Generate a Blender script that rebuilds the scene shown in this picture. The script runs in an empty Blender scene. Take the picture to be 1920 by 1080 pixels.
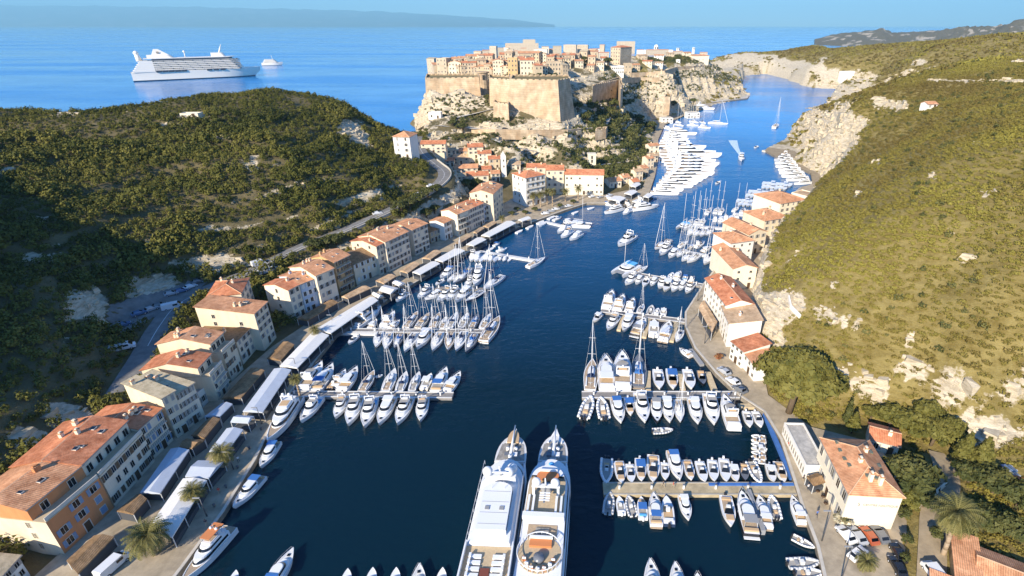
import bpy, bmesh, math, random
import numpy as np
from mathutils import Vector, Matrix
R = math.radians
rng = random.Random(7)
S = bpy.context.scene
COL = S.collection

# ------------------------------------------------------------------ camera, sky, sun, exposure
CAM_H, FPX, PPX, PPY, PITCH = 90.0, 1000.0, 1056.0, 540.0, 26.2
cd = bpy.data.cameras.new("camera"); cam = bpy.data.objects.new("camera", cd); COL.objects.link(cam)
cam.location = (0, 0, CAM_H); cam.rotation_euler = (R(90 - PITCH), 0, 0)
cd.sensor_width = 36; cd.lens = 36 * FPX / 1920; cd.shift_x = -(PPX - 960) / 1920
cd.clip_start = 1; cd.clip_end = 200000
S.camera = cam

SUN_EL, SUN_AZ = 27.0, (-0.54, -0.84)            # direction towards the sun in plan
w = bpy.data.worlds.new("World"); S.world = w; w.use_nodes = True
wn = w.node_tree.nodes; wl = w.node_tree.links
sky = wn.new("ShaderNodeTexSky"); sky.sky_type = 'NISHITA'; sky.sun_disc = False
sky.sun_elevation = R(SUN_EL); sky.sun_rotation = math.atan2(SUN_AZ[0], SUN_AZ[1])
sky.altitude = 200; sky.air_density = 1.0; sky.dust_density = 0.0; sky.ozone_density = 6.0
bg = wn["Background"]; bg.inputs[1].default_value = 0.10
tn = wn.new("ShaderNodeMix"); tn.data_type = 'RGBA'; tn.blend_type = 'MULTIPLY'; tn.inputs[0].default_value = 1.0
tn.inputs[7].default_value = (0.73, 1.03, 1.36, 1)          # a clear, slightly bluer autumn sky
wl.new(sky.outputs[0], tn.inputs[6]); wl.new(tn.outputs[2], bg.inputs[0])
sd = bpy.data.lights.new("sun", 'SUN'); sd.energy = 5.0; sd.angle = R(0.5); sd.color = (1.0, 0.895, 0.73)
sun = bpy.data.objects.new("sun", sd); COL.objects.link(sun)
_a = Vector((SUN_AZ[0], SUN_AZ[1], 0)).normalized() * math.cos(R(SUN_EL)); _a.z = math.sin(R(SUN_EL))
SUNV = _a
sun.rotation_euler = _a.to_track_quat('Z', 'Y').to_euler()
S.view_settings.view_transform = 'Standard'; S.view_settings.look = 'None'
S.view_settings.exposure = 0.82; S.view_settings.gamma = 1
S.render.engine = 'CYCLES'
S.cycles.max_bounces = 5; S.cycles.diffuse_bounces = 2; S.cycles.glossy_bounces = 3
S.cycles.transmission_bounces = 3; S.cycles.volume_bounces = 0; S.cycles.transparent_max_bounces = 6
S.cycles.use_denoising = True

_sp, _cp = math.sin(R(PITCH)), math.cos(R(PITCH))
def P(px, py, z=0.0):
    """the point of the place at height z that the photograph shows at pixel px, py"""
    v = (py - PPY) / FPX
    d = (CAM_H - z) / (_sp + v * _cp)
    return Vector(((px - PPX) / FPX * d, d * (_cp - v * _sp), z))
def proj(p):
    d = p[1] * _cp + (CAM_H - p[2]) * _sp
    return (PPX + FPX * p[0] / d, PPY + FPX * ((CAM_H - p[2]) * _cp - p[1] * _sp) / d)

# ------------------------------------------------------------------ helpers
def prop(o, label=None, cat=None, group=None, kind=None):
    if label: o["label"] = label
    if cat: o["category"] = cat
    if group: o["group"] = group
    if kind: o["kind"] = kind
    return o
def thing(name, label, cat, loc=(0, 0, 0), rz=0.0, group=None):
    o = bpy.data.objects.new(name, None); COL.objects.link(o)
    o.empty_display_size = 0.5
    o.location = loc; o.rotation_euler = (0, 0, rz)
    return prop(o, label, cat, group)
def put(name, me, parent=None, loc=None, rz=None, scale=None):
    o = bpy.data.objects.new(name, me); COL.objects.link(o)
    if parent is not None: o.parent = parent
    if loc is not None: o.location = loc
    if rz is not None: o.rotation_euler = (0, 0, rz)
    if scale is not None: o.scale = scale
    return o

class MB:
    """collects faces; each face carries a material"""
    def __init__(s): s.v = []; s.f = []; s.m = []; s.mats = []; s.sm = []
    def mi(s, m):
        if m not in s.mats: s.mats.append(m)
        return s.mats.index(m)
    def add(s, vs, fs, m, smooth=False):
        b = len(s.v); s.v += [tuple(v) for v in vs]; k = s.mi(m)
        for f in fs:
            s.f.append([b + i for i in f]); s.m.append(k); s.sm.append(smooth)
        return s
    def box(s, x0, y0, z0, x1, y1, z1, m, M=None):
        vs = [(x0, y0, z0), (x1, y0, z0), (x1, y1, z0), (x0, y1, z0), (x0, y0, z1), (x1, y0, z1), (x1, y1, z1), (x0, y1, z1)]
        if M is not None: vs = [M @ Vector(v) for v in vs]
        return s.add(vs, [(3, 2, 1, 0), (4, 5, 6, 7), (0, 1, 5, 4), (1, 2, 6, 5), (2, 3, 7, 6), (3, 0, 4, 7)], m)
    def prism(s, poly, z0, z1, m, mt=None, taper=1.0, off=(0, 0), smooth=False):
        n = len(poly)
        a = sum(poly[i][0] * poly[(i + 1) % n][1] - poly[(i + 1) % n][0] * poly[i][1] for i in range(n))
        if a < 0: poly = poly[::-1]
        cx = sum(p[0] for p in poly) / n; cy = sum(p[1] for p in poly) / n
        lo = [(p[0], p[1], z0) for p in poly]
        hi = [(cx + (p[0] - cx) * taper + off[0], cy + (p[1] - cy) * taper + off[1], z1) for p in poly]
        s.add(lo + hi, [(i, (i + 1) % n, n + (i + 1) % n, n + i) for i in range(n)], m, smooth)
        s.add(hi, [tuple(range(n))], mt or m)
        return s
    def tube(s, a, b, r0, r1, m, n=6, cap=True):
        a = Vector(a); b = Vector(b); d = (b - a)
        if d.length < 1e-6: return s
        q = d.to_track_quat('Z', 'Y')
        vs = []
        for (c, r) in ((a, r0), (b, r1)):
            for k in range(n):
                t = 2 * math.pi * k / n
                vs.append(c + q @ Vector((r * math.cos(t), r * math.sin(t), 0)))
        fs = [(k, (k + 1) % n, n + (k + 1) % n, n + k) for k in range(n)]
        if cap: fs += [tuple(range(n - 1, -1, -1)), tuple(range(n, 2 * n))]
        return s.add(vs, fs, m, n > 5)
    def sphere(s, c, r, m, n=8, k=5, sz=1.0):
        vs = [(c[0], c[1], c[2] - r * sz)]
        for j in range(1, k):
            t = math.pi * j / k - math.pi / 2
            for i in range(n):
                a = 2 * math.pi * i / n
                vs.append((c[0] + r * math.cos(t) * math.cos(a), c[1] + r * math.cos(t) * math.sin(a), c[2] + r * sz * math.sin(t)))
        vs.append((c[0], c[1], c[2] + r * sz))
        fs = [(0, 1 + (i + 1) % n, 1 + i) for i in range(n)]
        for j in range(k - 2):
            b = 1 + j * n
            fs += [(b + i, b + (i + 1) % n, b + n + (i + 1) % n, b + n + i) for i in range(n)]
        b = 1 + (k - 2) * n
        fs += [(b + i, b + (i + 1) % n, len(vs) - 1) for i in range(n)]
        return s.add(vs, fs, m, True)
    def mesh(s, name):
        me = bpy.data.meshes.new(name); me.from_pydata(s.v, [], s.f)
        for m in s.mats: me.materials.append(m)
        me.polygons.foreach_set("material_index", s.m)
        me.polygons.foreach_set("use_smooth", s.sm)
        me.update(); return me
    def build(s, name, parent=None, **k):
        return put(name, s.mesh(name), parent, **k)

# ------------------------------------------------------------------ materials
def mat(name, col, rough=0.6, spec=0.3, var=0.0, vscale=0.5, col2=None, bump=0.0, bscale=4.0, metal=0.0, stretch=None, coat=0.0):
    m = bpy.data.materials.new(name); m.use_nodes = True
    nt = m.node_tree; N = nt.nodes; L = nt.links; b = N["Principled BSDF"]
    b.inputs["Roughness"].default_value = rough; b.inputs["Specular IOR Level"].default_value = spec
    b.inputs["Metallic"].default_value = metal; b.inputs["Coat Weight"].default_value = coat
    b.inputs["Base Color"].default_value = (*col, 1)
    if var or col2 or bump:
        tc = N.new("ShaderNodeTexCoord"); src = tc.outputs["Object"]
        if stretch:
            mp = N.new("ShaderNodeMapping"); mp.inputs["Scale"].default_value = stretch
            L.new(src, mp.inputs[0]); src = mp.outputs[0]
    if var or col2:
        nz = N.new("ShaderNodeTexNoise"); nz.inputs["Scale"].default_value = vscale; nz.inputs["Detail"].default_value = 6
        nz.inputs["Roughness"].default_value = 0.65
        L.new(src, nz.inputs[0])
        rp = N.new("ShaderNodeValToRGB"); rp.color_ramp.elements[0].position = 0.3; rp.color_ramp.elements[1].position = 0.7
        c2 = col2 or tuple(min(1, c * (1 + var)) for c in col)
        c1 = col if col2 else tuple(c * (1 - var) for c in col)
        rp.color_ramp.elements[0].color = (*c1, 1); rp.color_ramp.elements[1].color = (*c2, 1)
        L.new(nz.outputs[0], rp.inputs[0]); L.new(rp.outputs[0], b.inputs["Base Color"])
    if bump:
        n2 = N.new("ShaderNodeTexNoise"); n2.inputs["Scale"].default_value = bscale; n2.inputs["Detail"].default_value = 4
        L.new(src, n2.inputs[0])
        bp = N.new("ShaderNodeBump"); bp.inputs["Strength"].default_value = bump; bp.inputs["Distance"].default_value = 0.2
        L.new(n2.outputs[0], bp.inputs["Height"]); L.new(bp.outputs[0], b.inputs["Normal"])
    return m
def foliage_mat(name, c1, c2, c3=None, scale=0.08, fine=0.9):
    """leaf colour differs from plant to plant (attribute tint) and slowly over the ground"""
    m = bpy.data.materials.new(name); m.use_nodes = True
    nt = m.node_tree; N = nt.nodes; L = nt.links; b = N["Principled BSDF"]
    b.inputs["Roughness"].default_value = 0.7; b.inputs["Specular IOR Level"].default_value = 0.15
    at = N.new("ShaderNodeAttribute"); at.attribute_name = "tint"
    tc = N.new("ShaderNodeTexCoord"); nz = N.new("ShaderNodeTexNoise"); nz.inputs["Scale"].default_value = scale; nz.inputs["Detail"].default_value = 3
    L.new(tc.outputs["Object"], nz.inputs[0])
    mx = N.new("ShaderNodeMath"); mx.operation = 'MULTIPLY_ADD'; mx.inputs[1].default_value = 1.7; mx.inputs[2].default_value = -0.85
    L.new(nz.outputs[0], mx.inputs[0])
    ad = N.new("ShaderNodeMath"); ad.operation = 'ADD'; L.new(mx.outputs[0], ad.inputs[0]); L.new(at.outputs["Fac"], ad.inputs[1])
    rp = N.new("ShaderNodeValToRGB"); e = rp.color_ramp.elements
    e[0].position = 0.15; e[0].color = (*c1, 1); e[1].position = 0.85; e[1].color = (*(c3 or c2), 1)
    if c3: k = e.new(0.5); k.color = (*c2, 1)
    L.new(ad.outputs[0], rp.inputs[0]); L.new(rp.outputs[0], b.inputs["Base Color"])
    return m

# ------------------------------------------------------------------ noise for the terrain
def _h(ix, iy, s):
    n = (ix * 374761393 + iy * 668265263 + s * 1442695041) & 0xffffffff
    n = ((n ^ (n >> 13)) * 1274126177) & 0xffffffff
    return ((n ^ (n >> 16)) & 0xffff) / 65535.0
def vnoise(x, y, s=0):
    ix = np.floor(x).astype(np.int64); iy = np.floor(y).astype(np.int64); fx = x - ix; fy = y - iy
    fx = fx * fx * (3 - 2 * fx); fy = fy * fy * (3 - 2 * fy)
    a = _h(ix, iy, s); b = _h(ix + 1, iy, s); c = _h(ix, iy + 1, s); d = _h(ix + 1, iy + 1, s)
    return (a * (1 - fx) + b * fx) * (1 - fy) + (c * (1 - fx) + d * fx) * fy
def fbm(x, y, s=0, o=4):
    t = 0; a = 0.5
    for k in range(o):
        t = t + a * vnoise(x, y, s + k); x = x * 2.03 + 5.1; y = y * 2.03 + 1.7; a *= 0.5
    return t
def inside(poly, X, Y):
    r = np.zeros(X.shape, bool); n = len(poly)
    for i in range(n):
        x0, y0 = poly[i]; x1, y1 = poly[(i + 1) % n]
        if y0 == y1: continue
        c = ((y0 > Y) != (y1 > Y)) & (X < (x1 - x0) * (Y - y0) / (y1 - y0) + x0)
        r ^= c
    return r
def polydist(poly, X, Y, closed=True):
    d = np.full(X.shape, 1e9); n = len(poly)
    for i in range(n if closed else n - 1):
        ax, ay = poly[i]; bx, by = poly[(i + 1) % n]; dx, dy = bx - ax, by - ay
        t = np.clip(((X - ax) * dx + (Y - ay) * dy) / (dx * dx + dy * dy + 1e-9), 0, 1)
        d = np.minimum(d, np.hypot(X - ax - t * dx, Y - ay - t * dy))
    return d
# ------------------------------------------------------------------ the harbour's outline (pixels at sea level)
SHORE = [(300, 1120), (345, 1062), (420, 960), (480, 862), (530, 757), (597, 670), (635, 622), (712, 572), (767, 537), (855, 485), (960, 430),
         (1060, 394), (1100, 381), (1132, 381), (1180, 386), (1218, 366), (1228, 330), (1236, 290), (1234, 262), (1244, 236), (1290, 214), (1330, 201), (1345, 195),
         (1402, 185), (1404, 178), (1385, 166), (1393, 150), (1400, 141), (1440, 138), (1462, 144), (1500, 156), (1518, 163), (1580, 168),
         (1570, 178), (1540, 196), (1507, 203), (1528, 206), (1495, 235), (1470, 262), (1440, 277), (1434, 284), (1452, 292), (1520, 322),
         (1522, 345), (1500, 352), (1440, 396), (1380, 452), (1352, 488), (1318, 532), (1308, 548), (1284, 585), (1284, 612), (1302, 652), (1342, 700),
         (1386, 742), (1432, 772), (1462, 822), (1488, 902), (1500, 942), (1530, 1022), (1552, 1120)]
def pl(pts, z=0.0): return [tuple(P(x, y, z))[:2] for x, y in pts]
WATER = pl(SHORE) + [(60, 20), (-70, 20)]
# built-up flat ground: left town and right quay
LSLAB = pl([(300, 1120), (345, 1062), (420, 960), (480, 862), (530, 757), (597, 670), (635, 622), (712, 572), (767, 537), (855, 485), (960, 430),
            (1060, 394), (1100, 381), (1132, 381), (1180, 386), (1218, 366)], 1.2) + pl([(1200, 352), (1130, 366), (1040, 366), (960, 372), (915, 400), (860, 425), (780, 470), (690, 520), (600, 590), (510, 650),
            (400, 745), (240, 905), (120, 1030), (20, 1120)], 1.2)
RSLAB = pl([(1552, 1120), (1530, 1022), (1500, 942), (1488, 902), (1462, 822), (1432, 772), (1386, 742), (1342, 700), (1302, 652), (1284, 612), (1284, 585), (1308, 548), (1318, 532), (1352, 488), (1380, 452),
            (1440, 396), (1500, 352), (1522, 345)], 1.2) + pl([(1540, 350), (1500, 400), (1450, 455), (1420, 520), (1410, 600), (1425, 660), (1440, 740), (1520, 800), (1640, 830), (1700, 900), (1700, 1000), (1690, 1120)], 1.2)
CP = []   # terrain control points, pixel + height
def cp(s):
    for t in s.split(';'):
        a = [float(q) for q in t.split(',')]
        if len(a) == 3: CP.append(tuple(P(*a)))
# left town flat, ground behind it, road, car park
cp("60,1060,.4;215,950,.4;300,840,.4;420,720,.4;520,640,.4;640,570,.4;800,470,.4;900,420,.4;950,415,.4;480,860,.3;560,720,.3;1050,395,.3;330,1080,.3")
cp("20,900,7;100,800,8;190,720,8;225,730,7;265,670,7;300,600,8;330,570,8;400,535,8;480,505,9;560,465,11;650,430,13;740,390,15;800,360,16;835,335,18;830,315,19;800,300,20;785,272,22;775,250,24")
cp("500,530,6;600,475,8;700,420,9;800,390,8;880,340,9;860,365,7;250,600,8;200,605,9;320,530,10;400,505,11")
# left hill
cp("110,590,17;150,560,18;60,640,17;20,760,14;0,850,10;260,500,16;350,440,20;480,430,18;560,400,20;620,400,19;700,350,22;760,310,23;300,330,33;450,300,36;600,270,36;700,290,27;150,330,36;50,400,32;150,420,28;50,480,25;0,560,22;0,690,17")
cp("0,207,52;100,207,52;200,202,52;350,186,52;440,180,52;520,178,50;600,188,46;650,205,42;690,228,34;735,244,26;0,250,47;150,235,48;300,220,49;450,215,48;560,215,45;640,240,38")
for x, y, z in ((0, 207, 52), (200, 202, 52), (350, 186, 52), (520, 178, 50), (600, 188, 46), (650, 205, 42), (690, 228, 34)):
    p = P(x, y, z); CP.append((p.x - 20, p.y + 30, z * 0.72)); CP.append((p.x - 40, p.y + 75, -6)); CP.append((p.x - 90, p.y + 150, -10))
p = P(740, 246, 26); CP += [(p.x, p.y + 25, 12), (p.x - 5, p.y + 55, -4), (p.x + 20, p.y + 75, -3)]
LEFT_HILL = [(-215, 95, 74), (-262, 165, 66), (-290, 120, 98), (-200, 50, 80), (-230, 30, 98), (-193, 8, 80), (-300, 40, 90), (-300, -60, 90), (-180, -60, 40), (-158, 50, 34), (-160, 0, 44), (-120, -20, 8), (-360, 250, 55), (-400, 100, 90), (-158, 95, 26)]
CP += LEFT_HILL
# citadel rock and the slopes under it
cp("800,235,25;850,243,26;930,245,27;1000,245,26;1060,243,25;1120,243,22;1135,240,20;830,215,31;900,222,30;960,236,28;1000,238,27;1060,236,27;1100,225,26;1070,180,36;840,192,37;870,190,37;815,208,29;900,258,24;960,262,24;1040,262,22.5")
cp("803,168,47;850,176,43;895,180,42;820,130,52;860,125,55;900,120,57;950,130,54;1000,110,61;1040,140,53;1000,150,52;1100,110,58;1150,125,52;1090,150,44;1100,190,32;1130,160,40;1170,210,20;1150,180,30;1200,130,46;1200,105,55;1250,150,36;1290,110,48;1320,140,30;1380,150,14;1310,102,50;1400,120,30;1440,112,36;1440,128,14;1395,172,4;1340,180,6;1270,190,8")
cp("1220,230,3;1240,210,4;1210,290,3;1200,330,2;1150,260,14;1100,280,10;1180,320,3;1050,290,10;1040,265,18;950,290,12;960,262,20;900,270,19;850,272,19;880,300,12;920,330,6;1000,310,6;1100,310,5;990,385,.5;1095,366,.5;1000,340,2")
CP += [(-118, 425, -4), (-140, 470, -6), (-150, 540, -6), (-135, 620, -6), (-70, 700, -6), (30, 820, -6), (150, 980, -6), (260, 1120, -6), (-105, 400, 2), (-200, 500, -8), (-300, 600, -8)]
# right shore and hill
cp("1430,720,.5;1350,640,.5;1300,590,.5;1480,800,.5;1520,900,.5;1560,1000,.5;1620,1080,.5;1330,545,.5;1450,410,.5;1500,370,.5;1530,325,.6;1500,285,.6")
cp("1430,530,9;1450,650,4;1480,590,12;1600,620,16;1500,520,19;1600,500,26;1450,480,15;1550,400,24;1500,440,17;1540,340,7;1560,320,12;1500,255,6;1520,240,14;1545,225,22;1580,300,24;1600,260,33;1700,400,38;1800,350,45;1900,300,53;1900,400,44;1900,500,36;1800,500,32;1700,500,29;1750,600,22;1900,620,25;1850,720,15;1900,780,9;1750,780,5;1650,720,7;1600,760,2;1570,700,8;1750,900,2.5;1850,950,2.5;1750,1050,2;1900,1050,2.5;1660,850,1.5;1900,860,5;1530,640,11")
cp("1900,200,60;1750,200,52;1600,205,40;1560,192,26;1540,200,16;1530,206,4;1900,160,62;1700,163,55;1650,300,38;1800,260,52;1600,182,34")
cp("1620,170,3;1660,155,22;1600,150,20;1540,140,18;1500,130,20;1750,143,42;1900,135,51;1900,110,57;1700,110,48;1550,110,40;1470,120,30;1450,100,32;1900,85,62;1750,86,58;1640,89,52;1580,90,50;1540,87,48;1480,93,42;1420,98,32;1380,99,34")
for x, y, z in ((1380, 99, 34), (1450, 95, 36), (1540, 87, 48), (1640, 89, 52), (1750, 86, 58)):
    p = P(x, y, z); CP.append((p.x * 1.12, p.y * 1.12, -5)); CP.append((p.x * 1.3, p.y * 1.3, -12))
CP += [(250, 100, 50), (320, 200, 62), (200, 40, 28), (150, 10, 8), (120, 0, 2.5), (420, 320, 64), (600, 500, 60), (900, 800, 62), (0, -60, .3), (-90, -40, 1), (1200, 900, 66)]

def tps_fit(cp):
    p = np.array(cp); n = len(p); s = 100.0
    q = p[:, :2] / s; r2 = ((q[:, None] - q[None]) ** 2).sum(-1)
    K = 0.5 * r2 * np.log(r2 + 1e-9)
    A = np.zeros((n + 3, n + 3)); A[:n, :n] = K + np.eye(n) * 2e-4
    A[:n, n] = 1; A[:n, n + 1:] = q; A[n, :n] = 1; A[n + 1:, :n] = q.T
    c = np.linalg.solve(A, np.concatenate([p[:, 2], [0, 0, 0]]))
    return q, c, s
TQ, TC, TS = tps_fit(CP)
def tps(X, Y):
    sh = X.shape; x = X.ravel() / TS; y = Y.ravel() / TS; n = len(TQ)
    out = TC[n] + TC[n + 1] * x + TC[n + 2] * y
    for i in range(0, len(x), 20000):
        r2 = (x[i:i + 20000, None] - TQ[None, :, 0]) ** 2 + (y[i:i + 20000, None] - TQ[None, :, 1]) ** 2
        out[i:i + 20000] += (0.5 * r2 * np.log(r2 + 1e-9)) @ TC[:n]
    return out.reshape(sh)
ROADP = [(225, 735, 7), (265, 670, 7), (300, 610, 8), (335, 570, 8), (400, 537, 8.5), (480, 505, 9), (560, 465, 11), (650, 430, 13), (740, 390, 15), (800, 360, 16), (828, 338, 18), (832, 322, 19), (815, 307, 20), (795, 290, 21), (785, 272, 22), (782, 256, 23.5)]
def catmull(p, k=6):
    p = [Vector(q) for q in p]; out = []
    for i in range(len(p) - 1):
        a = p[max(i - 1, 0)]; b = p[i]; c = p[i + 1]; d = p[min(i + 2, len(p) - 1)]
        for j in range(k):
            t = j / k
            out.append(0.5 * ((2 * b) + (c - a) * t + (2 * a - 5 * b + 4 * c - d) * t * t + (3 * b - a - 3 * c + d) * t ** 3))
    out.append(p[-1]); return out
ROAD = catmull([P(*q) for q in ROADP])
_sun2 = np.array([SUN_AZ[0], SUN_AZ[1]])
def flat_near(H, X, Y, line, wid, ease):
    """pull the ground to a road's own height along its line"""
    best = np.full(X.shape, 1e9); z = np.zeros(X.shape)
    for i in range(len(line) - 1):
        a, b = line[i], line[i + 1]; dx, dy = b.x - a.x, b.y - a.y
        t = np.clip(((X - a.x) * dx + (Y - a.y) * dy) / (dx * dx + dy * dy + 1e-9), 0, 1)
        d = np.hypot(X - a.x - t * dx, Y - a.y - t * dy); k = d < best
        best = np.where(k, d, best); z = np.where(k, a.z + t * (b.z - a.z), z)
    f = np.clip((best - wid) / ease, 0, 1); f = f * f * (3 - 2 * f)
    return (z - 0.25) * (1 - f) + H * f
WAREA = None
def height(X, Y):
    H = tps(X, Y)
    w = inside(WATER, X, Y); d = polydist(WATER, X, Y)
    near = np.clip(d / 14, 0, 1)
    lb = inside(LSLAB, X, Y); rb = inside(RSLAB, X, Y)
    hill = np.clip((H - 6) / 10, 0, 1)
    # rock steps and hummocks
    st = fbm(X / 46, Y / 46, 3, 3) * 9
    q = (H + st) / 6.5; fr = q - np.floor(q)
    step = (np.clip((fr - 0.72) / 0.2, 0, 1) - fr) * 6.5
    leftside = np.clip((60 - X) / 60, 0, 1) * np.clip((340 - Y) / 80, 0, 1)
    cit = np.clip((Y - 340) / 60, 0, 1) * np.clip((430 - X) / 80, 0, 1)
    chan = np.clip((Y - 300) / 100, 0, 1) * np.clip((H - 1) / 4, 0, 1) * np.clip(1 - (H - 24) / 16, 0, 1)
    H = H + step * np.clip(0.5 * leftside * hill + 0.16 * cit * hill + 0.75 * chan, 0, 0.85)
    H = H + (fbm(X / 26, Y / 26, 11, 4) - 0.5) * 5.0 * hill * near * (1 - 0.7 * cit) + (fbm(X / 7, Y / 7, 17, 3) - 0.5) * 1.4 * hill * near
    # outside the harbour but near it the land never dips under water
    H = np.where((d < 70) & ~w & (H < 0.5), 0.5, H)
    H = np.where(w, -3.0, H)
    H = flat_near(H, X, Y, ROAD, 4.4, 7)
    H = np.where(lb | rb, np.minimum(H, 0.7), H)
    return H
def axis(lo, hi, d, lo2, hi2, g=1.06):
    a = list(np.arange(lo, hi + d / 2, d)); s = d
    while a[-1] < hi2: s *= g; a.append(a[-1] + s)
    s = d; b = []
    x = lo
    while x > lo2: s *= g; x -= s; b.append(x)
    return np.array(b[::-1] + a)
gx = axis(-270, 260, 2.0, -520, 1900, 1.05); gy = axis(-40, 470, 2.0, -160, 2100, 1.025)
GX, GY = np.meshgrid(gx, gy)
GH = height(GX, GY)
def ground(x, y):
    i = min(max(np.searchsorted(gx, x) - 1, 0), len(gx) - 2); j = min(max(np.searchsorted(gy, y) - 1, 0), len(gy) - 2)
    u = (x - gx[i]) / (gx[i + 1] - gx[i]); v = (y - gy[j]) / (gy[j + 1] - gy[j])
    return float((GH[j, i] * (1 - u) + GH[j, i + 1] * u) * (1 - v) + (GH[j + 1, i] * (1 - u) + GH[j + 1, i + 1] * u) * v)
def ground_np(x, y):
    i = np.clip(np.searchsorted(gx, x) - 1, 0, len(gx) - 2); j = np.clip(np.searchsorted(gy, y) - 1, 0, len(gy) - 2)
    u = (x - gx[i]) / (gx[i + 1] - gx[i]); v = (y - gy[j]) / (gy[j + 1] - gy[j])
    return (GH[j, i] * (1 - u) + GH[j, i + 1] * u) * (1 - v) + (GH[j + 1, i] * (1 - u) + GH[j + 1, i + 1] * u) * v

# bare limestone: on steep ground, and where the photograph shows pale scars (pixel, height, half-length along and across in pixels)
def rocky(X, Y, H):
    gyy, gxx = np.gradient(H, gy, gx) if X is GX else (None, None)
    return np.hypot(gxx, gyy)
SLOPE = rocky(GX, GY, GH)
vv = ((CAM_H - GH) * _cp - GY * _sp); dd = np.maximum(GY * _cp + (CAM_H - GH) * _sp, 1)
GPX = PPX + FPX * GX / dd; GPY = PPY + FPX * vv / dd
SCARS = [(1575, 600, 75, 14, 18), (1440, 585, 46, 70, 60), (1455, 640, 30, 25, 0), (1700, 690, 40, 20, 20), (1640, 735, 45, 28, 30), (1840, 812, 95, 32, 6), (1600, 712, 40, 10, 25), (1570, 535, 22, 12, 0), (1590, 232, 45, 18, 10),
         (1660, 195, 40, 10, 12), (1560, 225, 60, 22, -30), (1530, 250, 40, 30, -40), (1580, 290, 18, 12, -40), (1540, 320, 40, 12, -30), (1600, 147, 80, 8, 0), (1700, 140, 60, 5, -8), (1780, 152, 60, 3, 0), (1900, 153, 40, 3, 0), (1910, 115, 20, 4, 0),
         (1500, 125, 90, 12, 8), (1540, 113, 40, 4, 0), (1340, 130, 90, 25, 0), (1280, 150, 80, 22, 0), (1400, 110, 70, 14, 0), (1730, 117, 20, 3, 0), (665, 250, 38, 26, 30), (470, 310, 30, 22, 30), (120, 215, 40, 3, 0), (370, 218, 40, 4, 0), (330, 232, 60, 3, 0),
         (440, 492, 45, 10, 12), (380, 500, 40, 16, 0), (300, 545, 60, 30, 0), (610, 425, 50, 6, -18), (150, 570, 50, 32, -10), (80, 485, 60, 12, 0), (15, 320, 20, 14, 0), (70, 412, 16, 9, 0), (400, 425, 26, 9, 0), (130, 780, 80, 40, 25), (60, 830, 60, 30, 30), (480, 590, 30, 10, 0),
         (640, 402, 40, 4, -15), (290, 285, 40, 4, -5), (400, 258, 40, 3, 5), (860, 195, 60, 30, -10), (1050, 240, 120, 14, 0), (900, 240, 110, 12, -8), (830, 180, 30, 45, 0), (1000, 275, 60, 10, -10), (1100, 285, 30, 8, 0), (870, 285, 60, 12, 0), (1240, 185, 60, 14, 0), (1260, 205, 50, 12, 0), (1230, 215, 40, 14, 0),
         (1480, 375, 20, 60, 30), (1750, 330, 12, 4, 0), (1640, 305, 10, 4, 0), (1610, 365, 8, 3, 0), (1580, 385, 12, 4, 0), (1830, 270, 10, 4, 0), (1880, 358, 40, 2, -8), (1765, 645, 20, 8, 35), (1800, 490, 14, 10, 0), (1700, 640, 30, 12, 40)]
ROCK = np.clip((SLOPE - np.where(GX > 50, 1.15, 0.95)) / 0.5, 0, 1) * (GH > 0)
nzr = (fbm(GX / 9, GY / 9, 31, 4) - 0.5) * 1.1
for (x, y, a, b, t) in SCARS:
    c, s = math.cos(R(t)), math.sin(R(t)); ux = GPX - x; uy = GPY - y
    e = np.sqrt(((ux * c + uy * s) / a) ** 2 + ((-ux * s + uy * c) / b) ** 2)
    k = (GH > 0.3) & (GY > 30) & (e < 2)
    ROCK = np.where(k, np.maximum(ROCK, np.clip((1.08 - e + nzr * 1.4) * 2.2, 0, 1)), ROCK)
ROCK = np.maximum(ROCK, np.clip((nzr - 0.21) * 5, 0, 0.75))
farshore = (GY > 330) & (GH < 12 + 16 * fbm(GX / 40, GY / 40, 77, 3)) & (GX > 60)
ROCK = np.where(farshore, np.maximum(ROCK, np.clip(0.8 + nzr * 2.0, 0, 1)), ROCK)
CITA = (GY > 335) & (GX < 420) & (GX > -150) & (GPX < 1450)
ROCK = np.where(CITA, np.maximum(ROCK, np.clip(0.50 + nzr * 1.5, 0, 1)), ROCK)
YOUNG = np.clip(1.25 - np.sqrt(((GPX - 1600) / 190) ** 2 + ((GPY - 470) / 95) ** 2) + nzr * 0.6, 0, 1) * (GX > 50)

def grid_mesh(name, X, Y, H, m, attrs=None):
    ny, nx = X.shape; me = bpy.data.meshes.new(name)
    co = np.stack([X, Y, H], -1).reshape(-1, 3).astype(np.float32)
    idx = np.arange(nx * ny).reshape(ny, nx)
    q = np.stack([idx[:-1, :-1], idx[:-1, 1:], idx[1:, 1:], idx[1:, :-1]], -1).reshape(-1, 4)
    me.vertices.add(len(co)); me.vertices.foreach_set("co", co.ravel())
    me.loops.add(q.size); me.loops.foreach_set("vertex_index", q.ravel().astype(np.int32))
    me.polygons.add(len(q)); me.polygons.foreach_set("loop_start", np.arange(0, q.size, 4, dtype=np.int32))
    me.polygons.foreach_set("loop_total", np.full(len(q), 4, np.int32))
    me.polygons.foreach_set("use_smooth", np.ones(len(q), bool))
    me.materials.append(m); me.update(calc_edges=True)
    for k, a in (attrs or {}).items():
        at = me.attributes.new(k, 'FLOAT', 'POINT'); at.data.foreach_set("value", a.ravel().astype(np.float32))
    return me
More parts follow.
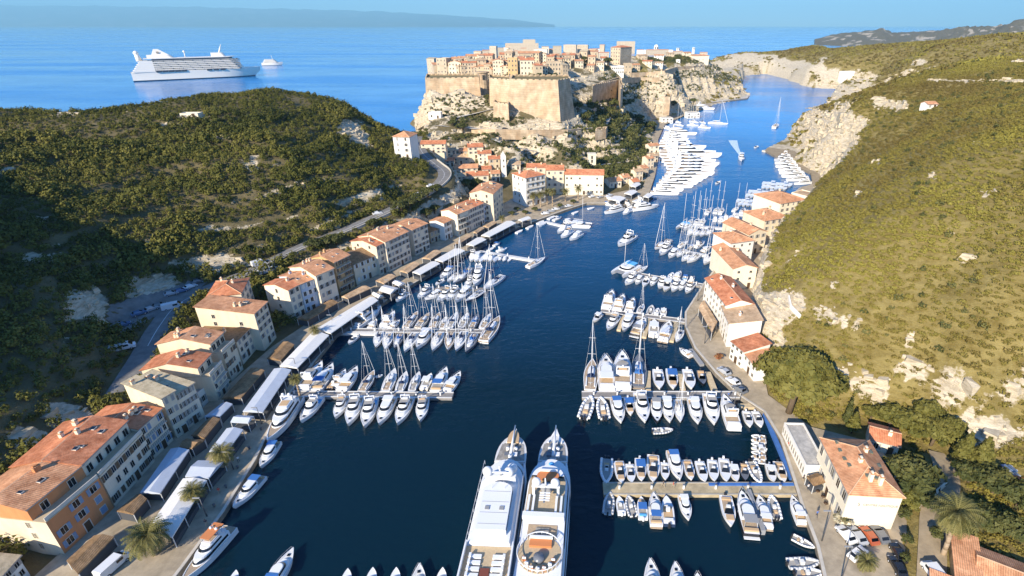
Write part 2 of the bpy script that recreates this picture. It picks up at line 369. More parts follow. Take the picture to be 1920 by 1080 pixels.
def ground_mat(name, soil1, soil2, rock1, rock2, scrub=None):
    m = bpy.data.materials.new(name); m.use_nodes = True
    nt = m.node_tree; N = nt.nodes; L = nt.links; b = N["Principled BSDF"]
    b.inputs["Roughness"].default_value = 0.9; b.inputs["Specular IOR Level"].default_value = 0.1
    tc = N.new("ShaderNodeTexCoord")
    def noise(sc, det=6, st=None):
        n = N.new("ShaderNodeTexNoise"); n.inputs["Scale"].default_value = sc; n.inputs["Detail"].default_value = det; n.inputs["Roughness"].default_value = 0.7
        if st:
            mp = N.new("ShaderNodeMapping"); mp.inputs["Scale"].default_value = st; L.new(tc.outputs["Object"], mp.inputs[0]); L.new(mp.outputs[0], n.inputs[0])
        else: L.new(tc.outputs["Object"], n.inputs[0])
        return n.outputs[0]
    def ramp(src, c1, c2, p1=0.3, p2=0.7):
        r = N.new("ShaderNodeValToRGB"); e = r.color_ramp.elements; e[0].position = p1; e[1].position = p2
        e[0].color = (*c1, 1); e[1].color = (*c2, 1); L.new(src, r.inputs[0]); return r.outputs[0]
    def mix(f, a, c):
        x = N.new("ShaderNodeMix"); x.data_type = 'RGBA'; L.new(f, x.inputs[0]); L.new(a, x.inputs[6]); L.new(c, x.inputs[7]); return x.outputs[2]
    soil = ramp(noise(0.09), soil1, soil2)
    ga = N.new("ShaderNodeAttribute"); ga.attribute_name = "grass"
    soil = mix(ga.outputs["Fac"], soil, ramp(noise(0.22), (0.175, 0.130, 0.038), (0.30, 0.235, 0.085), 0.34, 0.62))
    rock = ramp(noise(0.25, 8, (1, 1, 5)), rock1, rock2, 0.32, 0.62)
    at = N.new("ShaderNodeAttribute"); at.attribute_name = "rock"
    ad = N.new("ShaderNodeMath"); ad.operation = 'ADD'; L.new(at.outputs["Fac"], ad.inputs[0])
    mm = N.new("ShaderNodeMath"); mm.operation = 'MULTIPLY_ADD'; mm.inputs[1].default_value = 1.2; mm.inputs[2].default_value = -0.6
    L.new(noise(0.55, 5), mm.inputs[0]); L.new(mm.outputs[0], ad.inputs[1])
    rf = N.new("ShaderNodeMapRange"); rf.inputs[1].default_value = 0.42; rf.inputs[2].default_value = 0.58; L.new(ad.outputs[0], rf.inputs[0])
    L.new(mix(rf.outputs[0], soil, rock), b.inputs["Base Color"])
    bp = N.new("ShaderNodeBump"); bp.inputs["Strength"].default_value = 0.8; bp.inputs["Distance"].default_value = 0.8
    L.new(noise(0.5, 8, (1, 1, 3)), bp.inputs["Height"]); L.new(bp.outputs[0], b.inputs["Normal"])
    return m
M_GROUND = ground_mat("hill_ground", (0.10, 0.085, 0.04), (0.20, 0.16, 0.085), (0.36, 0.29, 0.19), (0.68, 0.585, 0.43))
prop(put("terrain", grid_mesh("terrain", GX, GY, GH, M_GROUND, {"rock": ROCK, "grass": np.clip((GX - 40) / 20, 0, 1)})), kind="structure")

# ------------------------------------------------------------------ water
def water_mat():
    m = bpy.data.materials.new("sea_water"); m.use_nodes = True
    nt = m.node_tree; N = nt.nodes; L = nt.links; b = N["Principled BSDF"]
    b.inputs["Roughness"].default_value = 0.06; b.inputs["IOR"].default_value = 1.333
    b.inputs["Base Color"].default_value = (0.0035, 0.022, 0.045, 1)
    geo = N.new("ShaderNodeNewGeometry")
    def noise(sc, st):
        mp = N.new("ShaderNodeMapping"); mp.inputs["Scale"].default_value = st; L.new(geo.outputs["Position"], mp.inputs[0])
        n = N.new("ShaderNodeTexNoise"); n.inputs["Scale"].default_value = sc; n.inputs["Detail"].default_value = 4; L.new(mp.outputs[0], n.inputs[0]); return n.outputs[0]
    a = noise(0.35, (1, 1.6, 1)); c = noise(0.05, (1, 2.0, 1))
    ad = N.new("ShaderNodeMath"); ad.operation = 'MULTIPLY_ADD'; ad.inputs[1].default_value = 2.0; L.new(c, ad.inputs[0]); L.new(a, ad.inputs[2])
    # calm patches and breezy patches
    ca = N.new("ShaderNodeMapRange"); ca.inputs[1].default_value = 0.4; ca.inputs[2].default_value = 0.65; ca.inputs[3].default_value = 0.25; ca.inputs[4].default_value = 0.9
    L.new(noise(0.008, (1, 1.5, 1)), ca.inputs[0])
    rg = N.new("ShaderNodeMapRange"); rg.inputs[1].default_value = 0.38; rg.inputs[2].default_value = 0.62; rg.inputs[3].default_value = 0.04; rg.inputs[4].default_value = 0.22
    L.new(noise(0.0022, (0.6, 3.0, 1)), rg.inputs[0]); L.new(rg.outputs[0], b.inputs["Roughness"])
    bp = N.new("ShaderNodeBump"); bp.inputs["Distance"].default_value = 0.35; L.new(ca.outputs[0], bp.inputs["Strength"]); L.new(ad.outputs[0], bp.inputs["Height"])
    L.new(bp.outputs[0], b.inputs["Normal"])
    # base colour turns from dark navy to lighter blue with distance
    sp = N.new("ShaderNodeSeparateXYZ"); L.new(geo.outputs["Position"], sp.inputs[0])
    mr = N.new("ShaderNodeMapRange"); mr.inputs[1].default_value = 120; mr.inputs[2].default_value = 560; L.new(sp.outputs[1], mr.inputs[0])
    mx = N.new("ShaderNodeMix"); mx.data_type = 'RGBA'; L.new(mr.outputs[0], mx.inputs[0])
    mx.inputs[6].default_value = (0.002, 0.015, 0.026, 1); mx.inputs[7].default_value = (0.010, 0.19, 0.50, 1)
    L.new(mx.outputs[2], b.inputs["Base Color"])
    return m
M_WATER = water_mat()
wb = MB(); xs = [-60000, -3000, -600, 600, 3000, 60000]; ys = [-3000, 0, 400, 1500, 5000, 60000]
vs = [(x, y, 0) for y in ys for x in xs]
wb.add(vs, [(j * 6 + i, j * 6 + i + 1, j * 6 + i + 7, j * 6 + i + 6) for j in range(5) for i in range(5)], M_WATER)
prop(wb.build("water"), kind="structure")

# ------------------------------------------------------------------ far headland and the mountains across the strait
def ridge(name, pts, base_py, dist_k, m, seed, rough, thick):
    """a far range: skyline pixels with their distance; real hills of that height standing in the sea"""
    xs = np.array([p[0] for p in pts], float); ys = np.array([p[1] for p in pts], float); ds = np.array([p[2] for p in pts], float)
    n = 260; u = np.linspace(xs[0], xs[-1], n); sy = np.interp(u, xs, ys); D = np.interp(u, xs, ds)
    rows = 26; X = np.zeros((rows, n)); Y = np.zeros((rows, n)); H = np.zeros((rows, n))
    for j in range(rows):
        t = j / (rows - 1) * 2 - 1          # -1 front foot, 0 crest, 1 back foot
        d = D + t * thick * D * 0.1
        v = (sy - PPY) / FPX; top = CAM_H - D * (_sp + v * _cp)
        X[j] = (u - PPX) / FPX * d; Y[j] = (d - (CAM_H - top) * _sp) / _cp
        f = max(0, 1 - abs(t)) ** 0.8
        H[j] = np.maximum(top, 2) * f
    k = D.mean() / 40
    H = H * (1 + rough * (fbm(X / k, Y / k, seed, 5) - 0.5) * (1 - np.clip(H / H.max(0), 0, 1) * 0.75)) - 6
    nz = fbm(X / k * 1.5, Y / k * 1.5, seed + 9, 4)
    me = grid_mesh(name, X, Y, H, m, {"rock": np.clip((nz - 0.42) * 3, 0, 1)})
    return prop(put(name, me), kind="structure")
M_FAR = ground_mat("headland_ground", (0.10, 0.095, 0.06), (0.19, 0.16, 0.11), (0.36, 0.30, 0.22), (0.5, 0.43, 0.33))
ridge("headland", [(1528, 72, 3300), (1560, 63, 3300), (1600, 58, 3300), (1640, 55, 3300), (1655, 52, 3300), (1675, 59, 3200), (1720, 57, 3000), (1780, 53, 2800), (1815, 46, 2700), (1835, 49, 2600), (1870, 46, 2500), (1900, 38, 2400), (1925, 34, 2400), (2100, 24, 2300), (2300, 30, 2300)], 0, 1, M_FAR, 5, 1.6, 2.2)
M_MTN = ground_mat("mountain_ground", (0.06, 0.075, 0.06), (0.10, 0.11, 0.09), (0.12, 0.13, 0.12), (0.16, 0.16, 0.15))
ridge("mountains", [(-500, 14, 46000), (-100, 6, 46000), (40, 9, 46000), (200, 10, 46000), (420, 13, 46000), (560, 16, 46000), (700, 20, 47000), (800, 25, 47000), (960, 36, 48000), (1040, 46, 48000)], 0, 1, M_MTN, 8, 0.8, 2.5)

# ------------------------------------------------------------------ the air
hz = bpy.data.materials.new("haze_air"); hz.use_nodes = True
N_ = hz.node_tree.nodes; N_.remove(N_["Principled BSDF"])
pv = N_.new("ShaderNodeVolumePrincipled"); pv.inputs["Color"].default_value = (0.38, 0.78, 1.0, 1); pv.inputs["Density"].default_value = 4.0e-5
pv.inputs["Anisotropy"].default_value = 0.0
hz.node_tree.links.new(pv.outputs[0], N_["Material Output"].inputs["Volume"])
hb = MB(); hb.box(-62000, -4000, -14, 62000, 62000, 2300, hz)
prop(hb.build("haze"), kind="stuff")
# ------------------------------------------------------------------ quays, road
def hit(px, py, zmin=0.0):
    """the ground the photograph shows at this pixel"""
    v = (py - PPY) / FPX; dx = (px - PPX) / FPX; dz = -(_sp + v * _cp); dy = _cp - v * _sp
    t = 60.0
    while t < 1900:
        if CAM_H + dz * t <= max(ground(dx * t, dy * t), zmin): break
        t += 2.0
    a, b = t - 2, t
    for _ in range(12):
        m = (a + b) / 2
        if CAM_H + dz * m <= max(ground(dx * m, dy * m), zmin): b = m
        else: a = m
    return Vector((dx * b, dy * b, max(ground(dx * b, dy * b), zmin)))
M_QUAY = mat("quay_paving", (0.41, 0.335, 0.235), 0.85, 0.1, var=0.28, vscale=0.35)
M_QSIDE = mat("quay_stone", (0.22, 0.19, 0.15), 0.9, 0.1, var=0.35, vscale=0.6)
M_ASPH = mat("asphalt", (0.075, 0.075, 0.08), 0.85, 0.15, var=0.25, vscale=0.3)
M_ASPH2 = mat("worn_asphalt", (0.20, 0.19, 0.175), 0.85, 0.15, var=0.25, vscale=0.4)
M_PATH = mat("dirt_path", (0.34, 0.27, 0.18), 0.95, 0.05, var=0.25, vscale=0.5)
M_KERB = mat("kerb_stone", (0.55, 0.50, 0.42), 0.8, 0.1, var=0.15)
M_STONE = mat("rampart_stone", (0.47, 0.32, 0.19), 0.9, 0.1, col2=(0.60, 0.48, 0.33), vscale=0.16, bump=0.7, bscale=1.0, stretch=(1, 1, 0.4))
M_CONC = mat("concrete", (0.42, 0.38, 0.31), 0.85, 0.1, var=0.2, vscale=0.4)
def slab(name, poly, z0, z1, side, top, kind="structure"):
    b = MB(); n = len(poly); a = sum(poly[i][0] * poly[(i + 1) % n][1] - poly[(i + 1) % n][0] * poly[i][1] for i in range(n))
    if a < 0: poly = poly[::-1]
    b.add([(x, y, z0) for x, y in poly] + [(x, y, z1) for x, y in poly], [(i, (i + 1) % n, n + (i + 1) % n, n + i) for i in range(n)], side)
    b.add([(x, y, z1) for x, y in poly], [tuple(range(n))], top)
    o = b.build(name); return prop(o, kind=kind)
slab("quay", LSLAB, -3, 1.2, M_QSIDE, M_QUAY)
slab("quay", RSLAB, -3, 1.2, M_QSIDE, M_QUAY)
# the far quay where the motor yachts moor, under the citadel slope
slab("quay", pl([(1216, 366), (1228, 330), (1236, 290), (1234, 262), (1246, 234), (1292, 212), (1334, 199), (1330, 193), (1280, 203), (1232, 228), (1220, 262), (1222, 290), (1214, 330), (1200, 362)], 1.3), -3, 1.3, M_QSIDE, M_QUAY)
slab("quay", pl([(1434, 282), (1452, 292), (1520, 324), (1524, 346), (1545, 346), (1540, 322), (1510, 300), (1490, 283), (1440, 276)], 1.3), -3, 1.3, M_QSIDE, M_PATH)
slab("quay", pl([(1336, 192), (1402, 184), (1405, 178), (1398, 174), (1330, 189)], 1.4), -3, 1.4, M_QSIDE, M_KERB)
def strip(name, line, wid, m, dz=0.0, kind="structure", cut=None):
    b = MB(); vs = []
    for i, p in enumerate(line):
        d = (line[min(i + 1, len(line) - 1)] - line[max(i - 1, 0)]); d.z = 0; d.normalize(); q = Vector((-d.y, d.x, 0)) * wid / 2
        vs += [p + q + Vector((0, 0, dz)), p - q + Vector((0, 0, dz))]
    b.add(vs, [(2 * i + 1, 2 * i + 3, 2 * i + 2, 2 * i) for i in range(len(line) - 1)], m)
    return prop(b.build(name), kind=kind)
strip("road", ROAD, 6.4, M_ASPH2, 0.03)
def offset(line, k):
    out = []
    for i, p in enumerate(line):
        d = (line[min(i + 1, len(line) - 1)] - line[max(i - 1, 0)]); d.z = 0; d.normalize(); out.append(p + Vector((-d.y, d.x, 0)) * k)
    return out
def lowwall(name, line, h, t, m, label, cat, sink=1.0, group=None):
    b = MB(); vs = []; n = len(line)
    for i, p in enumerate(line):
        d = (line[min(i + 1, n - 1)] - line[max(i - 1, 0)]); d.z = 0; d.normalize(); q = Vector((-d.y, d.x, 0)) * t / 2
        for s in (q, -q): vs += [p + s - Vector((0, 0, sink)), p + s + Vector((0, 0, h))]
    fs = []
    for i in range(n - 1):
        a = 4 * i; c = a + 4
        fs += [(a, a + 1, c + 1, c), (a + 2, c + 2, c + 3, a + 3), (a + 1, a + 3, c + 3, c + 1)]
    fs += [(0, 2, 3, 1), (4 * n - 4, 4 * n - 3, 4 * n - 1, 4 * n - 2)]
    b.add(vs, fs, m); return prop(b.build(name), label, cat, group)
lowwall("road_wall", offset(ROAD, -3.6)[20:75], 0.8, 0.4, M_KERB, "long pale parapet along the harbour side of the hill road", "wall", 2.0)
M_LINE = mat("road_paint", (0.7, 0.7, 0.68), 0.7)
for k in range(10, len(ROAD) - 8, 2): pass
strip("road_marking", ROAD[8:], 0.16, M_LINE, 0.036)
# car park under the cliff, still in shade
CPK = [P(190, 628, 9), P(250, 612, 9), P(335, 562, 9), P(395, 515, 10.5), P(345, 525, 10), P(265, 562, 9), P(205, 590, 9)]
cb = MB(); cq = [(p.x, p.y) for p in CPK]
_n = 26; xs_ = [p[0] for p in cq]; ys_ = [p[1] for p in cq]; gxx = np.linspace(min(xs_), max(xs_), _n); gyy = np.linspace(min(ys_), max(ys_), _n)
_in = inside(cq, *np.meshgrid(gxx, gyy)); _vs = [(x, y, ground(x, y) + 0.12) for y in gyy for x in gxx]
cb.add(_vs, [(j * _n + i, j * _n + i + 1, j * _n + _n + i + 1, j * _n + _n + i) for j in range(_n - 1) for i in range(_n - 1) if _in[j, i] and _in[j, i + 1] and _in[j + 1, i] and _in[j + 1, i + 1]], M_ASPH2); prop(cb.build("car_park"), kind="structure")
# citadel approach road and the right-hand lane
lane = catmull([hit(1745, 1120), hit(1748, 1020), hit(1752, 960), hit(1775, 915), hit(1772, 880), hit(1762, 850)], 5)
for p in lane: p.z = ground(p.x, p.y)
strip("path", lane, 4.6, M_PATH, 0.25)

# pale coping along the quay edges
for _pts in ([(300, 1120), (345, 1062), (420, 960), (480, 862), (530, 757), (597, 670), (635, 622), (712, 572), (767, 537), (855, 485), (960, 430), (1060, 394), (1100, 381), (1132, 381), (1180, 386), (1218, 366)],
             [(1552, 1120), (1530, 1022), (1500, 942), (1488, 902), (1462, 822), (1432, 772), (1386, 742), (1342, 700), (1302, 652), (1284, 612), (1284, 585), (1308, 548), (1318, 532), (1352, 488), (1380, 452), (1440, 396), (1500, 352)]):
    _l = [P(x, y, 1.2) for x, y in _pts]; _s = 1 if _pts[0][0] < 900 else -1
    lowwall("kerb", offset(_l, .35 * _s), 0.14, 0.6, M_KERB, None, None, 0.05)["kind"] = "structure"
ORD0 = "first second third fourth fifth sixth seventh eighth ninth tenth eleventh twelfth thirteenth fourteenth fifteenth sixteenth seventeenth".split()
# ------------------------------------------------------------------ buildings
def wallmat(n, c, v=0.13): return mat(n, c, 0.85, 0.12, var=v, vscale=0.35, stretch=(1, 1, 0.45))
W = dict(cream=wallmat("cream_plaster", (0.72, 0.61, 0.44)), white=wallmat("white_plaster", (0.80, 0.76, 0.68), 0.07), grey=wallmat("grey_plaster", (0.80, 0.67, 0.50), 0.16), orange=wallmat("orange_plaster", (0.62, 0.26, 0.11)),
         ochre=wallmat("ochre_plaster", (0.60, 0.40, 0.20)), pale=wallmat("pale_yellow_plaster", (0.80, 0.71, 0.54), 0.08), blue=wallmat("pale_blue_plaster", (0.50, 0.56, 0.64)), stone=M_STONE, sand=wallmat("sand_plaster", (0.52, 0.415, 0.285), 0.22), tan=wallmat("tan_plaster", (0.55, 0.44, 0.29)))
def tiles(n, c, c2): return mat(n, tuple(q * 0.8 for q in c), 0.85, 0.12, col2=tuple(q * 1.08 for q in c2), vscale=0.8, bump=0.35, bscale=3.5)
def tile_rows(m):
    N = m.node_tree.nodes; L = m.node_tree.links; b = N['Principled BSDF']; src = b.inputs['Base Color'].links[0].from_socket
    tc = N.new('ShaderNodeTexCoord'); wv = N.new('ShaderNodeTexWave'); wv.wave_type = 'BANDS'; wv.bands_direction = 'X'; wv.inputs['Scale'].default_value = 0.9; wv.inputs['Distortion'].default_value = 1.2; wv.inputs['Detail'].default_value = 2
    L.new(tc.outputs['Object'], wv.inputs[0]); mr = N.new('ShaderNodeMapRange'); mr.inputs[3].default_value = 0.74; mr.inputs[4].default_value = 1.12; L.new(wv.outputs['Fac'], mr.inputs[0])
    n2 = N.new('ShaderNodeTexNoise'); n2.inputs['Scale'].default_value = 0.23; n2.inputs['Detail'].default_value = 5; L.new(tc.outputs['Object'], n2.inputs[0]); m2 = N.new('ShaderNodeMapRange'); m2.inputs[1].default_value = .35; m2.inputs[2].default_value = .65; m2.inputs[3].default_value = 0.78; m2.inputs[4].default_value = 1.15; L.new(n2.outputs[0], m2.inputs[0])
    mu = N.new('ShaderNodeMath'); mu.operation = 'MULTIPLY'; L.new(mr.outputs[0], mu.inputs[0]); L.new(m2.outputs[0], mu.inputs[1])
    vm = N.new('ShaderNodeVectorMath'); vm.operation = 'SCALE'; L.new(src, vm.inputs[0]); L.new(mu.outputs[0], vm.inputs['Scale']); L.new(vm.outputs[0], b.inputs['Base Color']); return m
RF = dict(red=tiles("terracotta_tiles", (0.58, 0.19, 0.085), (0.74, 0.31, 0.16)), orange=tiles("orange_tiles", (0.62, 0.27, 0.13), (0.78, 0.41, 0.22)), pale=tiles("pale_tiles", (0.58, 0.37, 0.21), (0.70, 0.50, 0.31)),
          brown=tiles("brown_tiles", (0.24, 0.15, 0.075), (0.38, 0.24, 0.13)), grey=tiles("grey_roofing", (0.42, 0.40, 0.37), (0.55, 0.52, 0.47)), tan=tiles("tan_roofing", (0.45, 0.36, 0.22), (0.58, 0.48, 0.32)))
for _k in ('red', 'orange', 'pale', 'brown'): tile_rows(RF[_k])
tile_rows(M_STONE)
for _n in M_STONE.node_tree.nodes:
    if _n.type == 'TEX_WAVE': _n.bands_direction = 'Z'; _n.inputs['Scale'].default_value = 0.21; _n.inputs['Distortion'].default_value = 6; _n.inputs['Detail'].default_value = 5
    if _n.type == 'MAP_RANGE' and abs(_n.inputs[3].default_value - 0.74) < .01: _n.inputs[3].default_value = 0.93; _n.inputs[4].default_value = 1.04
M_RIDGE = mat('ridge_tiles', (0.66, 0.40, 0.24), 0.85, 0.1, var=0.2, vscale=2)
M_GUT = mat('gutter_zinc', (0.30, 0.27, 0.24), 0.5, 0.4)
M_PANE = mat("window_glass", (0.012, 0.014, 0.018), 0.12, 0.5)
M_SHUT = {k: mat(k + "_shutter", c, 0.6) for k, c in dict(grey=(0.34, 0.33, 0.31), blue=(0.22, 0.30, 0.42), brown=(0.15, 0.10, 0.06), white=(0.7, 0.7, 0.68), green=(0.12, 0.17, 0.12)).items()}
M_TRIM = mat("stone_trim", (0.66, 0.60, 0.50), 0.8, 0.1, var=0.1)
M_METAL = mat("painted_metal", (0.10, 0.10, 0.105), 0.4, 0.5)
M_DOOR = mat("door_wood", (0.10, 0.06, 0.035), 0.6, 0.2)
_wc = {}
def window_mesh(wd, ht, sh, closed=False):
    k = (round(wd, 2), round(ht, 2), sh, closed)
    if k in _wc: return _wc[k]
    b = MB(); f = 0.09
    b.box(-wd / 2, -0.03, 0, wd / 2, 0.05, ht, M_PANE)
    for x0, x1, z0, z1 in ((-wd / 2 - f, wd / 2 + f, -f, 0), (-wd / 2 - f, wd / 2 + f, ht, ht + f), (-wd / 2 - f, -wd / 2, 0, ht), (wd / 2, wd / 2 + f, 0, ht)):
        b.box(x0, -0.07, z0, x1, 0.05, z1, M_TRIM)
    b.box(-0.03, -0.05, 0, 0.03, 0.0, ht, M_TRIM)
    if sh:
        if closed: b.box(-wd / 2, -0.1, 0, -.015, -.035, ht, M_SHUT[sh]); b.box(.015, -0.1, 0, wd / 2, -.035, ht, M_SHUT[sh])
        for s in (() if closed else (-1, 1)): b.box(s * (wd * 0.75 + f) - wd * 0.24, -0.11, -0.02, s * (wd * 0.75 + f) + wd * 0.24, -0.005, ht + 0.02, M_SHUT[sh])
    _wc[k] = b.mesh("window"); return _wc[k]
_dm = None
def door_mesh():
    global _dm
    if _dm is None:
        b = MB(); b.box(-0.6, -0.05, 0, 0.6, 0.05, 2.3, M_DOOR); b.box(-0.75, -0.09, 0, -0.6, 0.05, 2.45, M_TRIM); b.box(0.6, -0.09, 0, 0.75, 0.05, 2.45, M_TRIM); b.box(-0.6, -0.09, 2.3, 0.6, 0.05, 2.45, M_TRIM)
        _dm = b.mesh("door")
    return _dm
_ch = {}
def chimney_mesh(wm):
    if wm not in _ch:
        b = MB(); b.box(-0.4, -0.3, -0.9, 0.4, 0.3, 1.1, wm); b.box(-0.5, -0.4, 1.1, 0.5, 0.4, 1.22, RF['orange']); b.box(-0.25, -0.18, 1.22, 0.25, 0.18, 1.5, wm)
        _ch[wm] = b.mesh("chimney")
    return _ch[wm]
def roof_mesh(kind, x0, x1, y0, y1, z, rise, m, o=0.35):
    b = MB(); t = 0.16; X0, X1, Y0, Y1 = x0 - o, x1 + o, y0 - o, y1 + o; ym = (y0 + y1) / 2; xm = (x0 + x1) / 2
    k = rise / max(0.5, (y1 - y0) / 2) * o; zl = z - min(k, 0.25)
    if kind == 'gable':
        tp = [(X0, Y0, zl), (X1, Y0, zl), (X1, ym, z + rise), (X0, ym, z + rise), (X0, Y1, zl), (X1, Y1, zl)]; f = [(0, 1, 2, 3), (3, 2, 5, 4)]
    elif kind == 'gabley':
        tp = [(X0, Y0, zl), (X0, Y1, zl), (xm, Y1, z + rise), (xm, Y0, z + rise), (X1, Y0, zl), (X1, Y1, zl)]; f = [(3, 2, 1, 0), (4, 5, 2, 3)]
    elif kind == 'hip':
        if x1 - x0 >= y1 - y0:
            h = (y1 - y0) / 2; tp = [(X0, Y0, zl), (X1, Y0, zl), (X1, Y1, zl), (X0, Y1, zl), (x0 + h, ym, z + rise), (x1 - h + 0.01, ym, z + rise)]; f = [(0, 1, 5, 4), (1, 2, 5), (2, 3, 4, 5), (3, 0, 4)]
        else:
            h = (x1 - x0) / 2; tp = [(X0, Y0, zl), (X1, Y0, zl), (X1, Y1, zl), (X0, Y1, zl), (xm, y0 + h, z + rise), (xm, y1 - h + 0.01, z + rise)]; f = [(0, 1, 4), (1, 2, 5, 4), (2, 3, 5), (3, 0, 4, 5)]
    elif kind == 'shed':
        tp = [(X0, Y0, zl), (X1, Y0, zl), (X1, Y1, z + rise), (X0, Y1, z + rise)]; f = [(0, 1, 2, 3)]
    else:
        tp = [(X0, Y0, z), (X1, Y0, z), (X1, Y1, z), (X0, Y1, z)]; f = [(0, 1, 2, 3)]
    n = len(tp); vs = [(a, c, d + t) for a, c, d in tp] + tp
    ff = list(f) + [tuple(n + i for i in q[::-1]) for q in f]
    ed = {}
    for q in f:
        for i in range(len(q)):
            e = (q[i], q[(i + 1) % len(q)]); ed[e] = 1
    for (a, c) in ed:
        if (c, a) not in ed: ff.append((c, a, n + a, n + c))
    b.add(vs, ff, m)
    if kind == 'gable': b.tube(tp[3], tp[2], .2, .2, M_RIDGE, 5)
    if kind == 'gabley': b.tube(tp[3], tp[2], .2, .2, M_RIDGE, 5)
    if kind == 'hip':
        e = [Vector(q) + Vector((0, 0, t)) for q in tp]; b.tube(e[4], e[5], .16, .16, M_RIDGE, 5)
        for c_, r_ in (((0, 4), (3, 4), (1, 5), (2, 5)) if x1 - x0 >= y1 - y0 else ((0, 4), (1, 4), (2, 5), (3, 5))): b.tube(e[c_], e[r_], .13, .13, M_RIDGE, 5)
    if kind in ('gable', 'hip', 'shed'): b.tube((X0, Y0 - .05, zl + .02), (X1, Y0 - .05, zl + .02), .09, .09, M_GUT, 5)
    return b.mesh("roof")
def wall_mesh(kind, x0, x1, y0, y1, z0, z, rise, m, par=0.0):
    b = MB(); ym = (y0 + y1) / 2; xm = (x0 + x1) / 2
    vs = [(x0, y0, z0), (x1, y0, z0), (x1, y1, z0), (x0, y1, z0), (x0, y0, z), (x1, y0, z), (x1, y1, z), (x0, y1, z)]
    b.add(vs, [(0, 1, 5, 4), (1, 2, 6, 5), (2, 3, 7, 6), (3, 0, 4, 7)], m)
    if kind == 'gable': b.add([(x0, y0, z), (x0, y1, z), (x0, ym, z + rise), (x1, y0, z), (x1, y1, z), (x1, ym, z + rise)], [(0, 2, 1), (3, 4, 5)], m)
    if kind == 'gabley': b.add([(x0, y0, z), (x1, y0, z), (xm, y0, z + rise), (x0, y1, z), (x1, y1, z), (xm, y1, z + rise)], [(0, 1, 2), (3, 5, 4)], m)
    if kind == 'shed': b.add([(x0, y0, z), (x0, y1, z), (x0, y1, z + rise), (x1, y0, z), (x1, y1, z), (x1, y1, z + rise)], [(0, 2, 1), (3, 4, 5), (1, 4, 5, 2)], m)
    if par:
        for a in ((x0, y0, x1, y0 + 0.3), (x0, y1 - 0.3, x1, y1), (x0, y0 + 0.3, x0 + 0.3, y1 - 0.3), (x1 - 0.3, y0 + 0.3, x1, y1 - 0.3)): b.box(a[0], a[1], z - 0.002, a[2], a[3], z + par, m)
    return b.mesh("wall")
NBLD = []
_sk = []
def skylight_mesh():
    if not _sk:
        b = MB(); b.box(-.4, -.5, -.3, .4, .5, .1, M_TRIM); b.box(-.32, -.42, .1, .32, .42, .13, M_PANE); _sk.append(b.mesh("skylight"))
    return _sk[0]
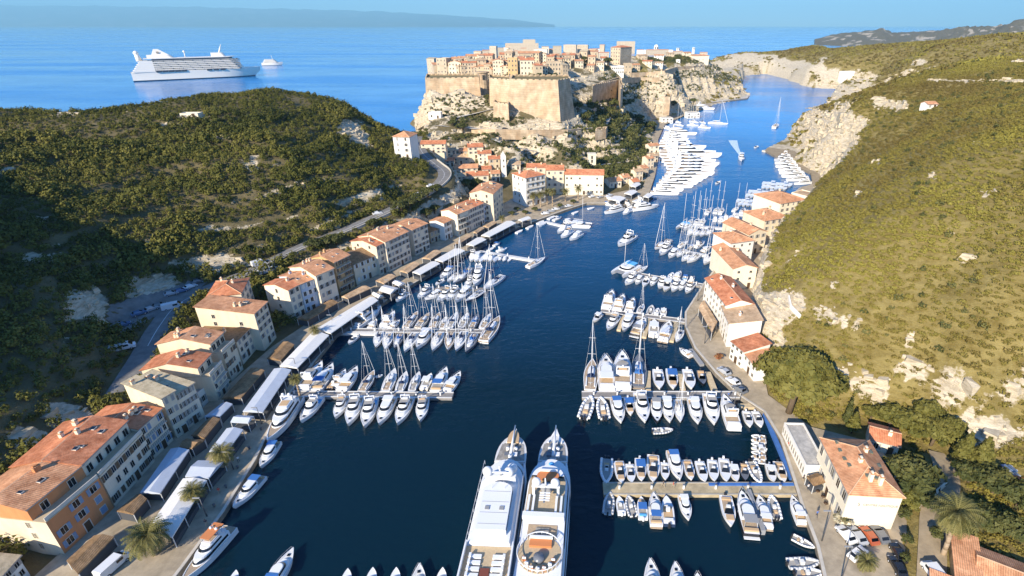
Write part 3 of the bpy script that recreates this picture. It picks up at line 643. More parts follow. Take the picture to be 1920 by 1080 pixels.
def house(name, label, a, b, ez, dep, z0=1.2, roof='gable', wall='cream', rf='red', fl=3, co=3, ends=0, rise=None, shut='grey', top=None, chim=1, cat='house', group=None, ww=0.95, wh=1.5, door=True, bal=False, skip=0.08, endfar=0, extra=None, backw=0):
    """a, b: world points of the facade's two top corners; the house lies behind the line a -> b"""
    a = Vector(a); b = Vector(b); d = b - a; d.z = 0; L = d.length
    if L < 2: L = 2
    r = random.Random(hash((round(a.x, 1), round(a.y, 1))) & 0xffff)
    rz = math.atan2(d.y, d.x)
    t = thing(name, label, cat, (a.x, a.y, z0), rz, group)
    H = ez - z0; rise = (min(dep, L) if roof == 'gabley' else dep) * 0.13 if rise is None else rise
    wm = W[wall]; rm = RF[rf]; NBLD.append((a.x, a.y, b.x, b.y, dep, ez))
    if top:
        sb, h2 = top
        put("wall", wall_mesh('flat', 0, L, 0, dep, -6, H, 0, wm, 0.0), t)
        q = MB(); q.box(-0.1, -0.12, H, L + 0.1, dep, H + 0.15, W['tan']); q.build("terrace", t)
        q = MB(); q.box(0.05, 0.0, H + 0.15, L - 0.05, 0.14, H + 0.95, M_TRIM); q.build("balustrade", t)
        put("upper_wall", wall_mesh(roof, 0, L, sb, dep, H + 0.15, H + h2, rise, wm, 0), t)
        ro = put("roof", roof_mesh(roof, 0, L, sb, dep, H + h2, rise, rm), t); ry0, rz_ = sb, H + h2
        n = max(2, co - 1)
        for c in range(n): put("window", window_mesh(1.3, 1.7, None), t, (L * (c + 0.5) / n, sb, H + 0.35), 0)
    else:
        put("wall", wall_mesh(roof, 0, L, 0, dep, -6, H, rise, wm, 0.5 if roof == 'flat' else 0), t)
        ro = put("roof", roof_mesh(roof, 0, L, 0, dep, H, rise, rm, 0.35 if roof != 'flat' else -0.32), t); ry0, rz_ = 0, H
    if roof in ('gable', 'shed') and chim > 1:
        for k in range(chim):
            u = r.uniform(0.1, 0.9); v = r.uniform(0.12, 0.4); zz = rz_ + rise * (2 * v if roof == 'gable' else v); put("skylight", skylight_mesh(), ro, (L * u, ry0 + (dep - ry0) * v, zz + 0.16), 0, (r.uniform(0.8, 1.6), r.uniform(0.8, 1.4), 1))
    fh = H / max(1, fl)
    if co:
        for f in range(fl):
            for c in range(co):
                if r.random() < skip: continue
                zz = f * fh + fh * 0.3
                if f == 0 and door and c == co // 2: put("door", door_mesh(), t, (L * (c + 0.5) / co, 0, 0), 0); continue
                put("window", window_mesh(min(ww, L / co * 0.45), min(wh, fh * 0.55), shut if r.random() < 0.85 else None, r.random() < 0.28), t, (L * (c + 0.5) / co, 0, zz), 0)
    for n, xx, rr in ((ends, 0, -90), (endfar, L, 90)):
        for f in range(fl):
            for c in range(n):
                if r.random() < 0.3: continue
                put("window", window_mesh(min(ww, 0.9), min(wh, fh * 0.5), None), t, (xx, dep * (c + 0.6) / (n + 0.2), f * fh + fh * 0.32), R(rr))
    if bal:
        for f in range(1, fl):
            q = MB(); q.box(0.4, -0.9, f * fh + 0.02, L - 0.4, -0.003, f * fh + 0.14, M_TRIM)
            for k in range(int((L - 0.8) / 0.5) + 1): q.box(0.4 + k * 0.5, -0.88, f * fh + 0.14, 0.44 + k * 0.5, -0.84, f * fh + 1.0, M_METAL)
            q.box(0.4, -0.9, f * fh + 1.0, L - 0.4, -0.82, f * fh + 1.05, M_METAL); q.build("balcony", t)
    for k in range(chim):
        if roof in ('gable', 'gabley', 'hip', 'shed'):
            u = r.uniform(0.12, 0.88); v = r.choice((r.uniform(0.3, 0.45), r.uniform(0.55, 0.8)))
            hh = rise * (1 - abs(2 * v - 1)) if roof in ('gable', 'hip') else (rise * (1 - abs(2 * u - 1)) if roof == 'gabley' else rise * v)
            put("chimney", chimney_mesh(wm), ro, (L * u, ry0 + (dep - ry0) * v, rz_ + hh), 0)
        else:
            put("roof_hut", chimney_mesh(wm), ro, (L * r.uniform(0.2, 0.8), dep * r.uniform(0.3, 0.8), rz_ + 0.6), 0, (1.6, 2.2, 0.6))
    return t, L, H
def hp(label, a, b, ez, dep, **k):     # facade top corners given in pixels
    return house(k.pop('name', 'town_house'), label, P(a[0], a[1], ez), P(b[0], b[1], ez), ez, dep, **k)
G1 = 'old houses along the left quay'
t, L_, H_ = hp("orange house with a terraced top floor and cream end wall, nearest the camera", (86, 980), (185, 896), 9.5, 15, wall='orange', rf='orange', fl=3, co=3, shut='blue', top=(2.6, 3.0), rise=1.5, chim=2, wh=1.9, ww=1.2, group=G1, ends=2)
q = MB(); q.box(-0.03, 0.0, -4, 0.0, 15, H_ - 0.01, W['cream']); q.build("end_wall", t)
hp("long grey house with a broad terracotta roof, next to the orange house", (187, 893), (267, 811), 9.5, 15.5, wall='grey', rf='red', fl=3, co=6, shut='brown', top=(2.4, 3.2), rise=1.5, chim=4, group=G1)
hp("four storey grey house with blue shutters, its terracotta roof half in shade", (259, 804), (301, 767), 10.5, 13, bal=True, wall='grey', rf='red', fl=3, co=4, shut='blue', rise=1.2, chim=3, group=G1)
hp("tall narrow house with a beige sheet roof and cream end wall", (302, 747), (326, 733), 13, 13, wall='cream', rf='tan', fl=4, co=2, shut='grey', roof='shed', rise=0.8, chim=1, group=G1)
hp("long cream house with flat brown roof and rows of close windows", (326, 741), (362, 718), 11.5, 13, wall='grey', rf='tan', fl=4, co=5, shut='grey', roof='shed', rise=1.0, chim=2, group=G1)
hp("low white lean-to between the brown roofed house and the cream gabled pair", (372, 740), (392, 723), 5, 10, wall='white', rf='grey', fl=1, co=2, roof='flat', chim=0, group=G1)
hp("cream gabled house with a terraced top floor, lower one of a pair", (394, 706), (417, 680), 9, 16, wall='cream', rf='red', fl=3, co=3, shut='grey', top=(2.4, 2.8), rise=1.7, chim=2, group=G1, bal=True)
hp("cream gabled house with twin red roofs, upper one of a pair", (417, 662), (440, 640), 10, 17, wall='cream', rf='orange', fl=3, co=4, shut='brown', top=(2.6, 2.9), rise=1.8, chim=3, group=G1)
hp("small house with a dark shaded roof in front of the tall cream block", (443, 640), (468, 615), 8.5, 13, wall='grey', rf='brown', fl=3, co=3, roof='shed', rise=0.6, chim=1, group=G1)
hp("tall square cream block with a big blank end wall and orange roof", (476, 588), (500, 566), 13.5, 17, wall='cream', rf='orange', fl=5, co=3, shut='grey', roof='shed', rise=2.2, chim=2, group=G1, ends=2)
hp("grey three window house with red hipped roof standing back by the car park", (451, 550), (466, 521), 14, 9.5, z0=6, wall='grey', rf='red', fl=3, co=3, roof='hip', rise=1.6, chim=2, group=G1, ends=1)
hp("narrow end house with bright red roof beside the dark alley", (540, 544), (561, 533), 12.5, 10.5, wall='grey', rf='red', fl=4, co=2, shut='grey', rise=1.2, chim=1, group=G1, ends=1)
hp("house with pale blue washed ground floors beside the bright red roof", (562, 533), (592, 521), 12.5, 12, wall='blue', rf='orange', fl=4, co=3, shut='white', rise=1.5, chim=2, group=G1)
hp("weathered house under a wide terracotta roof with cream gable steps", (592, 517), (625, 503), 14, 14, wall='grey', rf='orange', fl=4, co=3, shut='grey', rise=1.8, chim=3, group=G1)
hp("tan ochre house, tall and narrow with red shutters", (626, 492), (655, 478), 14, 11, bal=True, wall='ochre', rf='orange', fl=5, co=4, shut='brown', rise=1.6, chim=2, group=G1)
hp("low house with a dark dormered roof between taller houses", (662, 496), (704, 478), 9.5, 12, wall='cream', rf='brown', fl=3, co=4, shut='white', rise=2.2, chim=1, group=G1)
hp("cream fronted house with red roof stepping down below the grey block", (705, 462), (722, 454), 13.5, 13, wall='cream', rf='red', fl=5, co=3, shut='grey', rise=1.4, chim=2, group=G1, ends=2)
hp("large grey six column block with the widest terracotta roof of the row", (722, 454), (765, 434), 14, 14, wall='grey', rf='orange', fl=5, co=6, shut='grey', rise=1.9, chim=3, group=G1, ends=0)
hp("grey house with a dark recessed attic and white roof terrace corner", (773, 431), (801, 419), 13, 12, wall='grey', rf='orange', fl=5, co=4, shut='grey', rise=1.2, chim=1, group=G1)
hp("low shaded house with a planted yard beyond the roof terrace house", (806, 436), (826, 428), 6.5, 10, wall='tan', rf='brown', fl=2, co=3, roof='shed', rise=0.7, chim=0, group=G1)
hp("small white house with a low red roof and blank white end wall", (832, 419), (846, 412), 9.5, 8, wall='white', rf='orange', fl=3, co=3, rise=1.0, chim=0, group=G1)
hp("white ended house with an orange roof and brown balconies", (857, 402), (877, 394), 12, 10, bal=True, wall='pale', rf='orange', fl=4, co=4, shut='brown', rise=1.4, chim=2, group=G1)
hp("plain grey house second from the small white one", (877, 394), (889, 388), 12, 10, wall='grey', rf='orange', fl=4, co=3, rise=1.4, chim=1, group=G1)
hp("plain grey house with two dormers under a red roof by the pale blue house", (889, 388), (906, 381), 12, 10, wall='grey', rf='red', fl=4, co=4, rise=1.3, chim=2, group=G1)
hp("pale blue house squeezed in at the foot of the tall corner house", (907, 389), (922, 381), 9, 9, wall='blue', rf='grey', fl=3, co=3, shut='white', roof='flat', chim=0, group=G1)
hp("tall corner house with orange roof and cream end wall facing the bay", (924, 364), (942, 347), 15.5, 12, wall='cream', rf='orange', fl=5, co=4, rise=1.8, chim=4, group=G1, ends=2)
hp("square white block with balconies beside the palms", (985, 334), (1022, 327), 17, 13, wall='white', rf='red', fl=5, co=4, roof='hip', rise=2.0, chim=2, bal=True, ends=3, name='apartment_block', cat='apartment block')
G2 = 'houses climbing to the citadel'
def slopehouse(label, x0, x1, ybase, hpx, dep, yaw=0.0, **k):
    """front wall spans pixels x0..x1, its foot on the ground at ybase, hpx tall"""
    p = hit((x0 + x1) / 2, ybase); d = p.y * _cp + (CAM_H - p.z) * _sp
    wd = (x1 - x0) / FPX * d; h = hpx / FPX * d * 1.04
    c, s = math.cos(R(yaw)), math.sin(R(yaw)); k.setdefault('group', G2)
    a = (p.x - c * wd / 2, p.y - s * wd / 2, 0); b = (p.x + c * wd / 2, p.y + s * wd / 2, 0)
    return house(k.pop('name', 'town_house'), label, a, b, p.z + h, dep, z0=p.z, **k)
slopehouse("cream house with two windows above the tall corner house", 876, 917, 350, 20, 9, 10, wall='cream', rf='red', fl=2, co=3, rise=1.5, chim=1)
slopehouse("house with a long tan roof stepped above the two window house", 853, 896, 328, 12, 9, 8, wall='cream', rf='orange', fl=2, co=4, rise=1.5)
slopehouse("pale roofed house at the inside of the road bend", 850, 880, 308, 11, 10, 6, wall='tan', rf='pale', fl=2, co=3, rise=1.4)
slopehouse("grey house with a long red ridge roof at the road gap", 791, 836, 288, 17, 8, 4, wall='cream', rf='red', fl=3, co=5, rise=1.5)
slopehouse("little square house beside the long red ridge roof", 838, 856, 294, 11, 8, 12, wall='cream', rf='pale', fl=2, co=2, rise=1.0)
slopehouse("cream house with bright red roof on the lane below the ramparts", 879, 907, 297, 20, 10, 12, wall='cream', rf='red', fl=3, co=3, rise=1.5)
slopehouse("lower cream house with red roof left of the bell tower", 898, 922, 308, 19, 8, 12, wall='pale', rf='red', fl=3, co=3, rise=1.3)
slopehouse("small red roofed house touching the bell tower", 917, 938, 316, 17, 8, 10, wall='tan', rf='red', fl=2, co=2, rise=1.3)
slopehouse("white walled house with orange roof standing alone in the shaded gorge", 741, 773, 297, 38, 11, -8, wall='white', rf='orange', fl=4, co=2, roof='hip', rise=2.0, chim=0)
slopehouse("cream house with red roof behind the white apartment block, left one", 988, 1023, 336, 21, 9, 0, wall='cream', rf='red', fl=2, co=2, rise=1.6)
hp("cream house with red roof half shaded beside the long customs block", (1024, 319), (1057, 319), 15, 10, wall='cream', rf='red', fl=4, co=3, rise=1.8, group=G2)
hp("long pale yellow block with red roof at the end of the bay", (1059, 327), (1132, 328), 13, 10, wall='pale', rf='red', fl=3, co=9, rise=1.9, chim=0, shut=None, wh=1.1, ww=0.9, skip=0.35, name='harbour_block', cat='building')
slopehouse("small house with red lean-to roof right of the long pale yellow block", 1142, 1166, 352, 12, 8, 20, wall='pale', rf='orange', fl=1, co=3, rise=1.4)
slopehouse("narrow cream house under the trees by the far quay", 1190, 1206, 338, 16, 6, 25, wall='cream', rf='pale', fl=2, co=2, rise=1.0)
slopehouse("house with orange roof on the wooded bank above the motor yachts", 1212, 1226, 318, 20, 7, 25, wall='cream', rf='orange', fl=3, co=2, rise=1.2)
slopehouse("cream house with orange roof beside the far quay road", 1216, 1236, 288, 14, 7, 20, wall='pale', rf='orange', fl=2, co=2, rise=1.2)
slopehouse("white quay house at the far end of the motor yacht row", 1288, 1312, 222, 9, 9, 10, wall='white', rf='grey', fl=2, co=4, roof='flat', chim=0)
slopehouse("pale harbour house behind the masts below the tower", 1240, 1262, 232, 9, 8, 10, wall='white', rf='grey', fl=2, co=3, roof='flat', chim=0)
for i, (x0, x1, yb, h_, yw, wl_, tl) in enumerate(((905, 922, 332, 14, 10, 'cream', 'red'), (862, 878, 296, 12, 8, 'tan', 'orange'), (858, 874, 342, 10, 10, 'cream', 'pale'), (922, 938, 340, 14, 12, 'pale', 'orange'), (958, 976, 318, 9, 4, 'cream', 'pale'), (836, 852, 312, 10, 6, 'cream', 'red'), (1168, 1182, 345, 12, 20, 'cream', 'orange'), (1186, 1200, 352, 11, 22, 'pale', 'red'), (1204, 1216, 330, 14, 24, 'sand', 'orange'), (1222, 1234, 305, 12, 24, 'cream', 'pale'))):
    slopehouse(f"small house filling the slope between the bay head and the citadel, {ORD0[i]} listed from the road" if False else f"small {wl_} coloured infill house on the slope under the citadel, {ORD0[i]} of ten", x0, x1, yb, h_, 8, yw, wall=wl_, rf=tl, fl=2, co=2, rise=1.2, chim=1)
for i, (x0, x1, yb, h_) in enumerate(((1100, 1114, 134, 10), (1118, 1132, 131, 12), (1126, 1138, 119, 9), (1186, 1200, 132, 9), (1196, 1214, 113, 8), (1204, 1222, 124, 8), (1226, 1244, 112, 7), (1250, 1264, 108, 7), (1262, 1280, 103, 6), (1282, 1296, 107, 7), (1228, 1242, 126, 7), (1312, 1326, 104, 5))):
    slopehouse(f"pale house scattered along the ridge right of the old town, {ORD0[i]} from the left", x0, x1, yb, h_, 9, -15 + 7 * (i % 5), wall=('sand', 'cream', 'white', 'sand')[i % 4], rf=('orange', 'pale', 'red')[i % 3], fl=2, co=3, rise=1.2, chim=0, group='houses along the citadel ridge', shut=None, door=False)
# towers
def tower(name, label, px, ybase, ytop, wpx, wm, rk, cat='tower', n=4, top=None, yaw=0.4):
    p = hit(px, ybase); d = p.y * _cp + (CAM_H - p.z) * _sp; h = (ybase - ytop) / FPX * d * 1.04; r = wpx / FPX * d / 2
    t = thing(name, label, cat, p, yaw)
    s = 1.3 if n == 4 else 1.0
    poly = [(r * s * math.cos(2 * math.pi * (k + .5) / n), r * s * math.sin(2 * math.pi * (k + .5) / n)) for k in range(n)]
    b = MB(); b.prism(poly, -6, h, wm, None, 0.94 if n > 4 else 1.0); b.build("wall", t)
    b = MB()
    if rk == 'spire': b.prism(poly, h + .002, h + r * 1.6, M_TRIM, None, 0.04)
    elif rk == 'dome': b.sphere((0, 0, h), r * 0.95, wm, 12, 8)
    else:
        b.prism([(x * 1.08, y * 1.08) for x, y in poly], h + 0.002, h + 0.9, wm, None, 1.0)
    b.build("roof" if rk != 'flat' else "parapet", t)
    for k in range(2 if n == 4 else 3):
        a = -math.pi / 2 + (0 if n == 4 else (k - 1) * 0.9); rr = r * s * (math.cos(math.pi / 4) if n == 4 else math.cos(math.pi / n))
        put("window", window_mesh(r * 0.4, r * 0.7, None), t, (rr * math.cos(a), rr * math.sin(a), h * (0.72 - 0.3 * (k if n == 4 else 0))), a + math.pi / 2)
    return t
tower("bell_tower", "slender white bell tower among the red roofs", 945, 328, 293, 10, W['white'], 'spire', 'bell tower', 4, yaw=0.2)
tower("watch_tower", "square pale stone tower on the path above the long yellow block", 1109, 313, 291, 16, W['pale'], 'flat', 'tower', 4, yaw=0.05)
# ---- the citadel
def rampart(name, label, pts, z0, batter=1.0, thick=None, cat='rampart', m=None):
    """pts: (px, py, z of the top); a battered wall with a flat top and low parapet"""
    b = MB(); q = [P(*p) for p in pts]; n = len(q); m = m or M_STONE
    cx = sum(p.x for p in q) / n; cy = sum(p.y for p in q) / n
    lo = []; md = []
    for p in q:
        v = Vector((p.x - cx, p.y - cy, 0)); v.normalize(); hgt = p.z - z0
        lo.append((p.x + v.x * hgt * 0.16 * batter, p.y + v.y * hgt * 0.16 * batter, z0))
    vs = lo + [tuple(p) for p in q]
    a = sum(q[i].x * q[(i + 1) % n].y - q[(i + 1) % n].x * q[i].y for i in range(n))
    fs = [(i, (i + 1) % n, n + (i + 1) % n, n + i) for i in range(n)]
    if a < 0: fs = [f[::-1] for f in fs]
    b.add(vs, fs, m)
    tp = [tuple(p) for p in q]
    if a < 0: tp = tp[::-1]
    b.add([(x, y, z - 0.9) for x, y, z in tp], [tuple(range(n))], M_GROUND2)
    t = thing(name, label, cat, (cx, cy, z0)); o = b.build("wall", t); o.location = (-cx, -cy, -z0)
    c = MB()
    for i in range(n):
        p0, p1 = Vector(tp[i]), Vector(tp[(i + 1) % n]); d = (p1 - p0); L = d.length
        if L < 1: continue
        for s in range(int(L / 4)):
            u = (s + 0.5) / max(1, int(L / 4)); w_ = p0 + d * u
            M = Matrix.Translation(w_) @ Matrix.Rotation(math.atan2(d.y, d.x), 4, 'Z'); c.box(-1.4, 0.05, -0.2, 1.4, 0.75, 0.55, m, M)
    o = c.build("parapet", t); o.location = (-cx, -cy, -z0)
    return t
M_GROUND2 = mat("rampart_turf", (0.16, 0.13, 0.06), 0.95, 0.05, col2=(0.30, 0.24, 0.13), vscale=0.15)
def back(pts, dy): return pts
rampart("bastion", "great battered stone bastion with a shaded right flank, front of the citadel", [(956, 149, 56), (1046, 151, 56), (1068, 147, 56), (1066, 141, 56), (960, 141, 56)], 22, 1.0)
rampart("curtain_wall", "long stone curtain wall left of the round turret on the cliff edge", [(797, 147, 53), (834, 147, 53), (898, 145, 54), (898, 139, 54), (800, 139, 53)], 36, 0.35)
rampart("curtain_wall", "stone curtain wall between the round turret and the great bastion", [(917, 147, 55.5), (957, 150, 55.5), (957, 143, 55.5), (917, 140, 55.5)], 30, 0.3)
tower("turret", "round stone turret in the corner of the citadel walls", 906, 181, 141, 24, M_STONE, 'flat', 'turret', 14)
rampart("rampart_step", "lower stone outwork at the foot of the great bastion, left side", [(925, 192, 41), (953, 196, 41), (955, 188, 41), (927, 185, 41)], 27, 0.4)
0 and rampart("rampart_step", "small stone ledge wall at the right foot of the great bastion", [(1052, 203, 38), (1076, 203, 38), (1082, 196, 38), (1056, 195, 38)], 22, 0.6)
rampart("bastion", "small reddish bastion above the pines right of the great bastion", [(1112, 160, 45), (1160, 150, 45), (1164, 166, 44), (1168, 158, 45), (1162, 144, 45), (1114, 150, 45)][:5], 28, 0.4)
0 and rampart("rampart_wall", "stone wall dropping towards the pines below the small bastion", [(1156, 176, 36), (1174, 169, 36), (1178, 164, 36), (1160, 168, 36)], 22, 0.5)
lowwall("retaining_wall", [hit(x, y) for x, y in ((885, 248), (930, 249.5), (1000, 251), (1064, 250), (1090, 248))], 2.6, 1.0, M_STONE, "long pale retaining wall under the citadel road", "retaining wall", 4.0)
rampart("retaining_wall", "stone corner wall under the bend of the citadel road", [(1116, 245, 23), (1136, 242, 23), (1139, 238, 23), (1118, 240, 23)], 16, 0.3, cat='retaining wall')
0 and rampart("retaining_wall", "stone apron below the long retaining wall, by the trees", [(1040, 262, 22), (1085, 262, 22), (1088, 257, 22), (1044, 256, 22)], 10, 0.8, cat='retaining wall')
0 and rampart("rampart_wall", "high stone wall running down to the water battery", [(1240, 137, 42), (1272, 150, 38), (1276, 172, 30), (1278, 170, 30.3), (1277, 147, 38.5), (1245, 134, 42)], 14, 0.0)
rampart("bastion", "square stone gate tower above the far quay", [(1246, 182, 24), (1257, 182, 24), (1259, 177, 24), (1248, 176, 24)], 6, 0.2)
0 and rampart("rampart_wall", "long upper town wall along the plateau right of the tall block", [(1170, 140, 48), (1245, 136, 47), (1262, 124, 49), (1320, 125, 46), (1320, 123, 46.2), (1260, 122, 49), (1240, 133, 47.2), (1170, 137, 48)], 36, 0.0)
strip("road", [hit(x, y) + Vector((0, 0, 0.1)) for x, y in ((786, 244), (800, 236), (830, 236), (870, 240), (930, 244), (1000, 245), (1060, 244), (1110, 240), (1134, 233), (1140, 222), (1132, 208), (1124, 196))], 4.5, M_KERB, 0.15)
strip("path", [hit(x, y) + Vector((0, 0, 0.1)) for x, y in ((800, 236), (850, 222), (890, 213), (930, 203), (950, 200))], 4.0, M_KERB, 0.2)
strip("path", [hit(x, y) + Vector((0, 0, 0.1)) for x, y in ((905, 246), (925, 262), (960, 276), (1010, 286), (1060, 300), (1110, 312), (1160, 305), (1205, 292))], 2.6, M_KERB, 0.2)
lowwall("rampart_wall", [hit(x, y) for x, y in ((1240, 139), (1262, 146), (1272, 156), (1276, 168), (1268, 180))], 5.5, 1.4, M_STONE, "high stone wall running down to the gate tower above the far quay", "wall", 4.0)
lowwall("rampart_wall", [hit(x, y) for x, y in ((1180, 142), (1212, 141), (1245, 138), (1268, 130), (1300, 128), (1330, 127))], 3.0, 1.2, M_STONE, "long low upper town wall along the plateau right of the tall block", "wall", 3.0)
lowwall("rampart_wall", [hit(x, y) for x, y in ((1165, 151), (1200, 149), (1240, 150))], 2.4, 1.2, M_STONE, "short terrace wall on the slope below the long white terrace building", "wall", 3.0)
# citadel town: every house of the walled town
G3 = 'houses of the walled town'
cit = [  # label, x0, x1, ybase, h px, depth, yaw, wall, roof, tiles, floors, columns
 ("tall cream tower house at the left cliff edge", 802, 818, 146, 32, 11, -20, 'sand', 'shed', 'tan', 5, 3), ("second tall cream house from the cliff edge", 820, 840, 145, 31, 12, -15, 'sand', 'flat', 'tan', 5, 3),
 ("stepped white house third from the cliff edge", 842, 866, 140, 20, 12, -5, 'cream', 'gabley', 'orange', 3, 4), ("house with a bright red gable behind the curtain wall", 868, 894, 138, 18, 10, 8, 'sand', 'gable', 'red', 3, 5),
 ("small shaded house behind the round turret", 897, 907, 138, 12, 9, 0, 'tan', 'gable', 'orange', 2, 2), ("low cream house right of the round turret", 908, 921, 138, 14, 9, 5, 'sand', 'flat', 'pale', 3, 3),
 ("wide gabled cream house over the curtain wall", 925, 945, 142, 25, 13, 6, 'cream', 'gabley', 'orange', 4, 4), ("orange tinted house with flat roof above the great bastion", 953, 971, 144, 30, 11, 0, 'ochre', 'flat', 'pale', 4, 3),
 ("square cream house with red roof on the great bastion", 976, 1002, 142, 26, 12, 5, 'cream', 'gable', 'red', 3, 4), ("small red roofed house near the bastion's right end", 1003, 1018, 143, 18, 9, 15, 'tan', 'gable', 'red', 2, 2),
 ("cream house with a grey flat roof at the bastion's shaded end", 1025, 1052, 142, 22, 12, 4, 'sand', 'flat', 'pale', 3, 5), ("house with shaded right wall next to the citadel gate", 1054, 1066, 144, 20, 11, 30, 'sand', 'shed', 'tan', 3, 2),
 ("low house with tan roof in the second row, leftmost", 846, 872, 122, 10, 12, 0, 'sand', 'gable', 'orange', 2, 4), ("house with tan ridge in the second row behind the red gable", 874, 900, 119, 12, 12, 4, 'cream', 'gable', 'orange', 2, 4),
 ("second row house with red roof and dark gap beside it", 906, 924, 120, 14, 12, -5, 'sand', 'gable', 'red', 2, 3), ("slim tall house with a shaded side rising over the roofs", 918, 932, 112, 22, 9, -20, 'sand', 'flat', 'pale', 4, 2),
 ("second row house under a long terracotta roof", 938, 966, 118, 14, 12, 6, 'sand', 'gable', 'red', 2, 5), ("second row house with two orange roofs", 972, 1000, 116, 14, 12, 4, 'sand', 'gable', 'orange', 2, 5),
 ("pale house with a wide white gable below the barracks", 1001, 1026, 108, 14, 13, -10, 'cream', 'gabley', 'orange', 2, 4), ("brown roofed house right of the white gable", 1030, 1052, 106, 12, 12, 8, 'sand', 'gable', 'orange', 2, 4),
 ("house with a dark shaded front in the middle of the old town", 1034, 1050, 118, 12, 10, 20, 'tan', 'gable', 'orange', 2, 3), ("house with red roof below the twin blocks", 1054, 1078, 118, 13, 11, 0, 'sand', 'gable', 'red', 2, 4),
 ("little house with a red gable left of the barracks", 940, 954, 101, 10, 11, -6, 'cream', 'gabley', 'red', 2, 2), ("orange roofed house under the left end of the barracks", 954, 972, 106, 9, 11, 4, 'sand', 'gable', 'orange', 1, 3),
 ("small cream house in front of the tall block's left side", 1102, 1116, 122, 14, 9, -10, 'sand', 'gable', 'orange', 2, 2), ("red roofed house left of the tall shaded block", 1116, 1142, 110, 10, 12, 0, 'sand', 'gable', 'red', 2, 4),
 ("white house with low roof behind the red roofed one", 1110, 1132, 101, 8, 12, 6, 'white', 'gable', 'orange', 2, 4), ("long white terrace building below the tall shaded block", 1146, 1170, 139, 13, 9, 10, 'white', 'flat', 'grey', 2, 6),
 ("cream gate house beside the long white terrace building", 1170, 1184, 140, 18, 7, 6, 'sand', 'flat', 'tan', 2, 2), ("long low cream building with orange roof on the far plateau", 1212, 1254, 104, 9, 14, 8, 'sand', 'gable', 'orange', 1, 8),
 ("white house on the plateau edge right of the tall block", 1194, 1206, 104, 9, 11, 0, 'white', 'gable', 'orange', 2, 2), ("cream house with an orange roof alone on the plateau slope", 1298, 1330, 117, 11, 12, 14, 'pale', 'hip', 'orange', 1, 4),
 ("small white hut left of the lone orange roof", 1268, 1275, 118, 5, 6, 0, 'white', 'flat', 'pale', 1, 1), ("low white house right of the twin blocks", 1094, 1108, 105, 8, 11, 0, 'white', 'gable', 'orange', 2, 2),
 ("flat white house on the skyline left of the domed mill", 1208, 1222, 94, 6, 12, 0, 'white', 'flat', 'grey', 1, 3), ("flat white house on the skyline right of the domed mill", 1240, 1262, 95, 6, 12, 0, 'white', 'flat', 'grey', 1, 4),
 ("low house with shaded side behind the second row", 880, 896, 112, 6, 10, 0, 'sand', 'gable', 'orange', 1, 3), ("pale house at the back of the old town near the sea cliff", 858, 876, 113, 6, 10, 0, 'cream', 'gable', 'orange', 1, 3),
 ("house with tan roof between the slim tall house and the barracks", 932, 946, 108, 10, 10, 5, 'sand', 'gable', 'orange', 2, 2), ("white house at the top of the lane behind the citadel gate", 1078, 1094, 128, 12, 9, 15, 'cream', 'gable', 'orange', 2, 3)]
GR = random.Random(5)
for rw, (y0, y1, x0, x1, n) in enumerate(((141, 139, 812, 1046, 13), (131, 128, 836, 1070, 16), (125, 113, 850, 1120, 17), (110, 103, 884, 1140, 12))):
    for q in range(n):
        u = (q + .5) / n; xx = x0 + (x1 - x0) * u + GR.uniform(-3, 3); w_ = GR.uniform(9, 17)
        cit.append((f"small beige house of the old town, {('front', 'second', 'third', 'back')[rw]} row, {ORD0[q]} from left", xx - w_ / 2, xx + w_ / 2, y0 + (y1 - y0) * u + GR.uniform(-1.5, 1.5), GR.uniform(7, 19), GR.uniform(7, 11), GR.uniform(-25, 25), GR.choice(('sand', 'sand', 'cream', 'tan', 'sand')), GR.choice(('gable', 'gable', 'gabley', 'shed')), GR.choice(('red', 'orange', 'pale', 'pale', 'tan')), GR.choice((2, 3)), GR.choice((2, 3))))
for (lb, x0, x1, yb, h_, dp, yw, wl_, rk, tl, f_, c_) in cit:
    slopehouse(lb, x0, x1, yb, h_, dp, yw, wall=wl_, roof=rk, rf=tl, fl=f_, co=c_, chim=1 if rk != 'flat' else 0, group=G3, shut=None, door=False, rise=None if rk != 'flat' else 0)
slopehouse("long three storey barracks on the highest ground of the citadel", 948, 1010, 100, 17, 16, 4, wall='sand', roof='flat', rf='tan', fl=3, co=12, chim=2, group=None, shut=None, door=False, name='barracks', cat='barracks', wh=1.8)
slopehouse("square cream keep rising from the barracks roof", 981, 1004, 96, 23, 10, 4, wall='sand', roof='flat', rf='pale', fl=4, co=0, chim=0, group=None, name='keep', cat='keep')
slopehouse("left one of two tall pale blocks standing side by side on the skyline", 1059, 1080, 107, 20, 15, -12, wall='sand', roof='flat', rf='pale', fl=4, co=4, chim=1, group=None, door=False, shut=None, endfar=3)
slopehouse("right one of two tall pale blocks standing side by side on the skyline", 1082, 1102, 106, 19, 15, -12, wall='sand', roof='flat', rf='tan', fl=4, co=4, chim=1, group=None, door=False, shut=None, endfar=3)
slopehouse("massive tall block with red roof and dark shaded right wall", 1142, 1164, 122, 29, 22, -40, wall='sand', roof='hip', rf='red', fl=5, co=4, chim=0, group=None, door=False, shut=None, endfar=6, name='garrison_block', cat='building', rise=1.5)
slopehouse("white flat roofed attic block behind the massive tall block", 1156, 1190, 98, 20, 12, 0, wall='sand', roof='flat', rf='grey', fl=3, co=3, chim=1, group=None, door=False, shut=None)
tower("windmill_tower", "white domed mill on the plateau skyline", 1230, 95, 84, 9, W['white'], 'dome', 'mill', 10)
tower("windmill_tower", "round pale mill stump, left one of two at the plateau's end", 1271, 97, 88, 7, W['white'], 'flat', 'mill', 10)
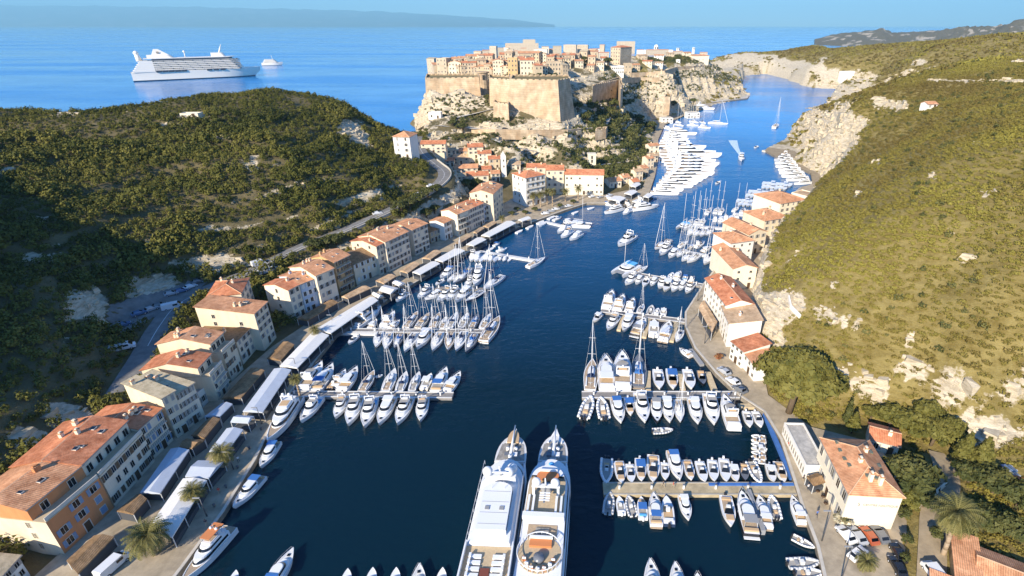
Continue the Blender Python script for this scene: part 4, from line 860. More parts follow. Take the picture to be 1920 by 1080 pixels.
tower("windmill_tower", "round pale mill stump, right one of two at the plateau's end", 1300, 98, 88, 6, W['white'], 'flat', 'mill', 10)
# ---- right quay
G4 = 'houses along the right quay'
def hr(label, a, b, ez, dep, **k):
    k.setdefault('group', G4); k.setdefault('name', 'quay_house'); return hp(label, a, b, ez, dep, **k)
hr("tall white quay block with a double red roof, largest of the right bank", (1323, 522), (1362, 572), 11, 9, wall='white', rf='red', fl=4, co=7, roof='gable', rise=1.6, chim=2, shut=None, wh=1.1)
hr("white middle block with a pale tiled terrace roof beside the double red roof", (1354, 574), (1368, 606), 9.5, 9.5, wall='white', rf='pale', fl=4, co=4, roof='shed', rise=1.4, chim=1, shut=None, wh=1.1, endfar=0)
hr("white block with red roof one step lower towards the pine", (1372, 640), (1395, 659), 7, 9, wall='white', rf='red', fl=3, co=3, roof='shed', rise=0.8, chim=0, shut=None, wh=1.0)
hr("lowest white block with red roof touching the big pine", (1396, 661), (1418, 688), 6, 9, wall='white', rf='orange', fl=2, co=3, roof='shed', rise=0.6, chim=0, shut=None, wh=1.0)
hr("high plain white house with six small windows facing the camera", (1370, 456), (1414, 450), 12.5, 12, wall='white', rf='orange', fl=4, co=3, roof='hip', rise=1.8, chim=1, shut=None, wh=0.9, ww=0.8)
hr("cream ended house under a long orange roof against the cliff", (1375, 504), (1420, 502), 9.5, 22, wall='pale', rf='orange', fl=3, co=2, roof='gabley', rise=1.5, chim=2, shut=None, wh=0.9)
hr("house with pale orange roof and rear galleries beyond the plain white house", (1404, 440), (1438, 434), 10.5, 17, wall='cream', rf='orange', fl=3, co=3, roof='gabley', rise=1.8, chim=1, endfar=5)
hr("cream house with curved looking orange roof in the middle of the far right quay", (1434, 414), (1480, 407), 9.5, 15, wall='cream', rf='orange', fl=3, co=4, roof='hip', rise=2.4, chim=2, endfar=4)
hr("farthest orange hipped house of the right quay", (1464, 382), (1512, 374), 9, 19, wall='pale', rf='orange', fl=3, co=5, roof='hip', rise=2.4, chim=1, endfar=4)
hr("narrow pale strip building behind the farthest hipped house", (1523, 372), (1542, 366), 9, 12, wall='pale', rf='pale', fl=2, co=2, roof='flat', chim=0)
# waterfront hotel
NA = Vector((54.6, 73.9, 0)); NB = Vector((64.4, 73.9, 0))
ht, HL, HH = house("hotel", "pale waterfront hotel with a tiled hipped roof and lettered end wall", (55.8, 89.0, 10), (54.6, 73.9, 10), 10, 9.8, wall='pale', rf='orange', fl=2, co=5, roof='hip', rise=2.3, chim=4, shut='tan' if False else 'grey', wh=2.1, ww=1.2, cat='hotel', skip=0, door=True)
M_SIGN = mat("sign_lettering", (0.24, 0.23, 0.22), 0.6)
fc = bpy.data.curves.new("lettering", 'FONT'); fc.body = "CENTRE NAUTIQUE"; fc.size = 0.72; fc.extrude = 0.02; fc.align_x = 'CENTER'; fc.materials.append(M_SIGN)
_f = bpy.data.objects.new("lettering_curve", fc); COL.objects.link(_f); bpy.context.view_layer.update()
_me = bpy.data.meshes.new_from_object(_f.evaluated_get(bpy.context.evaluated_depsgraph_get())); bpy.data.objects.remove(_f)
fo = put("lettering", _me, ht); fo.location = (HL + 0.04, 6.3, 5.9); fo.rotation_euler = (R(90), 0, R(90))
b = MB()
for k in range(14):
    a0 = 0.9 + k * 0.3; b.box(HL, 1.9 + 0.05 * k + 0.35 * math.sin(a0), 5.7 + k * 0.06, HL + 0.05, 2.02 + 0.05 * k + 0.35 * math.sin(a0), 5.82 + k * 0.06, M_SIGN)
b.build("emblem", ht)
M_SKYL = mat("skylight_glass", (0.16, 0.17, 0.12), 0.2, 0.5)
for (u, v) in ((0.15, 0.22), (0.3, 0.2), (0.46, 0.2), (0.58, 0.22), (0.78, 0.42), (0.8, 0.58), (0.3, 0.82), (0.55, 0.82)):
    b = MB(); x_, y_ = HL * u, 9.8 * v
    hz_ = HH + 2.3 * min(1 - abs(2 * v - 1), (HL - x_) / (9.8 / 2) if x_ > HL - 4.9 else 1) + 0.22
    b.box(-0.45, -0.35, -0.3, 0.45, 0.35, 0.08, M_SKYL); b.build("skylight", ht, loc=(x_, y_, hz_))
house("quay_shed", "long low white building with a flat pale roof joined to the hotel", P(1470, 795, 4.2), P(1510, 876, 4.2), 4.2, 4.6, wall='white', rf='grey', fl=1, co=12, roof='flat', chim=0, shut=None, wh=1.5, ww=1.0, cat='building', skip=0, door=False)
slopehouse("small red roofed house hidden in the trees behind the hotel", 1628, 1676, 850, 26, 6, -25, wall='pale', rf='red', fl=1, co=2, rise=1.2, group=None, name='garden_house')
slopehouse("small white house with orange roof alone on the scrubby right hill", 1737, 1757, 204, 8, 5, 8, wall='white', rf='orange', fl=1, co=2, rise=1.0, group=None, name='hill_house', chim=0)
slopehouse("square white bunker on the rocky far shore", 1576, 1600, 150, 14, 9, 5, wall='white', rf='grey', roof='flat', fl=1, co=1, group=None, name='bunker', cat='bunker', chim=0)
slopehouse("white kiosk on the neck of land below the citadel cliff", 804, 827, 223, 10, 6, 0, wall='white', rf='grey', roof='flat', fl=1, co=2, group=None, name='kiosk', cat='kiosk', chim=0)
slopehouse("low ruined stone hut on the left hilltop clearing", 340, 372, 222, 7, 5, 5, wall='pale', rf='grey', roof='flat', fl=1, co=2, group=None, name='ruin', cat='ruin', chim=0)
# bottom right tiled roofs
house("farm_house", "tan tiled house with its long roof pointing at the lone tall palm", (66.3, 57.5, 4.4), (69.6, 55.7, 4.4), 4.4, 14, z0=1.5, wall='ochre', rf='orange', fl=1, co=2, roof='shed', rise=0.5, chim=0)
house("farm_house", "long tan roofed house with a brown near slope at the picture's right edge", (72.0, 61.0, 4.2), (84.0, 53.6, 4.2), 4.2, 7, z0=1.5, wall='ochre', rf='orange', fl=1, co=4, roof='gable', rise=1.2, chim=0)
house("farm_house", "small tan roofed outhouse beside the trunk of the lone tall palm", (62.5, 58.0, 3.4), (65.4, 56.4, 3.4), 3.4, 5, z0=1.5, wall='ochre', rf='orange', fl=1, co=1, roof='shed', rise=0.4, chim=0)
house("town_house", "low white house with a beige roof at the bottom left corner", P(-14, 1096, 5.5), P(34, 1044, 5.5), 5.5, 9, wall='white', rf='tan', fl=2, co=3, roof='gable', rise=1.4, chim=0, group=G1)
# solar panel, hedges etc. on the long grey house
# ------------------------------------------------------------------ awnings and quay pavilions
M_CANV = mat("white_canvas", (0.74, 0.72, 0.68), 0.7, 0.2, var=0.05, vscale=1.5)
M_CANV_SHADE = mat("white_canvas_shaded", (0.50, 0.54, 0.60), 0.5, 0.3, var=0.08)  # white canvas roofs, their bluish shade painted into the colour
M_PAV = {'white': M_CANV, 'blue': M_CANV_SHADE, 'orange': RF['pale'], 'brown': RF['brown']}
M_POST = mat("white_post", (0.6, 0.6, 0.58), 0.5)
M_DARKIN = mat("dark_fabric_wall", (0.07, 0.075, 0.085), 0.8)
def pavilion(label, quad, z, col, group, cat='awning', name='awning', walls=False):
    q = [P(x, y, z) for x, y in quad]
    cx = sum(p.x for p in q) / 4; cy = sum(p.y for p in q) / 4
    ar = sum(q[i].x * q[(i + 1) % 4].y - q[(i + 1) % 4].x * q[i].y for i in range(4))
    if ar < 0: q = q[::-1]
    l = [Vector((p.x - cx, p.y - cy, 0)) for p in q]; h = z - 1.2
    t = thing(name, label, cat, (cx, cy, 1.2), 0, group)
    # long sides: find them, put a shallow ridge between the short ones
    if (l[1] - l[0]).length < (l[2] - l[1]).length: l = l[1:] + l[:1]
    m0 = (l[3] + l[0]) / 2; m1 = (l[1] + l[2]) / 2; rs = 0.55
    b = MB(); m = M_PAV[col]
    vs = [(p.x, p.y, h) for p in l] + [(m0.x, m0.y, h + rs), (m1.x, m1.y, h + rs)] + [(p.x, p.y, h - 0.25) for p in l]
    b.add(vs, [(0, 1, 5, 4), (2, 3, 4, 5), (1, 2, 5), (3, 0, 4), (0, 6, 7, 1), (1, 7, 8, 2), (2, 8, 9, 3), (3, 9, 6, 0), (9, 8, 7, 6)], m)
    b.build("roof", t)
    n = max(2, int((l[1] - l[0]).length / 4.5) + 1)
    for k in range(n):
        for (p0, p1) in ((l[0], l[1]), (l[3], l[2])):
            p = (p0 + (p1 - p0) * k / (n - 1)) * 0.97; c = MB(); c.box(p.x - 0.06, p.y - 0.06, 0, p.x + 0.06, p.y + 0.06, h - 0.25, M_POST); c.build("post", t)
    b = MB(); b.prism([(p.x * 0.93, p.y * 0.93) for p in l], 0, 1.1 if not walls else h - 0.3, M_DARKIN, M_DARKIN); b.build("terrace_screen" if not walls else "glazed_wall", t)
    return t
OUT = [((283, 982), (343, 897), (388, 900), (322, 1008), 'white'), ((347, 893), (371, 863), (420, 864), (391, 897), 'blue'), ((392, 846), (425, 803), (456, 805), (426, 846), 'blue'), ((432, 791), (445, 778), (476, 780), (465, 793), 'blue'),
       ((455, 771), (514, 691), (546, 693), (492, 773), 'blue'), ((524, 686), (586, 622), (617, 628), (557, 690), 'white'), ((590, 618), (694, 556), (709, 563), (620, 625), 'white'), ((697, 551), (703, 548), (718, 554), (709, 559), 'white'),
       ((710, 544), (722, 534), (747, 540), (732, 551), 'white'), ((735, 530), (745, 525), (760, 531), (748, 536), 'white'), ((773, 510), (809, 490), (825, 494), (788, 515), 'white'), ((815, 487), (852, 466), (872, 470), (830, 491), 'white'),
       ((874, 458), (895, 445), (912, 449), (888, 461), 'white'), ((902, 441), (950, 414), (968, 418), (918, 444), 'white'), ((971, 412), (986, 406), (996, 409), (979, 415), 'white')]
ORD = ["nearest", "second", "third", "fourth", "fifth", "sixth", "seventh", "eighth", "ninth", "tenth", "eleventh", "twelfth", "thirteenth", "fourteenth", "fifteenth", "sixteenth", "seventeenth", "eighteenth", "nineteenth", "twentieth", "twenty-first", "twenty-second"]
for i, (a, b_, c, d, k) in enumerate(OUT):
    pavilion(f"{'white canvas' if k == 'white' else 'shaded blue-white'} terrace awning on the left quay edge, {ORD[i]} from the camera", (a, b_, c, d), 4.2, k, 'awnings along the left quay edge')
INN = [((124, 1051), (176, 1004), (214, 1006), (146, 1076), 'brown'), ((218, 958), (257, 926), (276, 935), (250, 964), 'brown'), ((262, 924), (320, 841), (355, 843), (300, 925), 'blue'), ((336, 838), (350, 822), (384, 824), (360, 841), 'brown'), ((358, 816), (391, 784), (413, 785), (383, 822), 'brown'),
       ((383, 781), (416, 756), (436, 757), (412, 781), 'blue'), ((415, 748), (470, 690), (496, 694), (452, 746), 'brown'), ((500, 672), (530, 640), (552, 646), (526, 676), 'brown'), ((556, 598), (618, 562), (634, 567), (576, 601), 'brown'), ((640, 556), (679, 536), (696, 540), (652, 560), 'orange'),
       ((704, 526), (728, 514), (743, 518), (720, 532), 'orange'), ((749, 508), (774, 491), (788, 495), (764, 512), 'orange'), ((791, 484), (813, 469), (828, 472), (807, 486), 'orange'), ((850, 458), (876, 440), (885, 442), (863, 455), 'orange'), ((887, 436), (898, 427), (908, 428), (894, 437), 'orange'), ((905, 424), (922, 415), (932, 417), (916, 427), 'orange')]
NMC = dict(brown='brown tiled', blue='shade-tinted white', orange='orange tiled')
for i, (a, b_, c, d, k) in enumerate(INN):
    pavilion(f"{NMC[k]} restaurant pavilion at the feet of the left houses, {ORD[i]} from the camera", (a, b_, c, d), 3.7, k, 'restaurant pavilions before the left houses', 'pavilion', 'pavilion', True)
pavilion("orange terrace canopy in front of the tall white quay block", ((1310, 577), (1320, 562), (1345, 603), (1335, 623)), 4.4, 'orange', None, 'canopy', 'terrace_canopy')
pavilion("small red shade roof over the hotel terrace tables", ((1512, 893), (1532, 886), (1548, 904), (1526, 910)), 3.6, 'brown', None, 'canopy', 'terrace_canopy')
# ------------------------------------------------------------------ vegetation
NR = np.random.default_rng(11)
def leaf_mesh(name, C, Sz, K, leaf, m, squash=0.75, tint=None, seed=1, up=0.15, core=None):
    """C: centres (n,3) of leaf clumps on the ground, Sz: radius, K leaves each of size leaf*Sz"""
    g = np.random.default_rng(seed); n = len(C)
    d = g.normal(size=(n, K, 3)); d[..., 2] = np.abs(d[..., 2]) * 0.9 - 0.12; d /= np.linalg.norm(d, axis=-1, keepdims=True)
    lump = 0.78 + 0.34 * np.sin(d[..., 0] * 4.1 + g.uniform(0, 6, (n, 1))) * np.cos(d[..., 1] * 3.7 + g.uniform(0, 6, (n, 1)))
    rr = g.uniform(0.62, 1.0, (n, K)) * lump
    p = C[:, None, :] + d * (rr * Sz[:, None])[..., None] * np.array([1, 1, squash]); p[..., 2] += (Sz * squash * up)[:, None]
    nr = d + g.normal(size=d.shape) * 0.45; nr /= np.linalg.norm(nr, axis=-1, keepdims=True)
    a = np.cross(nr, g.normal(size=d.shape)); a /= np.linalg.norm(a, axis=-1, keepdims=True) + 1e-9; b = np.cross(nr, a)
    s = (leaf * Sz)[:, None, None] * g.uniform(0.7, 1.3, (n, K, 1))
    V = np.stack([p - a * s * 0.9 - b * s * 0.55, p + a * s * 0.9 - b * s * 0.55, p + b * s * 1.05], 2).reshape(-1, 3)
    T = np.repeat((tint if tint is not None else g.uniform(0.25, 0.75, n))[:, None], K, 1) + g.normal(size=(n, K)) * 0.05
    T = np.repeat(T.ravel(), 3)
    me = bpy.data.meshes.new(name); nv = len(V); nf = nv // 3
    me.vertices.add(nv); me.vertices.foreach_set("co", V.astype(np.float32).ravel())
    me.loops.add(nv); me.loops.foreach_set("vertex_index", np.arange(nv, dtype=np.int32))
    me.polygons.add(nf); me.polygons.foreach_set("loop_start", np.arange(0, nv, 3, dtype=np.int32)); me.polygons.foreach_set("loop_total", np.full(nf, 3, np.int32))
    me.materials.append(m); me.update(calc_edges=True)
    at = me.attributes.new("tint", 'FLOAT', 'POINT'); at.data.foreach_set("value", T.astype(np.float32))
    return me
M_MAQUIS = foliage_mat("maquis_leaves", (0.060, 0.066, 0.012), (0.108, 0.106, 0.020), (0.165, 0.148, 0.030), 0.03)
M_SCRUB = foliage_mat("scrub_leaves", (0.140, 0.104, 0.028), (0.190, 0.158, 0.034), (0.235, 0.205, 0.038), 0.02)
M_PINE = foliage_mat("pine_needles", (0.085, 0.085, 0.018), (0.135, 0.125, 0.028), (0.18, 0.16, 0.04), 0.15)
M_TREE = foliage_mat("tree_leaves", (0.045, 0.055, 0.016), (0.08, 0.085, 0.025), (0.13, 0.125, 0.04), 0.12)
M_PALM = foliage_mat("palm_fronds", (0.085, 0.085, 0.025), (0.14, 0.13, 0.04), (0.20, 0.175, 0.06), 0.3)
M_BARK = mat("bark", (0.13, 0.095, 0.06), 0.9, 0.05, var=0.3, vscale=3)
M_PBARK = mat("palm_bark", (0.36, 0.27, 0.18), 0.9, 0.05, var=0.3, vscale=4, stretch=(1, 1, 4))
bl = [(a + Vector((0, 0, 0))) for a in ()]
def blocked(X, Y, m=1.0):
    k = inside(WATER, X, Y) | inside(LSLAB, X, Y) | inside(RSLAB, X, Y)
    k |= polydist([(p.x, p.y) for p in ROAD], X, Y, False) < 4.6
    k |= polydist([(p.x, p.y) for p in lane], X, Y, False) < 3.4
    k |= inside([(p.x, p.y) for p in CPK], X, Y)
    for (ax, ay, bx, by, dep, ez) in NBLD:
        dx, dy = bx - ax, by - ay; L = math.hypot(dx, dy) + 1e-6; ux, uy = dx / L, dy / L
        s = (X - ax) * ux + (Y - ay) * uy; t = -(X - ax) * uy + (Y - ay) * ux
        k |= (s > -m) & (s < L + m) & (t > -m) & (t < dep + m)
    return k
def rockat(x, y):
    i = np.clip(np.searchsorted(gx, x) - 1, 0, len(gx) - 2); j = np.clip(np.searchsorted(gy, y) - 1, 0, len(gy) - 2)
    return ROCK[j, i], YOUNG[j, i], SLOPE[j, i]
def spots(n, x0, x1, y0, y1, region, rock_max=0.5, margin=1.0, hmin=0.9):
    X = NR.uniform(x0, x1, n); Y = NR.uniform(y0, y1, n); H = ground_np(X, Y)
    d = Y * _cp + (CAM_H - H) * _sp; v = ((CAM_H - H) * _cp - Y * _sp)
    px = PPX + FPX * X / np.maximum(d, 1); py = PPY + FPX * v / np.maximum(d, 1)
    rk, yg, sl = rockat(X, Y)
    k = (d > 20) & (H > hmin) & (px > -160) & (px < 2080) & (py < 1200) & region(X, Y, px, py, H) & (rk < rock_max + NR.uniform(-0.25, 0.25, n))
    X, Y, H = X[k], Y[k], H[k]; k2 = ~blocked(X, Y, margin)
    return X[k2], Y[k2], H[k2], px[k][k2], py[k][k2], yg[k][k2]
def thin(X, Y, cell):
    """keep one spot per cell so that crowns do not pile up"""
    key = (np.floor(X / cell).astype(np.int64) * 100003 + np.floor(Y / cell).astype(np.int64)); _, i = np.unique(key, return_index=True); return i
# wood on the left hill
reg = lambda X, Y, px, py, H: (X < -20) & (Y < 420) & (px < 800)
X, Y, H, px, py, yg = spots(110000, -340, -20, 20, 420, reg)
clear = fbm(X / 30, Y / 30, 55, 3); top = np.clip((H - 44) / 6, 0, 1)
k = clear > 0.17 + 0.12 * top; X, Y, H, px, py = X[k], Y[k], H[k], px[k], py[k]
i = thin(X, Y, 3.0); X, Y, H = X[i], Y[i], H[i]
big = fbm(X / 12, Y / 12, 91, 2)
Sz = 1.5 + 3.6 * np.clip(big - 0.2, 0, 1) * NR.uniform(0.6, 1.5, len(X)); Sz *= np.where(H > 46, 0.72, 1.0)
prop(put("wooded_hillside", leaf_mesh("wooded_hillside", np.stack([X, Y, H], 1), Sz, 110, 0.15, M_MAQUIS, 1.1, seed=2, up=0.5)), "dense olive green maquis wood covering the left hill", "maquis", kind="stuff")
NLEFT = len(X)
# low grass-like scrub between
X, Y, H, px, py, yg = spots(26000, -340, -20, 20, 430, reg, 0.7)
i = thin(X, Y, 1.9); X, Y, H = X[i], Y[i], H[i]
prop(put("hill_scrub", leaf_mesh("hill_scrub", np.stack([X, Y, H], 1), NR.uniform(0.5, 1.0, len(X)), 18, 0.34, M_MAQUIS, 0.6, NR.uniform(0.4, 1.0, len(X)), seed=3)), "low scrub between the trees of the left hill", "scrub", kind="stuff")
# right hill: a low even carpet of scrub
reg = lambda X, Y, px, py, H: (X > 45) & (Y < 430) & (px > 1380)
X, Y, H, px, py, yg = spots(110000, 45, 420, 20, 430, reg, 0.5)
i = thin(X, Y, 1.4); X, Y, H, yg, px, py = X[i], Y[i], H[i], yg[i], px[i], py[i]
c = fbm(X / 9, Y / 9, 201, 3); k = c > 0.12 - 0.3 * yg; X, Y, H, yg = X[k], Y[k], H[k], yg[k]
Sz = np.where(yg > 0.4, NR.uniform(1.0, 1.5, len(X)), NR.uniform(0.9, 1.7, len(X)) * (0.85 + 0.9 * np.clip(fbm(X / 15, Y / 15, 7, 2) - 0.3, 0, 1)))
prop(put("scrub_carpet", leaf_mesh("scrub_carpet", np.stack([X, Y, H], 1), Sz, 56, 0.19, M_SCRUB, np.float64(0.5), NR.uniform(0.34, 0.56, len(X)) + 0.2 * yg, seed=4)), "olive and brown maquis scrub carpeting the right hill", "scrub", kind="stuff")
# darker taller shrubs dotted over the right hill
X, Y, H, px, py, yg = spots(5200, 50, 400, 25, 420, reg, 0.35); k = (yg < 0.5) & (fbm(X / 25, Y / 25, 66, 2) > 0.34); X, Y, H = X[k], Y[k], H[k]; i = thin(X, Y, 4.5); X, Y, H = X[i], Y[i], H[i]
prop(put("hill_shrubs", leaf_mesh("hill_shrubs", np.stack([X, Y, H], 1), NR.uniform(0.7, 1.7, len(X)), 70, 0.17, M_TREE, 1.0, NR.uniform(0.3, 0.9, len(X)), seed=14, up=0.4)), "darker green shrubs dotted over the right hill", "shrubs", kind="stuff")
# far plateau
reg = lambda X, Y, px, py, H: (Y >= 380) & (px > 1330)
X, Y, H, px, py, yg = spots(60000, 150, 1500, 380, 1500, reg, 0.55)
i = thin(X, Y, 5.0); X, Y, H = X[i], Y[i], H[i]
prop(put("plateau_scrub", leaf_mesh("plateau_scrub", np.stack([X, Y, H], 1), NR.uniform(2.0, 4.2, len(X)), 14, 0.42, M_SCRUB, 0.5, NR.uniform(0.1, 0.6, len(X)), seed=5)), "brownish scrub of the far plateau above the creek", "scrub", kind="stuff")
# citadel slopes
PATCH = [(850, 195, 42, 16), (895, 195, 22, 8), (930, 183, 22, 7), (905, 222, 45, 9), (960, 228, 22, 12), (870, 225, 30, 6), (1000, 272, 60, 10), (960, 262, 40, 7), (1080, 290, 60, 14), (1150, 265, 60, 26), (1180, 240, 45, 16), (1130, 195, 26, 18), (1160, 185, 30, 14), (1200, 170, 40, 14), (1235, 165, 34, 12), (1220, 178, 40, 10),
         (1140, 145, 18, 8), (1270, 145, 10, 12), (1300, 165, 16, 8), (1350, 128, 30, 5), (1280, 112, 70, 8), (1210, 137, 30, 3), (1180, 320, 40, 20), (1150, 335, 26, 12), (920, 262, 60, 10), (890, 300, 14, 12), (1200, 300, 20, 14), (1000, 143, 60, 3), (1110, 118, 30, 4), (1150, 300, 40, 12), (1040, 300, 40, 8), (900, 345, 26, 12)]
PATCH += [(1010, 300, 90, 16), (1120, 300, 60, 18), (940, 270, 60, 16), (1090, 260, 50, 20), (870, 262, 50, 8), (845, 205, 50, 14), (1180, 275, 40, 24), (1120, 225, 30, 16), (1215, 150, 40, 8), (1300, 140, 40, 8), (1360, 145, 30, 8), (1160, 225, 30, 16)]
def patchy(X, Y, px, py, H):
    k = np.zeros(X.shape, bool)
    for (a, b, c, d) in PATCH: k |= ((px - a) / c) ** 2 + ((py - b) / d) ** 2 < NR.uniform(0.4, 1.25, X.shape)
    return k & (Y > 240)
X, Y, H, px, py, yg = spots(90000, -120, 330, 250, 900, patchy, 3.0, 0.5)
i = thin(X, Y, 2.4); X, Y, H, px, py = X[i], Y[i], H[i], px[i], py[i]
Sz = NR.uniform(0.8, 2.2, len(X)) * np.where((px > 1070) & (py > 190), 1.5, 1.0)
prop(put("citadel_scrub", leaf_mesh("citadel_scrub", np.stack([X, Y, H], 1), Sz, 34, 0.27, M_TREE, 0.85, NR.uniform(0.2, 0.9, len(X)), seed=6, up=0.3)), "bushes and pines covering the slopes below the citadel", "bushes", kind="stuff")
# limestone blocks and ledges standing proud of the bare ground
def blocks(name, C, yaw, sx, sy, sz, m, seed):
    g = np.random.default_rng(seed); n = len(C); u = np.array([(-1, -1, -1), (1, -1, -1), (1, 1, -1), (-1, 1, -1), (-1, -1, 1), (1, -1, 1), (1, 1, 1), (-1, 1, 1)], float)
    v = u[None] * (1 + g.uniform(-.32, .22, (n, 8, 3))); v[:, 4:, :2] *= .82; v = v * np.stack([sx, sy, sz], 1)[:, None, :]
    c, s = np.cos(yaw)[:, None], np.sin(yaw)[:, None]; p = np.stack([v[..., 0] * c - v[..., 1] * s, v[..., 0] * s + v[..., 1] * c, v[..., 2]], -1) + C[:, None, :]
    q = np.array([(3, 2, 1, 0), (4, 5, 6, 7), (0, 1, 5, 4), (1, 2, 6, 5), (2, 3, 7, 6), (3, 0, 4, 7)]); F = (q[None] + 8 * np.arange(n)[:, None, None]).reshape(-1)
    me = bpy.data.meshes.new(name); me.vertices.add(8 * n); me.vertices.foreach_set("co", p.astype(np.float32).ravel()); me.loops.add(len(F)); me.loops.foreach_set("vertex_index", F.astype(np.int32))
    me.polygons.add(6 * n); me.polygons.foreach_set("loop_start", np.arange(0, 24 * n, 4, dtype=np.int32)); me.polygons.foreach_set("loop_total", np.full(6 * n, 4, np.int32)); me.polygons.foreach_set("use_smooth", np.zeros(6 * n, bool)); me.materials.append(m); me.update(calc_edges=True); return me
M_LIME = mat("limestone", (0.34, 0.275, 0.18), 0.95, 0.05, col2=(0.68, 0.585, 0.43), vscale=0.35, bump=0.6, bscale=1.5, stretch=(1, 1, 4))
GYY, GXX = np.gradient(GH, gy, gx)
X = NR.uniform(-300, 480, 300000); Y = 25 + 900 * NR.uniform(0, 1, 300000) ** 1.5; H = ground_np(X, Y); rk, yg_, sl_ = rockat(X, Y)
dq = Y * _cp + (CAM_H - H) * _sp; px = PPX + FPX * X / dq
k = (rk > 0.62) & (H > 1.5) & (px > -60) & (px < 1980) & ~blocked(X, Y, .5); X, Y, H, sl_ = X[k], Y[k], H[k], sl_[k]
kq = (Y < 330) | (sl_ > 0.55) | (NR.uniform(0, 1, len(X)) < .25); X, Y, H, sl_ = X[kq], Y[kq], H[kq], sl_[kq]
i = thin(X, Y, 1.7); X, Y, H, sl_ = X[i], Y[i], H[i], sl_[i]
a_ = np.clip(np.searchsorted(gx, X) - 1, 0, len(gx) - 2); b_ = np.clip(np.searchsorted(gy, Y) - 1, 0, len(gy) - 2)
yaw = np.arctan2(GYY[b_, a_], GXX[b_, a_]) + math.pi / 2 + NR.normal(size=len(X)) * 0.35; sc_ = np.where(Y > 300, 0.62, 0.42) * NR.lognormal(0, .45, len(X))
prop(put("limestone_ledges", blocks("limestone_ledges", np.stack([X, Y, H - .1], 1), yaw, sc_ * NR.uniform(1.0, 2.6, len(X)), sc_ * NR.uniform(.6, 1.3, len(X)), sc_ * NR.uniform(.3, .8, len(X)) * (1 + .6 * np.clip(sl_, 0, 1.5)), M_LIME, 8)), "pale limestone ledges and blocks breaking out of the hillsides", "rock", kind="stuff")
# ---- trees that stand out
def tree(label, px, py, hgt, rad, m, kind='round', leaves=900, leaf=0.30, z=None, name='tree', cat='tree', group=None, dense=1.0, dxy=(0, 0)):
    p = hit(px, py) if z is None else P(px, py, z); r = random.Random(int(px * 7 + py)); g = np.random.default_rng(int(px * 31 + py))
    p = p + Vector((dxy[0], dxy[1], 0)); p.z = max(ground(p.x, p.y), 1.2 if p.z < 1.5 else ground(p.x, p.y))
    t = thing(name, label, cat, p, 0, group)
    b = MB(); hb = hgt * (0.35 if kind != 'cypress' else 0.1); b.tube((0, 0, -0.6), (rad * 0.05, 0, hb), rad * 0.085 + .06, rad * 0.06 + .04, M_BARK, 8)
    L = []
    if kind == 'cypress':
        n = 12
        for k in range(n):
            u = k / (n - 1); L.append((0, 0, hgt * (0.12 + 0.82 * u), rad * (1.0 - 0.82 * u) * (0.8 if k == 0 else 1)))
        b.tube((rad * .05, 0, hb), (0, 0, hgt * 0.8), rad * 0.1 + .03, 0.03, M_BARK, 6)
    else:
        n = max(7, int(13 * dense))
        for k in range(n):
            a = 2.399 * k + r.uniform(-.4, .4); u = math.sqrt((k + 0.5) / n); q = u * rad * 0.72
            zz = hgt * (0.56 + (0.30 if kind == 'round' else 0.22) * math.cos(u * 1.45)) + r.uniform(-.06, .06) * hgt
            s = rad * r.uniform(0.34, 0.5); L.append((q * math.cos(a), q * math.sin(a), zz, s))
            b.tube((rad * 0.05, 0, hb * r.uniform(0.7, 1.0)), (q * math.cos(a) * .9, q * math.sin(a) * .9, zz - s * 0.2), rad * 0.035 + .02, 0.02, M_BARK, 5)
    b.build("trunk", t)
    L = np.array(L); K = max(40, leaves // len(L))
    me = leaf_mesh("crown", L[:, :3], L[:, 3], K, leaf, m, 0.8, g.uniform(0.3, 0.75, len(L)), seed=int(px + py), up=0.0)
    put("crown", me, t); return t
tree("huge rounded pine with yellow-green crown beside the lowest white block", 1478, 776, 18, 9.8, M_PINE, 'round', 11000, 0.15, dense=3.2, name='pine_tree', cat='pine')
tree("smaller pine leaning against the huge rounded pine on its right", 1548, 745, 8, 5.0, M_PINE, 'round', 3000, 0.2, name='pine_tree', cat='pine')
tree("narrow dark cypress standing above the shaded yard", 1584, 800, 8.5, 1.5, M_TREE, 'cypress', 900, 0.3, name='cypress_tree', cat='cypress')
tree("short bushy cypress in front of the shaded yard", 1596, 812, 6.0, 2.0, M_PINE, 'cypress', 900, 0.3, name='cypress_tree', cat='cypress')
for (x, y, h, r_, lb) in ((1700, 925, 8, 6.0, "broad dark green tree directly right of the hotel roof"), (1690, 955, 5, 3.2, "dark bushy tree at the hotel's right rear corner"), (1728, 952, 4, 2.6, "low tree beside the white garden wall"),
                          (1665, 800, 5, 4.2, "round olive tree above the small red roofed garden house"), (1705, 815, 6, 5.0, "spreading olive tree at the foot of the white scar"), (1630, 790, 3.5, 2.4, "small round tree behind the bushy cypress"),
                          (1745, 835, 6, 4.2, "tree at the top of the dirt lane, left side"), (1775, 830, 7, 3.6, "tree at the top of the dirt lane, right side"), (1735, 790, 5, 4.0, "olive tree just under the bare white cliff"),
                          (1860, 925, 5, 4.6, "dense grey-green tree right of the lone tall palm"), (1905, 950, 5, 4.4, "grey-green tree at the picture's right edge below the parked cars"), (1835, 985, 4, 3.6, "low green tree behind the tan roofed farmhouse"),
                          (1885, 1005, 4, 3.8, "low green tree behind the long tan roof at the right edge"), (1815, 905, 4, 3.6, "bushy tree between the lane and the parked cars"), (1850, 900, 4, 3.0, "bushy tree in front of the parked cars")):
    tree(lb, x, y, h, r_, M_TREE if x > 1690 and y > 850 else M_PINE, 'round', 1900, 0.22, dense=1.3, group='garden trees on the right')
